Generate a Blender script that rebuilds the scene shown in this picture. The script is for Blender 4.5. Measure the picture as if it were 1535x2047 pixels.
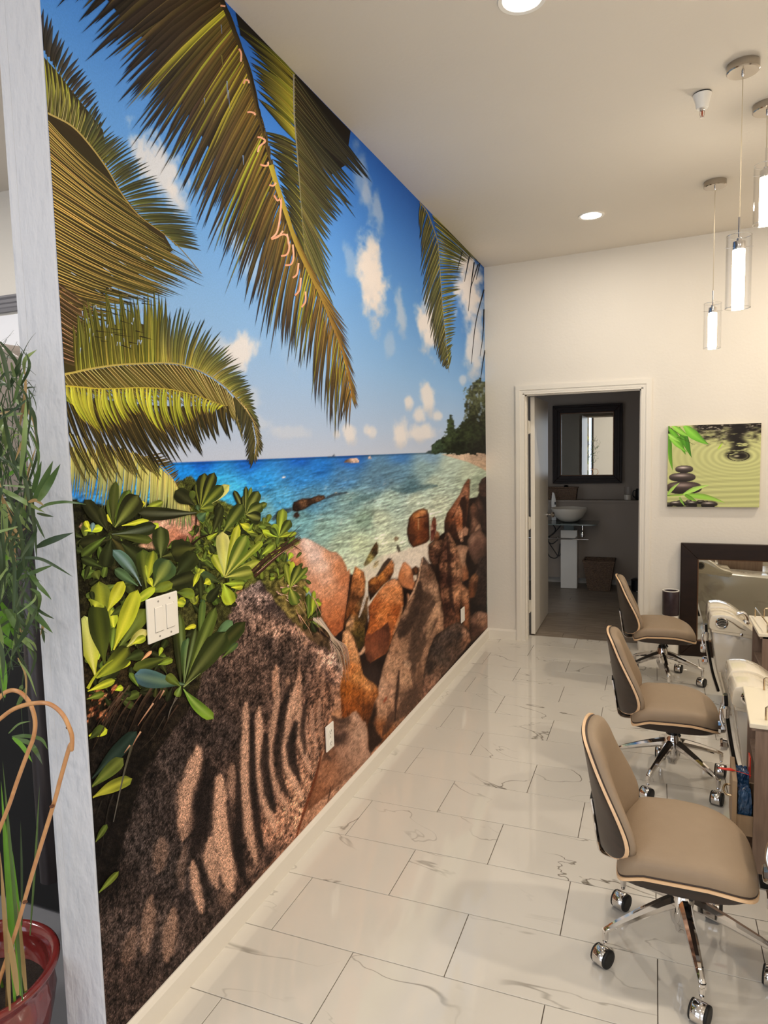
import bpy, bmesh, math, random
import numpy as np
from mathutils import Vector, Matrix

for o in list(bpy.data.objects):
    bpy.data.objects.remove(o, do_unlink=True)
SC = bpy.context.scene
COL = SC.collection

# ------------------------------------------------------------------ camera
CAM = np.array([1.3210, 0.0, 1.6283])
RT = np.array([0.92962626, 0.36776163, -0.02337542])
UP = np.array([-0.01163705, 0.09269941, 0.99562613])
FW = np.array([-0.36831997, 0.92528817, -0.09045547])
FPX = 1363.79
cd = bpy.data.cameras.new('camera')
cd.sensor_fit = 'HORIZONTAL'
cd.sensor_width = 36.0
cd.lens = 36.0 * FPX / 1535.0
cd.clip_start = 0.02
cam = bpy.data.objects.new('camera', cd)
COL.objects.link(cam)
m = Matrix.Identity(4)
for i in range(3):
    m[i][0], m[i][1], m[i][2], m[i][3] = RT[i], UP[i], -FW[i], CAM[i]
cam.matrix_world = m
SC.camera = cam

# ------------------------------------------------------------------ world, colour management
w = bpy.data.worlds.new('world')
SC.world = w
w.use_nodes = True
w.node_tree.nodes['Background'].inputs[0].default_value = (0.75, 0.85, 1.0, 1)
w.node_tree.nodes['Background'].inputs[1].default_value = 1.0
SC.view_settings.view_transform = 'Standard'
SC.view_settings.look = 'None'
SC.view_settings.gamma = 1.0
SC.view_settings.use_curve_mapping = False
SC.view_settings.exposure = 0.20
try:
    SC.cycles.use_denoising = True
    SC.cycles.max_bounces = 10
    SC.cycles.diffuse_bounces = 5
    SC.cycles.glossy_bounces = 5
    SC.cycles.transparent_max_bounces = 12
    SC.cycles.sample_clamp_indirect = 6.0
    SC.cycles.caustics_reflective = False
    SC.cycles.caustics_refractive = False
except Exception:
    pass


def lin(c):
    return tuple(((v / 255.0) / 12.92 if v / 255.0 <= 0.04045 else ((v / 255.0 + 0.055) / 1.055) ** 2.4) for v in c[:3])


def area_light(name, loc, direction, sx, sy, power, col, shape='RECTANGLE', spread=None):
    l = bpy.data.lights.new(name, 'AREA')
    l.shape = shape
    l.size = sx
    l.size_y = sy
    l.energy = power
    l.color = col
    if spread is not None:
        l.spread = spread
    o = bpy.data.objects.new(name, l)
    COL.objects.link(o)
    o.location = loc
    o.rotation_euler = Vector(direction).to_track_quat('-Z', 'Y').to_euler()
    return o


WARM = (1.0, 0.91, 0.80)
WARM2 = (1.0, 0.86, 0.68)
COOL = (0.80, 0.88, 1.0)
# daylight through the shop front behind the camera and through the glazing of the room on the left
area_light('shopfront_daylight_right', (1.95, -2.93, 1.45), (0, 1, -0.05), 3.0, 2.3, 26, COOL)
area_light('shopfront_daylight_left', (-1.6, -2.93, 1.45), (-0.05, 1, -0.02), 2.6, 2.3, 27, COOL)
# recessed ceiling downlights (two in view, the others of the same grid behind and to the right)
DOWN = [(0.915, 4.80), (0.89, 2.44), (0.89, 0.1), (2.75, 4.80), (2.75, 2.44), (2.75, 0.1), (0.89, -2.0)]
for (dx, dy) in DOWN:
    area_light('downlight_lamp', (dx, dy, 3.098 + 0.026 * dx - 0.02), (0, 0, -1), 0.13, 0.13, 7.0 if (dx, dy) == DOWN[0] else 20 if dx > 2 else 11, WARM2 if dx > 2 else WARM, 'DISK')
for (dx, dy) in [(-1.2, 1.4), (-1.6, -0.8), (-2.6, 1.4)]:
    area_light('side_room_lamp', (dx, dy, 3.03), (0, 0, -1), 0.3, 0.3, 18, (1, 0.97, 0.93), 'DISK')

# ------------------------------------------------------------------ helpers


def proj(W):
    """world points (n,3) -> photograph pixels of the flat print layouts"""
    d = np.asarray(W, float) - CAM
    z = d @ FW
    return np.stack([767.5 + FPX * (d @ RT) / z, 1023.5 - FPX * (d @ UP) / z], -1)


def onplane(p, ax, v):
    """where a line of sight measured in the photograph meets the plane axis=v (used to lay out flat prints)"""
    p = np.atleast_2d(np.asarray(p, float))
    d = FW + RT * ((p[:, :1] - 767.5) / FPX) - UP * ((p[:, 1:2] - 1023.5) / FPX)
    return CAM + d * ((v - CAM[ax]) / d[:, ax:ax + 1])


def nodes_of(name):
    mt = bpy.data.materials.new(name)
    mt.use_nodes = True
    nt = mt.node_tree
    return mt, nt, nt.nodes['Principled BSDF']


def mat(name, c, rough=0.5, metal=0.0, var=0.06, scale=14.0, bump=0.0, bscale=60.0, spec=0.5, coat=0.0, stretch=None, trans=0.0, ior=1.45):
    """procedural material: base colour (sRGB 0-255) broken up by noise, optional bump"""
    mt, nt, b = nodes_of(name)
    N, L = nt.nodes, nt.links
    tc = N.new('ShaderNodeTexCoord')
    mp = N.new('ShaderNodeMapping')
    L.new(tc.outputs['Object'], mp.inputs[0])
    if stretch:
        mp.inputs['Scale'].default_value = stretch
    nz = N.new('ShaderNodeTexNoise')
    nz.inputs['Scale'].default_value = scale
    nz.inputs['Detail'].default_value = 4
    L.new(mp.outputs[0], nz.inputs['Vector'])
    mx = N.new('ShaderNodeMix')
    mx.data_type = 'RGBA'
    l = lin(c)
    mx.inputs['A'].default_value = tuple(max(0, v * (1 - var)) for v in l) + (1,)
    mx.inputs['B'].default_value = tuple(min(1, v * (1 + var)) for v in l) + (1,)
    L.new(nz.outputs[0], mx.inputs['Factor'])
    L.new(mx.outputs['Result'], b.inputs['Base Color'])
    b.inputs['Roughness'].default_value = rough
    b.inputs['Metallic'].default_value = metal
    b.inputs['Specular IOR Level'].default_value = spec
    b.inputs['IOR'].default_value = ior
    if coat:
        b.inputs['Coat Weight'].default_value = coat
        b.inputs['Coat Roughness'].default_value = 0.08
    if trans:
        b.inputs['Transmission Weight'].default_value = trans
    if bump:
        n2 = N.new('ShaderNodeTexNoise')
        n2.inputs['Scale'].default_value = bscale
        n2.inputs['Detail'].default_value = 3
        L.new(mp.outputs[0], n2.inputs['Vector'])
        bp = N.new('ShaderNodeBump')
        bp.inputs['Strength'].default_value = bump
        bp.inputs['Distance'].default_value = 0.01
        L.new(n2.outputs[0], bp.inputs['Height'])
        L.new(bp.outputs[0], b.inputs['Normal'])
    return mt


def emis(name, c, strength):
    mt, nt, b = nodes_of(name)
    b.inputs['Base Color'].default_value = (0.8, 0.8, 0.8, 1)
    b.inputs['Emission Color'].default_value = tuple(c) + (1,)
    b.inputs['Emission Strength'].default_value = strength
    return mt


def wood(name, c1, c2, rough=0.5, stretch=(1, 1, 1), scale=6.0, coat=0.0):
    mt, nt, b = nodes_of(name)
    N, L = nt.nodes, nt.links
    tc = N.new('ShaderNodeTexCoord')
    mp = N.new('ShaderNodeMapping')
    mp.inputs['Scale'].default_value = stretch
    L.new(tc.outputs['Object'], mp.inputs[0])
    nz = N.new('ShaderNodeTexNoise')
    nz.inputs['Scale'].default_value = scale
    nz.inputs['Detail'].default_value = 8
    nz.inputs['Distortion'].default_value = 0.6
    L.new(mp.outputs[0], nz.inputs['Vector'])
    cr = N.new('ShaderNodeValToRGB')
    cr.color_ramp.elements[0].position = 0.32
    cr.color_ramp.elements[1].position = 0.70
    cr.color_ramp.elements[0].color = lin(c1) + (1,)
    cr.color_ramp.elements[1].color = lin(c2) + (1,)
    L.new(nz.outputs[0], cr.inputs[0])
    L.new(cr.outputs[0], b.inputs['Base Color'])
    b.inputs['Roughness'].default_value = rough
    if coat:
        b.inputs['Coat Weight'].default_value = coat
    return mt


def marble(name, base, vein, rough=0.12, vscale=2.2, width=0.035, rand=True, amount=0.85, grey=0.0):
    """polished stone with thin wandering veins; every tile gets its own cut of the pattern"""
    mt, nt, b = nodes_of(name)
    N, L = nt.nodes, nt.links
    tc = N.new('ShaderNodeTexCoord')
    vec = tc.outputs['Object']
    if rand:
        oi = N.new('ShaderNodeObjectInfo')
        mul = N.new('ShaderNodeVectorMath')
        mul.operation = 'SCALE'
        mul.inputs[0].default_value = (17.3, 9.1, 23.7)
        L.new(oi.outputs['Random'], mul.inputs['Scale'])
        add = N.new('ShaderNodeVectorMath')
        L.new(vec, add.inputs[0])
        L.new(mul.outputs[0], add.inputs[1])
        vec = add.outputs[0]
    mpn = N.new('ShaderNodeMapping')
    mpn.inputs['Rotation'].default_value = (0, 0, 0.6)
    mpn.inputs['Scale'].default_value = (1.0, 1.9, 1.0)
    L.new(vec, mpn.inputs[0])
    n1 = N.new('ShaderNodeTexNoise')
    n1.inputs['Scale'].default_value = vscale
    n1.inputs['Detail'].default_value = 3.5
    n1.inputs['Roughness'].default_value = 0.5
    n1.inputs['Distortion'].default_value = 1.1
    L.new(mpn.outputs[0], n1.inputs['Vector'])
    s1 = N.new('ShaderNodeMath'); s1.operation = 'SUBTRACT'; s1.inputs[1].default_value = 0.5
    L.new(n1.outputs[0], s1.inputs[0])
    a1 = N.new('ShaderNodeMath'); a1.operation = 'ABSOLUTE'
    L.new(s1.outputs[0], a1.inputs[0])
    r1 = N.new('ShaderNodeMapRange')
    r1.inputs['From Min'].default_value = 0.0
    r1.inputs['From Max'].default_value = width
    r1.inputs['To Min'].default_value = 1.0
    r1.inputs['To Max'].default_value = 0.0
    r1.interpolation_type = 'SMOOTHSTEP'
    L.new(a1.outputs[0], r1.inputs['Value'])
    n2 = N.new('ShaderNodeTexNoise')
    n2.inputs['Scale'].default_value = vscale * 1.1
    n2.inputs['Detail'].default_value = 2
    L.new(vec, n2.inputs['Vector'])
    r2 = N.new('ShaderNodeMapRange')
    r2.inputs['From Min'].default_value = 0.47
    r2.inputs['From Max'].default_value = 0.66
    r2.inputs['To Max'].default_value = amount
    L.new(n2.outputs[0], r2.inputs['Value'])
    mm = N.new('ShaderNodeMath'); mm.operation = 'MULTIPLY'
    L.new(r1.outputs[0], mm.inputs[0]); L.new(r2.outputs[0], mm.inputs[1])
    mx = N.new('ShaderNodeMix'); mx.data_type = 'RGBA'
    mx.inputs['A'].default_value = lin(base) + (1,)
    mx.inputs['B'].default_value = lin(vein) + (1,)
    L.new(mm.outputs[0], mx.inputs['Factor'])
    n3 = N.new('ShaderNodeTexNoise'); n3.inputs['Scale'].default_value = 3.0; n3.inputs['Detail'].default_value = 4
    L.new(vec, n3.inputs['Vector'])
    m3 = N.new('ShaderNodeMix'); m3.data_type = 'RGBA'; m3.blend_type = 'MULTIPLY'
    m3.inputs['Factor'].default_value = 0.10 + grey
    L.new(mx.outputs['Result'], m3.inputs['A']); L.new(n3.outputs[0], m3.inputs['B'])
    L.new(m3.outputs['Result'], b.inputs['Base Color'])
    b.inputs['Roughness'].default_value = rough
    b.inputs['Specular IOR Level'].default_value = 0.75
    return mt


def clear_glass(name, tint=(1, 1, 1), base=0.05, rough=0.02):
    mt = bpy.data.materials.new(name)
    mt.use_nodes = True
    nt = mt.node_tree
    N, L = nt.nodes, nt.links
    for n in list(N):
        N.remove(n)
    out = N.new('ShaderNodeOutputMaterial')
    tr = N.new('ShaderNodeBsdfTransparent'); tr.inputs[0].default_value = tuple(tint) + (1,)
    gl = N.new('ShaderNodeBsdfGlossy'); gl.inputs['Roughness'].default_value = rough
    lw = N.new('ShaderNodeLayerWeight'); lw.inputs[0].default_value = 0.5
    pw = N.new('ShaderNodeMath'); pw.operation = 'POWER'; pw.inputs[1].default_value = 3.0
    L.new(lw.outputs['Facing'], pw.inputs[0])
    ad = N.new('ShaderNodeMath'); ad.operation = 'MULTIPLY_ADD'; ad.inputs[1].default_value = 0.8; ad.inputs[2].default_value = base; ad.use_clamp = True
    L.new(pw.outputs[0], ad.inputs[0])
    mx = N.new('ShaderNodeMixShader')
    L.new(ad.outputs[0], mx.inputs[0]); L.new(tr.outputs[0], mx.inputs[1]); L.new(gl.outputs[0], mx.inputs[2])
    L.new(mx.outputs[0], out.inputs[0])
    return mt


def tag(o, label=None, cat=None, group=None, kind=None):
    if label: o['label'] = label
    if cat: o['category'] = cat
    if group: o['group'] = group
    if kind: o['kind'] = kind
    return o


def thing(name, label, cat, loc=(0, 0, 0), rotz=0.0, group=None):
    o = bpy.data.objects.new(name, None)
    o.empty_display_size = 0.05
    COL.objects.link(o)
    o.location = loc
    o.rotation_euler = (0, 0, rotz)
    return tag(o, label, cat, group)


def link(name, me, parent=None, local=False, at=None):
    o = bpy.data.objects.new(name, me)
    COL.objects.link(o)
    if at is not None:
        o.location = at
    if parent is not None:
        o.parent = parent
        if not local:
            # geometry is written in world coordinates: undo the offset of every ancestor
            p = parent
            off = Vector((0, 0, 0))
            while p is not None:
                off += p.location
                p = p.parent
            o.location = Vector(o.location) - off
    return o


def mk(name, V, F, m=None, parent=None, smooth=False, local=False):
    me = bpy.data.meshes.new(name)
    me.from_pydata([tuple(map(float, v)) for v in V], [], [tuple(f) for f in F])
    me.update()
    if m is not None:
        me.materials.append(m)
    if smooth:
        me.polygons.foreach_set('use_smooth', [True] * len(me.polygons))
    return link(name, me, parent, local)


def boxvf(a, b):
    x0, y0, z0 = a
    x1, y1, z1 = b
    V = [(x0, y0, z0), (x1, y0, z0), (x1, y1, z0), (x0, y1, z0), (x0, y0, z1), (x1, y0, z1), (x1, y1, z1), (x0, y1, z1)]
    F = [(3, 2, 1, 0), (4, 5, 6, 7), (0, 1, 5, 4), (1, 2, 6, 5), (2, 3, 7, 6), (3, 0, 4, 7)]
    return V, F


def bevel_mesh(name, V, F, bev, seg=2):
    bm = bmesh.new()
    vs = [bm.verts.new(v) for v in V]
    for f in F:
        bm.faces.new([vs[i] for i in f])
    bm.normal_update()
    bmesh.ops.bevel(bm, geom=list(bm.edges), offset=bev, segments=seg, profile=0.5, affect='EDGES', clamp_overlap=True)
    me = bpy.data.meshes.new(name)
    bm.to_mesh(me)
    bm.free()
    return me


def bx(name, a, b, m, parent=None, bev=0.0, seg=2, local=False):
    V, F = boxvf(a, b)
    if bev <= 0:
        return mk(name, V, F, m, parent, local=local)
    me = bevel_mesh(name, V, F, bev, seg)
    me.materials.append(m)
    return link(name, me, parent, local)


def prism(name, poly, axis, a, b, m, parent=None, bev=0.0, seg=2, local=False, smooth=False):
    """extrude a 2D polygon along an axis (0:x -> poly in yz, 1:y -> poly in xz, 2:z -> poly in xy)"""
    def P(p, t):
        return {0: (t, p[0], p[1]), 1: (p[0], t, p[1]), 2: (p[0], p[1], t)}[axis]
    n = len(poly)
    V = [P(p, a) for p in poly] + [P(p, b) for p in poly]
    F = [tuple(range(n))[::-1], tuple(range(n, 2 * n))] + [(i, (i + 1) % n, n + (i + 1) % n, n + i) for i in range(n)]
    bm = bmesh.new()
    vs = [bm.verts.new(v) for v in V]
    for f in F:
        bm.faces.new([vs[i] for i in f])
    bmesh.ops.recalc_face_normals(bm, faces=bm.faces)
    if bev > 0:
        bmesh.ops.bevel(bm, geom=list(bm.edges), offset=bev, segments=seg, profile=0.5, affect='EDGES', clamp_overlap=True)
    me = bpy.data.meshes.new(name)
    bm.to_mesh(me)
    bm.free()
    me.materials.append(m)
    if smooth:
        me.polygons.foreach_set('use_smooth', [True] * len(me.polygons))
    return link(name, me, parent, local)


def lathevf(prof, n=24, c=(0, 0, 0), cap=True):
    V, F = [], []
    for r, z in prof:
        for i in range(n):
            a = 2 * math.pi * i / n
            V.append((c[0] + r * math.cos(a), c[1] + r * math.sin(a), c[2] + z))
    for k in range(len(prof) - 1):
        for i in range(n):
            j = (i + 1) % n
            F.append((k * n + i, k * n + j, (k + 1) * n + j, (k + 1) * n + i))
    if cap:
        F.append(tuple(range(n))[::-1])
        F.append(tuple(range((len(prof) - 1) * n, len(prof) * n)))
    return V, F


def lathe(name, prof, m, parent=None, n=24, c=(0, 0, 0), cap=True, smooth=True, local=False, axis=2):
    V, F = lathevf(prof, n, (0, 0, 0), cap)
    if axis == 0:
        V = [(v[2], v[0], v[1]) for v in V]
    elif axis == 1:
        V = [(v[0], -v[2], v[1]) for v in V]
    V = [(v[0] + c[0], v[1] + c[1], v[2] + c[2]) for v in V]
    o = mk(name, V, F, m, parent, smooth, local)
    if smooth:
        autosmooth(o.data)
    return o


def autosmooth(me, ang=40):
    bm = bmesh.new()
    bm.from_mesh(me)
    bm.normal_update()
    lim = math.radians(ang)
    for e in bm.edges:
        if len(e.link_faces) == 2 and e.calc_face_angle(0) > lim:
            e.smooth = False
    bm.to_mesh(me)
    bm.free()


def catmull(P, k=6, closed=False):
    P = [np.asarray(p, float) for p in P]
    n = len(P)
    out = []
    rng = range(n if closed else n - 1)
    for i in rng:
        if closed:
            p0, p1, p2, p3 = P[(i - 1) % n], P[i], P[(i + 1) % n], P[(i + 2) % n]
        else:
            p1, p2 = P[i], P[i + 1]
            p0 = P[i - 1] if i > 0 else 2 * p1 - p2
            p3 = P[i + 2] if i + 2 < n else 2 * p2 - p1
        for s in range(k):
            t = s / k
            out.append(0.5 * ((2 * p1) + (-p0 + p2) * t + (2 * p0 - 5 * p1 + 4 * p2 - p3) * t * t + (-p0 + 3 * p1 - 3 * p2 + p3) * t ** 3))
    if not closed:
        out.append(P[-1])
    return out


def tubevf(pts, r, n=8, flat=1.0):
    pts = [Vector(map(float, p)) for p in pts]
    R = r if isinstance(r, (list, tuple, np.ndarray)) else [r] * len(pts)
    V, F = [], []
    t0 = (pts[1] - pts[0]).normalized()
    ref = Vector((0, 0, 1)) if abs(t0.z) < 0.9 else Vector((1, 0, 0))
    u = t0.cross(ref).normalized()
    for i, p in enumerate(pts):
        t = (pts[min(i + 1, len(pts) - 1)] - pts[max(i - 1, 0)]).normalized()
        u = (u - t * u.dot(t))
        if u.length < 1e-6:
            u = t.orthogonal()
        u.normalize()
        v = t.cross(u)
        for k in range(n):
            a = 2 * math.pi * k / n
            V.append(p + (u * math.cos(a) + v * math.sin(a) * flat) * R[i])
    for i in range(len(pts) - 1):
        for k in range(n):
            j = (k + 1) % n
            F.append((i * n + k, i * n + j, (i + 1) * n + j, (i + 1) * n + k))
    F.append(tuple(range(n))[::-1])
    F.append(tuple(range((len(pts) - 1) * n, len(pts) * n)))
    return V, F


def tube(name, pts, r, m, parent=None, n=8, local=False, flat=1.0, smooth=True):
    V, F = tubevf(pts, r, n, flat)
    o = mk(name, V, F, m, parent, smooth, local)
    if smooth:
        autosmooth(o.data, 60)
    return o


def merge(*vf):
    V, F = [], []
    for v, f in vf:
        k = len(V)
        V += list(v)
        F += [tuple(i + k for i in q) for q in f]
    return V, F


def dup(root, loc=None, rotz=None, label=None, group=None):
    """a copy of a thing with copies of its parts and their sub-parts"""
    r = root.copy()
    COL.objects.link(r)
    if loc is not None: r.location = loc
    if rotz is not None: r.rotation_euler = (0, 0, rotz)
    if label: r['label'] = label
    if group: r['group'] = group
    for ch in list(root.children):
        c = ch.copy(); COL.objects.link(c); c.parent = r
        for g in list(ch.children):
            d = g.copy(); COL.objects.link(d); d.parent = c
    return r
# ------------------------------------------------------------------ room shell
M_wall = mat('painted_wall', (226, 220, 210), 0.65, var=0.03, scale=3, bump=0.10, bscale=55)
M_ceil = mat('ceiling_paint', (222, 214, 202), 0.75, var=0.03, scale=2, bump=0.10, bscale=40)
M_plaster = mat('stucco_plaster', (204, 205, 210), 0.6, var=0.04, scale=6, bump=0.8, bscale=34, stretch=(1, 1, 0.45))
M_trim = mat('trim_paint', (228, 222, 211), 0.35, var=0.02, scale=4)
M_grout = mat('grout', (84, 74, 62), 0.8, var=0.15, scale=60)
M_tile = marble('marble_tile', (222, 217, 208), (112, 104, 92), 0.045, 1.8, 0.011, amount=0.95)
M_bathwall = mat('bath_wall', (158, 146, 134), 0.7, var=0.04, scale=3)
M_plank = wood('grey_plank', (120, 108, 96), (158, 146, 132), 0.4, (1.2, 14, 1), 3.0)
M_concrete = mat('grey_floor', (120, 120, 124), 0.35, var=0.12, scale=5)
M_darkgap = mat('dark_gap', (22, 20, 19), 0.8)
M_dark = mat('dark_wood', (36, 23, 17), 0.45, var=0.45, scale=9, stretch=(1, 1, 3), spec=0.3)
M_chrome = mat('chrome', (225, 222, 220), 0.06, 1.0, var=0.02)
M_black = mat('black_plastic', (18, 18, 19), 0.35, var=0.2)
M_white = mat('white_plastic', (236, 232, 224), 0.3, var=0.02)
M_mirror = mat('mirror_glass', (235, 238, 236), 0.0, 1.0, var=0.0)
M_glass = clear_glass('clear_glass', base=0.03)

YF = 5.66
HC = 3.098          # ceiling height at the mural; the ceiling climbs a little to the right


def struct(o):
    o['kind'] = 'structure'
    return o


def multi(name, boxes, m, parent=None):
    V, F = merge(*[boxvf(a, b) for a, b in boxes])
    return mk(name, V, F, m, parent)


floor = struct(bx('floor', (-0.001, -3.0, -0.05), (3.6, 5.845, -0.0035), M_grout))
OFF = {-3: .0049, -2: -.0078, -1: -.008, 0: -.0028, 1: -.0122, 2: -.0067, 3: .0364, 4: -.0079, 5: .0398, 6: -.0099, 7: .0266, 8: -.0192, 9: -.0028, 10: -.0209, 11: -.0094}
TW, TH, GAP = 0.6149, 0.305, 0.0028
tile_meshes = {}


def tile_mesh(wx, wy):
    key = (round(wx, 4), round(wy, 4))
    if key not in tile_meshes:
        V, F = boxvf((0, 0, -0.006), (wx, wy, 0))
        me = bevel_mesh('tile', V, F, 0.0008, 1)
        me.materials.append(M_tile)
        tile_meshes[key] = me
    return tile_meshes[key]


for k in range(-17, 12):
    y0 = 2.4994 + TH * (k - 1)
    y1 = y0 + TH
    off = OFF.get(k, 0.004 * ((k * 7) % 5 - 2))
    s = 0.5 if k % 2 == 0 else 0.0
    joints = [0.125 + off + TW * (n + s) for n in range(-1, 7)]
    xs = [0.0] + [j for j in joints if 0.03 < j < 3.58] + [3.6]
    for a, b in zip(xs[:-1], xs[1:]):
        ya, yb = max(y0, -3.0), min(y1, 5.845)
        if yb - ya < 0.02:
            continue
        link('tile', tile_mesh(b - a - GAP, yb - ya - GAP), floor, at=(a + GAP / 2, ya + GAP / 2, 0))

struct(bx('floor_side', (-4.2, -3.0, -0.05), (-0.001, 2.8, 0), M_concrete))
fb = struct(bx('floor_back', (-1.2, 5.845, -0.05), (1.95, 8.3, -0.004), M_grout))
pm = {}
for r in range(17):
    y0 = 5.845 + r * 0.148
    y1 = min(y0 + 0.146, 8.3)
    if y1 - y0 < 0.02:
        continue
    x = -1.2 - (r * 0.37 % 0.9)
    while x < 1.95:
        a, b = max(x, -1.2), min(x + 0.9, 1.95) - 0.002
        if b - a > 0.02:
            key = (round(b - a, 3), round(y1 - y0, 3))
            if key not in pm:
                V, F = boxvf((0, 0, -0.004), (b - a, y1 - y0, 0))
                me = bevel_mesh('plank', V, F, 0.0008, 1)
                me.materials.append(M_plank)
                pm[key] = me
            link('plank', pm[key], fb, at=(a, y0, 0.0))
        x += 0.9

# partition that carries the mural; its end face is the white plastered post at the left of the picture
wl = struct(bx('wall_left', (-0.130, 1.262, 0.0), (0.0, 5.66, 3.16), M_plaster, bev=0.006, seg=3))
prism('corner_bead', [(-0.131, 1.2585), (-0.122, 1.2585), (-0.113, 1.2605), (-0.107, 1.2612), (-0.107, 1.2625), (-0.131, 1.2625)], 2, 0.0, 3.1, M_plaster, wl)
# far wall with the doorway
DX0, DX1, DZ = 0.322, 1.222, 2.062
wf = struct(multi('wall_far', [((-0.130, YF, 0), (DX0, YF + 0.14, 3.25)), ((DX1, YF, 0), (3.7, YF + 0.14, 3.25)), ((DX0, YF, DZ), (DX1, YF + 0.14, 3.25))], M_wall))
struct(bx('wall_right', (3.6, -3.0, 0), (3.7, YF, 3.25), M_wall))
wb = struct(multi('wall_back', [((-4.2, -3.15, 0), (3.7, -3.05, 0.25)), ((-4.2, -3.15, 2.65), (3.7, -3.05, 3.25)), ((-4.2, -3.15, 0.25), (-3.0, -3.05, 2.65)), ((-0.25, -3.15, 0.25), (0.35, -3.05, 2.65)), ((3.5, -3.15, 0.25), (3.7, -3.05, 2.65))], M_wall))
struct(bx('wall_outer', (-4.3, -3.0, 0), (-4.2, 2.9, 3.25), M_wall))
ws = struct(bx('wall_side', (-4.2, 2.8, 0), (-0.131, 2.9, 3.25), M_wall))
V = []
for (x, y) in ((-0.13, -3.05), (3.6, -3.05), (3.6, YF + 0.0), (-0.13, YF + 0.0)):
    V.append((x, y, HC + 0.026 * x))
V += [(a, b, c + 0.09) for a, b, c in V]
struct(mk('ceiling', V, [(3, 2, 1, 0)[::-1], (4, 5, 6, 7), (0, 1, 5, 4), (1, 2, 6, 5), (2, 3, 7, 6), (3, 0, 4, 7)], M_ceil))
struct(bx('ceiling_side', (-4.2, -3.05, 3.06), (-0.13, 2.8, 3.15), M_ceil))
for i, (x0, x1) in enumerate(((-3.0, -0.25), (0.35, 3.5))):
    wn = struct(bx('window_%d' % (i + 1), (x0, -3.11, 0.25), (x1, -3.10, 2.65), M_glass))
    multi('window_frame', [((x0, -3.13, 0.25), (x0 + 0.05, -3.07, 2.65)), ((x1 - 0.05, -3.13, 0.25), (x1, -3.07, 2.65)), (((x0 + x1) / 2 - 0.03, -3.13, 0.25), ((x0 + x1) / 2 + 0.03, -3.07, 2.65))], M_dark, wn)

# back room
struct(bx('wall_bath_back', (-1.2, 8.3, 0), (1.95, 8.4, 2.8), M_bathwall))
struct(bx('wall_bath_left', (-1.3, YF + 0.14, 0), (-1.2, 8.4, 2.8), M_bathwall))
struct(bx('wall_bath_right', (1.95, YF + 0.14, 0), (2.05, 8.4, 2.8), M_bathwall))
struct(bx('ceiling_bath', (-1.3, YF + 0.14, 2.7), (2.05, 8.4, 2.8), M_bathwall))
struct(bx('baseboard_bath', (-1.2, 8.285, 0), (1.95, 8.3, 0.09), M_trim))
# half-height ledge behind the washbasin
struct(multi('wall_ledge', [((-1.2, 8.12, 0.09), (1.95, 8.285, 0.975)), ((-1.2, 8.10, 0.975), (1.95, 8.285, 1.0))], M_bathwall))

# baseboards and door casing
struct(prism('baseboard_left', [(0.0, 0.0), (0.0145, 0.0), (0.0145, 0.072), (0.009, 0.082), (0.004, 0.088), (0.0, 0.088)], 1, 1.262, YF - 0.012, M_trim))
struct(prism('baseboard_far', [(YF, 0.0), (YF - 0.0145, 0.0), (YF - 0.0145, 0.072), (YF - 0.009, 0.082), (YF - 0.004, 0.088), (YF, 0.088)], 0, 0.0, 0.248, M_trim))
struct(prism('baseboard_far_right', [(YF, 0.0), (YF - 0.0145, 0.0), (YF - 0.0145, 0.072), (YF - 0.009, 0.082), (YF - 0.004, 0.088), (YF, 0.088)], 0, 1.296, 3.6, M_trim))
cs = [((0.249, YF - 0.014, 0.0), (0.312, YF, 2.128)), ((1.232, YF - 0.014, 0.0), (1.295, YF, 2.128)), ((0.312, YF - 0.014, 2.066), (1.232, YF, 2.128))]
t1 = struct(multi('trim_1', cs, M_trim))
multi('casing_step', [((0.256, YF - 0.020, 0.0), (0.290, YF - 0.014, 2.121)), ((1.254, YF - 0.020, 0.0), (1.288, YF - 0.014, 2.121)), ((0.290, YF - 0.020, 2.087), (1.254, YF - 0.020 + 0.006, 2.121))], M_trim, t1)
t2 = struct(multi('trim_2', [((0.312, YF - 0.012, 0), (0.327, YF + 0.16, 2.058)), ((1.217, YF - 0.012, 0), (1.232, YF + 0.16, 2.058)), ((0.312, YF - 0.012, 2.051), (1.232, YF + 0.16, 2.066))], M_trim))
multi('door_stop', [((0.327, YF + 0.03, 0), (0.337, YF + 0.07, 2.05)), ((1.207, YF + 0.03, 0), (1.217, YF + 0.07, 2.05)), ((0.327, YF + 0.03, 2.041), (1.217, YF + 0.07, 2.051))], M_trim, t2)
# open door leaf, hinged on the left jamb and swung into the back room
M_hinge = mat('painted_hinge', (214, 208, 196), 0.3, 0.1)
d1 = struct(prism('door_1', [(0.341, 5.842), (0.376, 5.842), (0.373, 6.64), (0.338, 6.64)], 2, 0.012, 2.045, M_trim, bev=0.002, seg=1))
for hz in (0.26, 0.98, 1.79):
    hg = bx('hinge', (0.326, 5.815, hz - 0.05), (0.342, 5.848, hz + 0.05), M_hinge, d1, bev=0.002, seg=1)
    lathe('hinge_pin', [(0.006, -0.056), (0.006, 0.056)], M_hinge, hg, n=8, c=(0.333, 5.812, hz))
hd = lathe('door_knob', [(0.026, 0), (0.026, 0.006), (0.009, 0.012), (0.009, 0.035), (0.024, 0.042), (0.028, 0.055), (0.022, 0.068), (0.004, 0.072)], M_chrome, d1, n=16, c=(0.372, 6.58, 0.98), axis=0)
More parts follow.
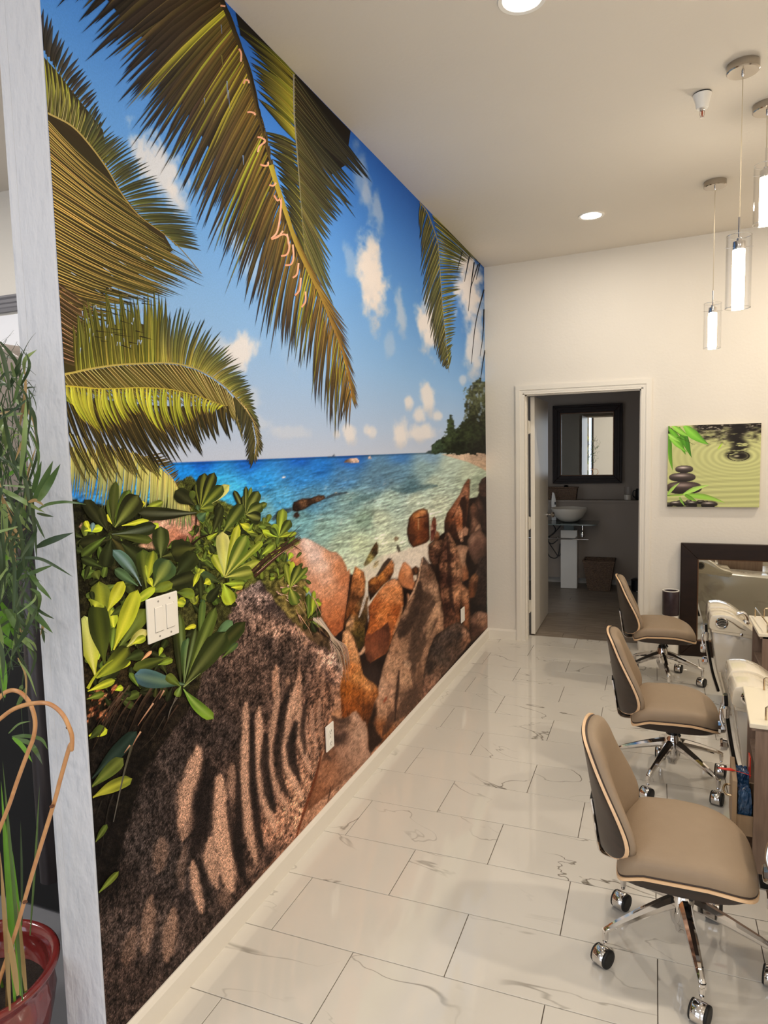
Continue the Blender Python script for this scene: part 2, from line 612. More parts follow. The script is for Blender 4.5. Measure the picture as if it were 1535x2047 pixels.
# ------------------------------------------------------------------ the photo mural: a flat print on the partition
# the print is laid out as coloured polygons and a finely coloured sheet on the wall plane x = 0
rng = np.random.RandomState(7)
PRINT_GAIN = 0.93
YM0, YM1, ZM0, ZM1 = 1.264, YF - 0.0005, 0.0885, HC - 0.0005


def hashn(ix, iy, seed):
    h = (ix.astype(np.int64) * 374761393 + iy.astype(np.int64) * 668265263 + seed * 974634777) & 0x7fffffff
    h = ((h ^ (h >> 13)) * 1274126177) & 0x7fffffff
    return ((h ^ (h >> 16)) & 0xffff) / 65535.0


def vnoise(x, y, seed=0):
    ix, iy = np.floor(x), np.floor(y)
    fx, fy = x - ix, y - iy
    fx = fx * fx * (3 - 2 * fx); fy = fy * fy * (3 - 2 * fy)
    a = hashn(ix, iy, seed); b = hashn(ix + 1, iy, seed); c = hashn(ix, iy + 1, seed); d = hashn(ix + 1, iy + 1, seed)
    return (a * (1 - fx) + b * fx) * (1 - fy) + (c * (1 - fx) + d * fx) * fy


def fbm(x, y, o=4, seed=0):
    s, a, t = 0, 1.0, 0
    for k in range(o):
        s = s + a * vnoise(x * 2 ** k + 13 * k, y * 2 ** k + 7 * k, seed + k)
        t += a; a *= 0.55
    return s / t


def sstep(a, b, x):
    t = np.clip((x - a) / (b - a), 0, 1)
    return t * t * (3 - 2 * t)


def polysd(X, Y, poly):
    """signed distance to a polygon, negative inside"""
    P = np.asarray(poly, float)
    n = len(P)
    d2 = np.full(X.shape, 1e12)
    inside = np.zeros(X.shape, bool)
    for i in range(n):
        ax, ay = P[i]
        bx_, by_ = P[(i + 1) % n]
        ex, ey = bx_ - ax, by_ - ay
        wx, wy = X - ax, Y - ay
        t = np.clip((wx * ex + wy * ey) / (ex * ex + ey * ey + 1e-9), 0, 1)
        dx, dy = wx - ex * t, wy - ey * t
        d2 = np.minimum(d2, dx * dx + dy * dy)
        c = (ay > Y) != (by_ > Y)
        with np.errstate(divide='ignore', invalid='ignore'):
            xi = ax + (Y - ay) * ex / (ey if abs(ey) > 1e-9 else 1e-9)
        inside ^= c & (X < xi)
    d = np.sqrt(d2)
    return np.where(inside, -d, d)


def linedist(X, Y, pts):
    d2 = np.full(X.shape, 1e12)
    tt = np.zeros(X.shape)
    n = len(pts) - 1
    for i in range(n):
        ax, ay = pts[i]; bx_, by_ = pts[i + 1]
        ex, ey = bx_ - ax, by_ - ay
        wx, wy = X - ax, Y - ay
        t = np.clip((wx * ex + wy * ey) / (ex * ex + ey * ey + 1e-9), 0, 1)
        d = (wx - ex * t) ** 2 + (wy - ey * t) ** 2
        u = d < d2
        d2 = np.where(u, d, d2); tt = np.where(u, (i + t) / n, tt)
    return np.sqrt(d2), tt


def idw(X, Y, S, p=3.0):
    num = np.zeros(X.shape + (3,)); den = np.zeros(X.shape)
    for sx, sy, c in S:
        w_ = 1.0 / (((X - sx) ** 2 + (Y - sy) ** 2) ** (p / 2) + 5.0)
        num += w_[..., None] * np.array(c, float); den += w_
    return num / den[..., None]


def TR(x0, y0, k):
    return lambda L: [(x0 + k * u, y0 + k * v) for u, v in L]


T4 = TR(400, 450, .3909); T6 = TR(450, 900, .3583); T7 = TR(150, 1350, .3909)
T1b = TR(150, 940, .1629); T2b = TR(340, 930, .1824); T3b = TR(150, 1160, .1759); T4b = TR(330, 1160, .1465)
T5b = TR(520, 1080, .1564); T6b = TR(160, 1380, .1953); T7b = TR(680, 940, .1954); T8b = TR(640, 1180, .2215)
T1 = TR(0, 0, .3257); T2 = TR(400, 0, .3257); T3 = TR(0, 450, .3257)


# ---- the coloured sheet: columns and rows about two pixels of the photograph apart
cols = [YM0]
while cols[-1] < YM1:
    a = proj([(0, cols[-1], 1.5), (0, cols[-1] + 0.01, 1.5)])
    cols.append(cols[-1] + 0.01 * 2.3 / max(0.5, a[1, 0] - a[0, 0]))
cols[-1] = YM1
cols = np.array(cols)
NR = 680
rows = np.linspace(ZM0, ZM1, NR)
GY, GZ = np.meshgrid(cols, rows, indexing='ij')
gp = proj(np.stack([np.zeros(GY.size), GY.ravel(), GZ.ravel()], -1))
X = gp[:, 0]; Y = gp[:, 1]; WY = GY.ravel(); WZ = GZ.ravel()
C = np.zeros((X.size, 3))
GR = np.full(X.size, 0.06)      # how speckled the ink is there
ZH = 1.583     # height of the printed horizon
hz = onplane([(345, 921), (860, 907)], 0, 0.0)
ZH = float(hz[:, 2].mean())

# sky
t = np.clip((WZ - ZH) / (3.1 - ZH), 0, 1)
stops = [(0, (190, 200, 214)), (.10, (172, 194, 218)), (.30, (140, 182, 222)), (.55, (104, 160, 218)), (.80, (72, 132, 205)), (1.0, (52, 108, 188))]
for ch in range(3):
    C[:, ch] = np.interp(t, [s_[0] for s_ in stops], [s_[1][ch] for s_ in stops])
C *= (1 - 0.10 * sstep(750, 960, X) * sstep(0.15, 0.6, t))[:, None]  # dims the sky's right end: the room's weaker light put into the ink
n_big = fbm(X / 60, Y / 60, 4, 3)
# clouds (cx, cy, rx, ry, rotation, strength)
CL = [(743, 560, 27, 92, -.10, 1.0), (738, 540, 22, 60, 0, .9), (858, 650, 24, 58, -.15, .95), (938, 580, 32, 80, -.1, .95), (950, 700, 22, 60, 0, .8), (800, 625, 11, 45, -.1, .5), (700, 520, 12, 40, -.2, .3),
      (480, 705, 32, 42, .8, .85), (440, 690, 20, 20, .5, .4), (318, 335, 34, 92, -.55, .8), (350, 390, 22, 40, -.5, .5), (725, 360, 16, 70, -.2, .35), (755, 425, 12, 45, -.15, .45), (735, 395, 8, 60, -.2, .3),
      (815, 803, 9, 16, 0, .8), (855, 795, 14, 32, -.2, .85), (836, 830, 14, 20, 0, .75), (875, 832, 12, 12, 0, .7), (800, 865, 14, 32, 0, .8), (845, 866, 28, 18, 0, .75), (697, 866, 12, 24, -.2, .75), (672, 866, 8, 10, 0, .6), (733, 860, 8, 13, 0, .6), (744, 865, 8, 12, 0, .6),
      (580, 865, 40, 14, 0, .25), (520, 850, 30, 16, .2, .25), (505, 800, 20, 30, 0, .3), (890, 480, 14, 45, 0, .4), (780, 690, 10, 30, 0, .25), (500, 520, 30, 60, -.5, .28), (470, 480, 20, 50, -.6, .22), (925, 760, 8, 10, 0, .5), (600, 690, 40, 60, 0, .10)]
for cx, cy, rx, ry, a, s_ in CL:
    dx, dy = X - cx, Y - cy
    u = (dx * math.cos(a) + dy * math.sin(a)) / rx
    v = (-dx * math.sin(a) + dy * math.cos(a)) / ry
    r = np.sqrt(u * u + v * v)
    sel = r < 1.7
    if not sel.any():
        continue
    n_ = fbm(X[sel] / 14 + cx, Y[sel] / 26 + cy, 5, int(cx))
    mk_ = sstep(1.25, .45, r[sel] + (n_ - .5) * 1.3) * s_
    cc = np.array((238, 230, 218)) - 30 * sstep(.3, 1.0, v[sel])[:, None] * np.array((.9, .7, .4))
    C[sel] = C[sel] * (1 - mk_[:, None]) + cc * mk_[:, None]

# sea
sea = WZ < ZH
S = [(150, 935, (40, 120, 190)), (400, 925, (14, 88, 176)), (500, 918, (20, 92, 178)), (600, 916, (22, 88, 170)), (700, 912, (30, 86, 158)), (800, 910, (60, 108, 160)), (860, 909, (110, 140, 160)),
     (380, 950, (22, 120, 198)), (420, 975, (48, 160, 212)), (380, 1000, (80, 175, 205)), (460, 985, (60, 160, 205)), (520, 960, (40, 130, 195)), (560, 1000, (66, 138, 178)), (600, 950, (42, 112, 172)), (640, 930, (30, 100, 170)),
     (530, 1020, (95, 150, 165)), (620, 1000, (70, 118, 145)), (600, 1040, (96, 138, 142)), (650, 1060, (120, 150, 140)), (690, 960, (66, 112, 150)), (700, 1000, (112, 142, 140)), (730, 1040, (122, 146, 128)), (680, 1090, (150, 168, 145)), (720, 1090, (160, 172, 142)),
     (760, 960, (78, 110, 130)), (800, 945, (84, 118, 138)), (820, 970, (78, 108, 118)), (850, 940, (120, 146, 146)), (780, 1000, (152, 174, 160)), (760, 1040, (170, 182, 158)), (830, 1000, (172, 186, 166)), (870, 965, (162, 178, 160)), (900, 930, (158, 174, 158)), (940, 945, (172, 184, 160)), (950, 960, (150, 165, 140)), (880, 1010, (184, 194, 170)), (850, 1040, (186, 190, 165)), (700, 1130, (176, 186, 160)), (770, 1090, (188, 194, 165)), (900, 1060, (180, 186, 160)), (960, 980, (150, 160, 135))]
sc = idw(X[sea], Y[sea], S, 3.2)
xs_, ys_ = X[sea], Y[sea]
rip = fbm(xs_ / 16 + ys_ / 26, (ys_ + xs_ * .22) / 3.2, 4, 11) - .5
rip2 = fbm(xs_ / 5, (ys_ + xs_ * .3) / 2.4, 3, 23) - .5
dep = sstep(905, 1000, ys_)
sc = (sc * 1.10 + 10) * (1 + (rip * .75 + rip2 * .55) * (0.35 + .65 * dep))[:, None]
foam = sstep(.68, .80, fbm(xs_ / 10, (ys_ + xs_ * .25) / 3, 4, 31)) * sstep(930, 990, ys_)
sc = sc * (1 - .35 * foam[:, None]) + np.array((225, 228, 215)) * .35 * foam[:, None]
C[sea] = sc
# thin dark line of the horizon
hl = np.exp(-((WZ - ZH + .004) / .004) ** 2) * .25
C *= (1 - hl)[:, None]


def paint(poly, S, soft=1.6, grain=0.16, gs=2.6, edge=0.0, edgew=10, rough=0.0, alpha=1.0, streak=0.0, rs=9):
    """fill a traced outline with interpolated colours, mineral grain and an optional darker rim"""
    P = np.asarray(poly, float)
    lo, hi = P.min(0) - 8, P.max(0) + 8
    sel = np.where((X > lo[0]) & (X < hi[0]) & (Y > lo[1]) & (Y < hi[1]))[0]
    if not len(sel):
        return
    x, y = X[sel], Y[sel]
    d = polysd(x, y, P)
    if rough:
        d = d + (fbm(x / rs, y / rs, 4, 5) - .5) * 2 * rough
    a = sstep(soft, -soft, d) * alpha
    k = a > 0.003
    sel, x, y, d, a = sel[k], x[k], y[k], d[k], a[k]
    c = idw(x, y, S, 3.0) if len(S) > 1 else np.tile(np.array(S[0][2] if len(S[0]) == 3 else S[0], float), (len(x), 1))
    g = (fbm(x / gs, y / gs, 2, 41) - .5) * 1.6 + (fbm(x / 11, y / 14, 3, 17) - .5) * .9
    if streak:
        g = g + (fbm(x / 2.2, y / 30, 3, 77) - .5) * streak / max(grain, .01)
    c = c * (1 + g * grain * 1.9)[:, None]
    if edge:
        c = c * (1 - edge * sstep(-edgew, 0, d))[:, None]
    C[sel] = C[sel] * (1 - a[:, None]) + c * a[:, None]
    GR[sel] = GR[sel] * (1 - a) + min(1.0, grain * 2.0) * a


def stripe(pts, w_, col, a=1.0, soft=.6, only=None, taper=True):
    """soft band of light or shade within the print"""
    P = np.asarray(pts, float)
    lo, hi = P.min(0) - w_ * 2.5 - 4, P.max(0) + w_ * 2.5 + 4
    sel = np.where((X > lo[0]) & (X < hi[0]) & (Y > lo[1]) & (Y < hi[1]))[0]
    if not len(sel):
        return
    x, y = X[sel], Y[sel]
    d, tt = linedist(x, y, P)
    ww = w_ * (np.clip(np.sin(np.pi * np.clip(tt * .9 + .05, 0, 1)), .15, 1) ** .5 if taper else 1.0)
    d = d + (fbm(x / 5, y / 6, 3, 9) - .5) * w_ * .7
    m_ = sstep(ww * (1 + soft), ww * (1 - soft * .8), d) * a
    if only is not None:
        m_ = m_ * sstep(1.5, -1.5, polysd(x, y, only))
    g = (fbm(x / 2.6, y / 2.6, 2, 43) - .5) * 1.4
    c = np.array(col, float)[None] * (1 + g * .55)[:, None]
    C[sel] = C[sel] * (1 - m_[:, None]) + c * m_[:, None]


def s(T, *L):
    """colour samples in the coordinates of a traced detail"""
    out = []
    for u, v, c in L:
        (p,) = T([(u, v)])
        out.append((p[0], p[1], c))
    return out


# distant shore on the right: beach, trees; islets and a ship
paint(T4([(1235, 1172), (1300, 1168), (1470, 1160), (1470, 1262), (1420, 1235), (1370, 1212), (1300, 1192)]), s(T4, (1300, 1180, (214, 190, 164)), (1440, 1180, (190, 165, 140)), (1440, 1230, (206, 178, 148))), grain=.10)
paint(T4([(1150, 1168), (1165, 1155), (1190, 1150), (1200, 1170)]), [(0, 0, (70, 84, 84))], grain=.1)
tree = T4([(1178, 1168), (1182, 1130), (1215, 1100), (1255, 1080), (1262, 1010), (1285, 972), (1300, 1000), (1305, 1045), (1330, 1020), (1362, 985), (1352, 905), (1372, 840), (1400, 800), (1425, 782), (1440, 800), (1470, 790), (1470, 1172)])
paint(tree, s(T4, (1200, 1140, (52, 66, 48)), (1270, 1080, (60, 72, 46)), (1300, 1150, (36, 42, 28)), (1380, 1060, (50, 58, 36)), (1400, 880, (84, 90, 66)), (1430, 980, (52, 56, 36)), (1420, 1150, (32, 34, 24))), grain=.34, gs=4, rough=6, soft=1.2, rs=6)
for k in range(60):
    u = rng.uniform(1350, 1460); v = rng.uniform(800, 1000)
    (q,) = T4([(u, v)])
    stripe([q, (q[0] + rng.uniform(-4, 4), q[1] + rng.uniform(4, 12))], 1.6, (150, 170, 190) if k % 3 == 0 else (96, 100, 66), .6)
paint(T4([(733, 1215), (745, 1200), (770, 1192), (800, 1190), (812, 1205), (812, 1216)]), s(T4, (745, 1210, (120, 96, 78)), (790, 1198, (206, 178, 158))), grain=.2, soft=.9)
paint(T4([(858, 1195), (862, 1182), (870, 1180), (876, 1196)]), [(0, 0, (190, 172, 158))], grain=.1, soft=.9)
paint(T4([(650, 1182), (690, 1180), (690, 1184), (650, 1186)]), [(0, 0, (60, 66, 84))], grain=0, soft=.8)
paint(T4([(676, 1182), (682, 1168), (688, 1182)]), [(0, 0, (96, 104, 124))], grain=0, soft=.8)
for (u, v) in ((325, 150), (620, 240)):
    (q,) = T6([(u, v)])
    stripe([(q[0] - 3, q[1]), (q[0] + 3, q[1])], 1.6, (236, 232, 220), .9)
# rocks in the shallow water
paint(T6([(373, 320), (380, 290), (430, 270), (480, 265), (520, 250), (552, 250), (560, 268), (530, 285), (480, 305), (440, 330), (400, 345), (375, 340)]), s(T6, (400, 310, (52, 38, 30)), (440, 285, (120, 88, 62)), (530, 262, (106, 80, 60)), (480, 300, (60, 44, 34))), grain=.3, soft=1.2, edge=.4, edgew=5)
paint(T6([(378, 372), (388, 348), (405, 345), (418, 365), (400, 380)]), [(0, 0, (62, 46, 38))], grain=.2)
paint(T6([(255, 385), (290, 340), (330, 325), (372, 318), (372, 340), (310, 370), (270, 395)]), [(0, 0, (52, 56, 58))], grain=.3, alpha=.75)
stripe(T6([(560, 268), (600, 250), (680, 235)]), 2.5, (54, 64, 70), .8)
stripe(T6([(930, 215), (1010, 228), (1120, 205), (1180, 197)]), 5, (64, 92, 100), .55)
stripe(T6([(690, 300), (760, 270), (860, 240)]), 6, (78, 108, 112), .5)
# ---- dark ground behind all boulders
ground = T7b([(1060, 640), (1100, 500), (1200, 400), (1290, 330), (1320, 290), (1400, 275), (1430, 200), (1415, 150), (1450, 90), (1500, 60), (1500, 1700)]) + [(975, 1300), (640, 1700), (560, 1300), (690, 1150), (730, 1180)]
paint(ground, [(0, 0, (44, 32, 27))], grain=.2)
paint(T7b([(-10, 1000), (260, 1020), (1060, 640), (1100, 1700), (-10, 1700)]) , [(0, 0, (44, 32, 27))], grain=.2, alpha=0.0)
paint([(60, 1150), (520, 1150), (760, 1380), (900, 1400), (700, 1640), (420, 1900), (180, 2200), (60, 2200)], [(560, 1640, (176, 128, 98)), (640, 1560, (186, 140, 110)), (450, 1800, (90, 70, 60)), (250, 1900, (60, 50, 45))], grain=.3)
# pale beach between the boulders
paint(T7b([(200, 1020), (300, 950), (420, 880), (560, 840), (690, 800), (900, 725), (920, 950), (800, 1015), (740, 1010), (600, 1100), (500, 1130), (280, 1420), (245, 1320), (255, 1100)]), s(T7b, (350, 950, (214, 208, 184)), (560, 900, (226, 216, 196)), (800, 800, (232, 220, 200)), (700, 1000, (236, 224, 206)), (300, 1150, (226, 214, 192))), grain=.07, soft=5, rough=5)
paint(T7b([(235, 965), (290, 860), (340, 770), (370, 732), (388, 770), (384, 850), (340, 905), (300, 955), (250, 985)]), s(T7b, (300, 900, (176, 162, 100)), (350, 800, (86, 66, 42)), (370, 860, (70, 56, 38)), (260, 960, (120, 110, 80))), grain=.3)
paint(T7b([(330, 990), (360, 930), (395, 925), (385, 975), (350, 1005)]), [(0, 0, (170, 156, 120))], grain=.3)
paint(T7b([(545, 700), (570, 672), (600, 690), (590, 715), (560, 730)]), [(0, 0, (120, 106, 84))], grain=.3)
paint(T7b([(575, 760), (600, 770), (618, 830), (595, 840), (575, 800)]), [(0, 0, (70, 60, 50))], grain=.3, alpha=.85)

# right-hand cluster
paint(T7b([(1412, 210), (1420, 150), (1450, 90), (1490, 70), (1495, 280), (1440, 260)]), [(0, 0, (74, 54, 46))], grain=.2)
paint(T7b([(1370, 330), (1410, 275), (1440, 310), (1500, 430), (1500, 540), (1430, 560), (1395, 440)]), s(T7b, (1410, 330, (96, 70, 58)), (1460, 460, (64, 46, 40))), grain=.15, edge=.3)
paint(T7b([(1325, 380), (1360, 332), (1392, 370), (1432, 480), (1432, 570), (1340, 610), (1318, 540)]), s(T7b, (1350, 370, (140, 100, 78)), (1400, 480, (92, 64, 52)), (1340, 560, (84, 60, 50))), grain=.15, edge=.3)
paint(T7b([(1440, 470), (1470, 440), (1500, 450), (1500, 650), (1450, 600)]), [(0, 0, (80, 58, 48))], grain=.15, edge=.3)
paint(T7b([(1318, 640), (1335, 540), (1356, 464), (1402, 520), (1425, 560), (1330, 680)]), s(T7b, (1355, 500, (160, 120, 96)), (1340, 620, (112, 82, 66))), grain=.2, edge=.25)
paint(T7b([(1370, 640), (1385, 590), (1422, 543), (1445, 600), (1440, 640), (1380, 670)]), s(T7b, (1400, 590, (186, 146, 118)), (1440, 620, (96, 70, 58))), grain=.15)
paint(T7b([(1300, 720), (1335, 655), (1420, 600), (1450, 630), (1500, 700), (1500, 870), (1440, 925), (1380, 965), (1340, 905), (1308, 810)]), s(T7b, (1330, 700, (168, 130, 108)), (1420, 640, (150, 114, 94)), (1400, 760, (120, 88, 74)), (1460, 850, (96, 72, 60))), grain=.10, edge=.25)
paint(T7b([(1415, 900), (1500, 880), (1500, 1460), (1330, 1490), (1310, 1250), (1400, 1000)]), s(T7b, (1440, 950, (66, 52, 46)), (1450, 1300, (58, 44, 38)), (1360, 1400, (40, 30, 26))), grain=.3)
paint(T7b([(1318, 1130), (1350, 1070), (1385, 1048), (1412, 1090), (1405, 1200), (1370, 1300), (1320, 1310), (1308, 1200)]), s(T7b, (1350, 1090, (176, 124, 88)), (1390, 1200, (104, 66, 46)), (1330, 1260, (150, 96, 62))), grain=.22, edge=.3)
# standing slab with the tall peak
paint(T7b([(1310, 84), (1330, 98), (1326, 200), (1320, 300), (1302, 450), (1286, 560), (1310, 605), (1300, 665), (1250, 735), (1180, 705), (1090, 645), (1060, 610), (1065, 520), (1090, 440), (1140, 370), (1220, 250), (1262, 150)]), s(T7b, (1310, 150, (136, 90, 66)), (1260, 200, (176, 124, 94)), (1160, 380, (160, 106, 76)), (1100, 480, (104, 64, 44)), (1200, 640, (70, 44, 34)), (1300, 400, (120, 78, 58)), (1090, 600, (66, 42, 32))), grain=.2, edge=.25, edgew=6)
paint(T7b([(1130, 500), (1180, 420), (1240, 280), (1275, 262), (1295, 320), (1285, 540), (1255, 600), (1245, 420), (1215, 352), (1160, 480)]), [(0, 0, (58, 36, 28))], grain=.15)
paint(T7b([(1105, 600), (1150, 500), (1215, 350), (1240, 410), (1256, 600), (1256, 730), (1236, 735), (1190, 610), (1180, 490), (1130, 540)]), s(T7b, (1210, 400, (190, 132, 96)), (1200, 520, (150, 92, 60)), (1245, 690, (208, 160, 128)), (1130, 570, (140, 92, 64))), grain=.25, soft=1.2)
paint(T7b([(1255, 600), (1280, 575), (1312, 605), (1300, 665), (1265, 675)]), [(0, 0, (176, 134, 108))], grain=.1)
# rock E, boulders A and B at the water
paint(T7b([(1190, 775), (1230, 760), (1295, 775), (1312, 800), (1290, 855), (1280, 950), (1312, 1050), (1312, 1110), (1262, 1140), (1222, 1110), (1200, 900)]), s(T7b, (1240, 780, (190, 146, 116)), (1250, 900, (200, 158, 126)), (1280, 1080, (170, 112, 76)), (1225, 1060, (140, 100, 76))), grain=.14, edge=.2)
paint(T7b([(682, 600), (692, 550), (702, 490), (742, 438), (800, 402), (850, 388), (890, 404), (906, 450), (914, 560), (914, 705), (880, 742), (800, 772), (742, 792), (702, 742), (682, 660)]), s(T7b, (850, 410, (196, 140, 92)), (780, 450, (180, 120, 72)), (800, 560, (150, 88, 50)), (720, 560, (96, 58, 38)), (890, 560, (78, 44, 30)), (860, 660, (104, 58, 36)), (740, 700, (76, 46, 32)), (800, 720, (130, 76, 46)), (880, 480, (110, 66, 44))), grain=.16, edge=.45, edgew=6)
stripe(T7b([(800, 500), (800, 560), (795, 620)]), 1.6, (206, 160, 116), .7)
stripe(T7b([(770, 490), (840, 480), (880, 470)]), 1.2, (70, 42, 28), .8)
paint(T7b([(920, 735), (920, 640), (930, 540), (945, 500), (958, 468), (982, 505), (986, 560), (975, 640), (952, 715)]), s(T7b, (935, 600, (196, 160, 138)), (950, 620, (92, 40, 32)), (970, 520, (130, 80, 60)), (960, 580, (110, 56, 40))), grain=.2, soft=1)
paint(T7b([(950, 735), (960, 680), (988, 618), (1012, 640), (1016, 690), (992, 720)]), s(T7b, (990, 640, (176, 120, 84)), (970, 710, (120, 76, 52))), grain=.16, edge=.25, edgew=5)
paint(T7b([(902, 770), (960, 720), (1042, 708), (1056, 745), (1032, 860), (1012, 970), (962, 990), (915, 935), (898, 850)]), s(T7b, (960, 740, (150, 112, 86)), (930, 850, (96, 66, 50)), (1000, 900, (84, 58, 46)), (1030, 770, (110, 78, 60))), grain=.42, gs=3.4, edge=.35)
# tall boulder F: shaded left, sunlit right
Fp = T7b([(1040, 770), (1075, 660), (1095, 624), (1130, 660), (1172, 742), (1212, 852), (1238, 960), (1248, 1100), (1243, 1300), (1225, 1420), (1250, 1535)]) + T8b([(1262, 300), (1200, 318), (1112, 362), (1108, 250), (1090, 100)]) + T7b([(1015, 1150), (1010, 950)])
paint(Fp, s(T7b, (1060, 800, (92, 62, 50)), (1060, 1100, (80, 52, 42)), (1090, 1400, (66, 42, 34)), (1095, 640, (150, 110, 86)), (1160, 800, (176, 130, 98)), (1190, 1000, (186, 138, 104)), (1190, 1250, (176, 128, 94)), (1200, 1420, (120, 80, 58)), (1110, 900, (90, 60, 48)), (1150, 1000, (172, 126, 94)), (1105, 1150, (80, 52, 42)), (1150, 1250, (166, 120, 88))), grain=.36, gs=3.2, edge=.2, edgew=6)
stripe(T7b([(1090, 660), (1112, 880), (1118, 1150), (1140, 1350), (1175, 1470)]), 4, (48, 32, 28), .75)
paint(T8b([(1268, -60), (1300, -40), (1338, 0), (1352, 250), (1342, 360), (1288, 312), (1275, 150)]) , s(T8b, (1310, 0, (196, 142, 104)), (1330, 200, (150, 98, 66)), (1310, 300, (168, 112, 76))), grain=.26, edge=.3, edgew=5)
paint(T8b([(1345, 245), (1400, 196), (1450, 190), (1520, 210), (1520, 340), (1362, 470), (1350, 400)]), s(T8b, (1450, 210, (182, 142, 116)), (1480, 300, (170, 126, 98)), (1380, 350, (74, 50, 40)), (1390, 240, (130, 96, 76)), (1430, 360, (96, 66, 52))), grain=.24, edge=.25, edgew=6)
# big pink boulder behind the shrub
R2 = T5b([(300, 140), (430, 30), (500, -10), (560, -30), (640, -6), (820, 96), (900, 146), (970, 148), (1042, 218), (1100, 330), (1112, 400), (1140, 358), (1152, 450), (1122, 700), (1092, 950), (1062, 1135), (1000, 1190), (960, 1230), (900, 1230), (850, 1100), (780, 1000), (760, 800), (680, 720), (600, 620), (560, 500), (380, 260)])
paint(R2, s(T5b, (600, 60, (236, 206, 190)), (700, 200, (238, 208, 192)), (450, 120, (206, 156, 128)), (900, 180, (214, 160, 126)), (780, 330, (232, 196, 174)), (820, 500, (226, 176, 146)), (1020, 350, (200, 136, 96)), (1080, 500, (196, 128, 88)), (700, 600, (206, 148, 114)), (880, 640, (216, 156, 118)), (1000, 750, (198, 130, 90)), (850, 850, (200, 128, 86)), (980, 950, (192, 118, 74)), (1040, 1080, (160, 92, 56)), (920, 1130, (176, 102, 62)), (450, 300, (190, 126, 86))), grain=.17, gs=2.4, edge=.12, edgew=8)
# dark cleft and boulder beside it
paint(T5b([(1150, 430), (1185, 440), (1180, 560), (1150, 750), (1110, 950), (1085, 1160), (1055, 1165), (1085, 950), (1120, 700)]), [(0, 0, (40, 26, 20))], grain=.1)
R3 = T7b([(120, 1100), (150, 982), (200, 1010), (242, 1042), (258, 1120), (252, 1240), (216, 1400), (180, 1540)]) + T8b([(330, 150), (240, 260), (215, 330), (230, 200), (260, 60)])
paint(R3, s(T7b, (170, 1020, (206, 140, 88)), (230, 1080, (190, 124, 76)), (140, 1150, (170, 108, 62)), (170, 1300, (92, 60, 36)), (220, 1250, (180, 120, 74)), (150, 1450, (120, 72, 38)), (195, 1400, (110, 72, 44))), grain=.26, edge=.25, edgew=5, streak=.25)
paint(T8b([(225, 370), (235, 290), (265, 245), (300, 150), (345, 100), (395, 40), (432, 60), (432, 200), (402, 350), (402, 480), (350, 545), (310, 450), (262, 372)]), s(T8b, (270, 290, (196, 150, 110)), (330, 300, (92, 70, 36)), (350, 400, (84, 70, 34)), (320, 440, (66, 54, 28)), (380, 250, (76, 58, 34)), (300, 180, (120, 76, 40)), (390, 130, (110, 84, 56))), grain=.34, gs=3.4)
stripe(T8b([(350, 240), (375, 170), (405, 60), (425, 0)]), 2.6, (210, 200, 186), .85)
stripe(T8b([(425, 90), (430, 200), (432, 290)]), 1.5, (200, 186, 170), .7)
stripe(T8b([(348, 580), (380, 560), (398, 510)]), 4, (224, 178, 140), .8)
# two-lobed rock N and round rock L
paint(T7b([(285, 1140), (320, 1102), (380, 1082), (440, 1010), (500, 930), (530, 918), (552, 960), (546, 1040), (512, 1112), (442, 1172), (372, 1252), (300, 1340), (284, 1250)]), s(T7b, (530, 950, (208, 142, 92)), (500, 1040, (176, 112, 62)), (420, 1090, (190, 124, 64)), (330, 1130, (160, 104, 54)), (300, 1200, (90, 56, 32)), (400, 1180, (110, 66, 34)), (520, 1090, (84, 50, 30)), (310, 1290, (52, 34, 24))), grain=.28, edge=.3, edgew=5)
paint(T7b([(362, 1084), (400, 1020), (440, 950), (490, 898), (526, 905), (500, 940), (440, 1020), (390, 1080)]), [(0, 0, (74, 60, 50))], grain=.15)
paint(T7b([(590, 1100), (602, 1040), (640, 944), (666, 938), (712, 980), (742, 1050), (748, 1110), (764, 1150), (742, 1224), (700, 1218), (640, 1192), (602, 1152)]), s(T7b, (650, 970, (216, 150, 106)), (620, 1080, (196, 126, 80)), (700, 1050, (212, 146, 100)), (690, 1190, (200, 130, 86)), (740, 1080, (160, 104, 72))), grain=.12, edge=.2, edgew=5)
paint(T7b([(738, 1010), (770, 978), (806, 1000), (796, 1060), (760, 1068)]), [(0, 0, (110, 74, 52))], grain=.2, edge=.4, edgew=5)
paint(T7b([(745, 1075), (785, 1070), (780, 1120), (755, 1140)]), [(0, 0, (214, 196, 172))], grain=.1)
paint(T7b([(640, 1200), (740, 1225), (720, 1290), (680, 1380), (650, 1330)]), [(0, 0, (36, 24, 20))], grain=.1)
paint(T7b([(685, 1260), (700, 1265), (716, 1300), (690, 1370)]), [(0, 0, (190, 140, 106))], grain=.1)
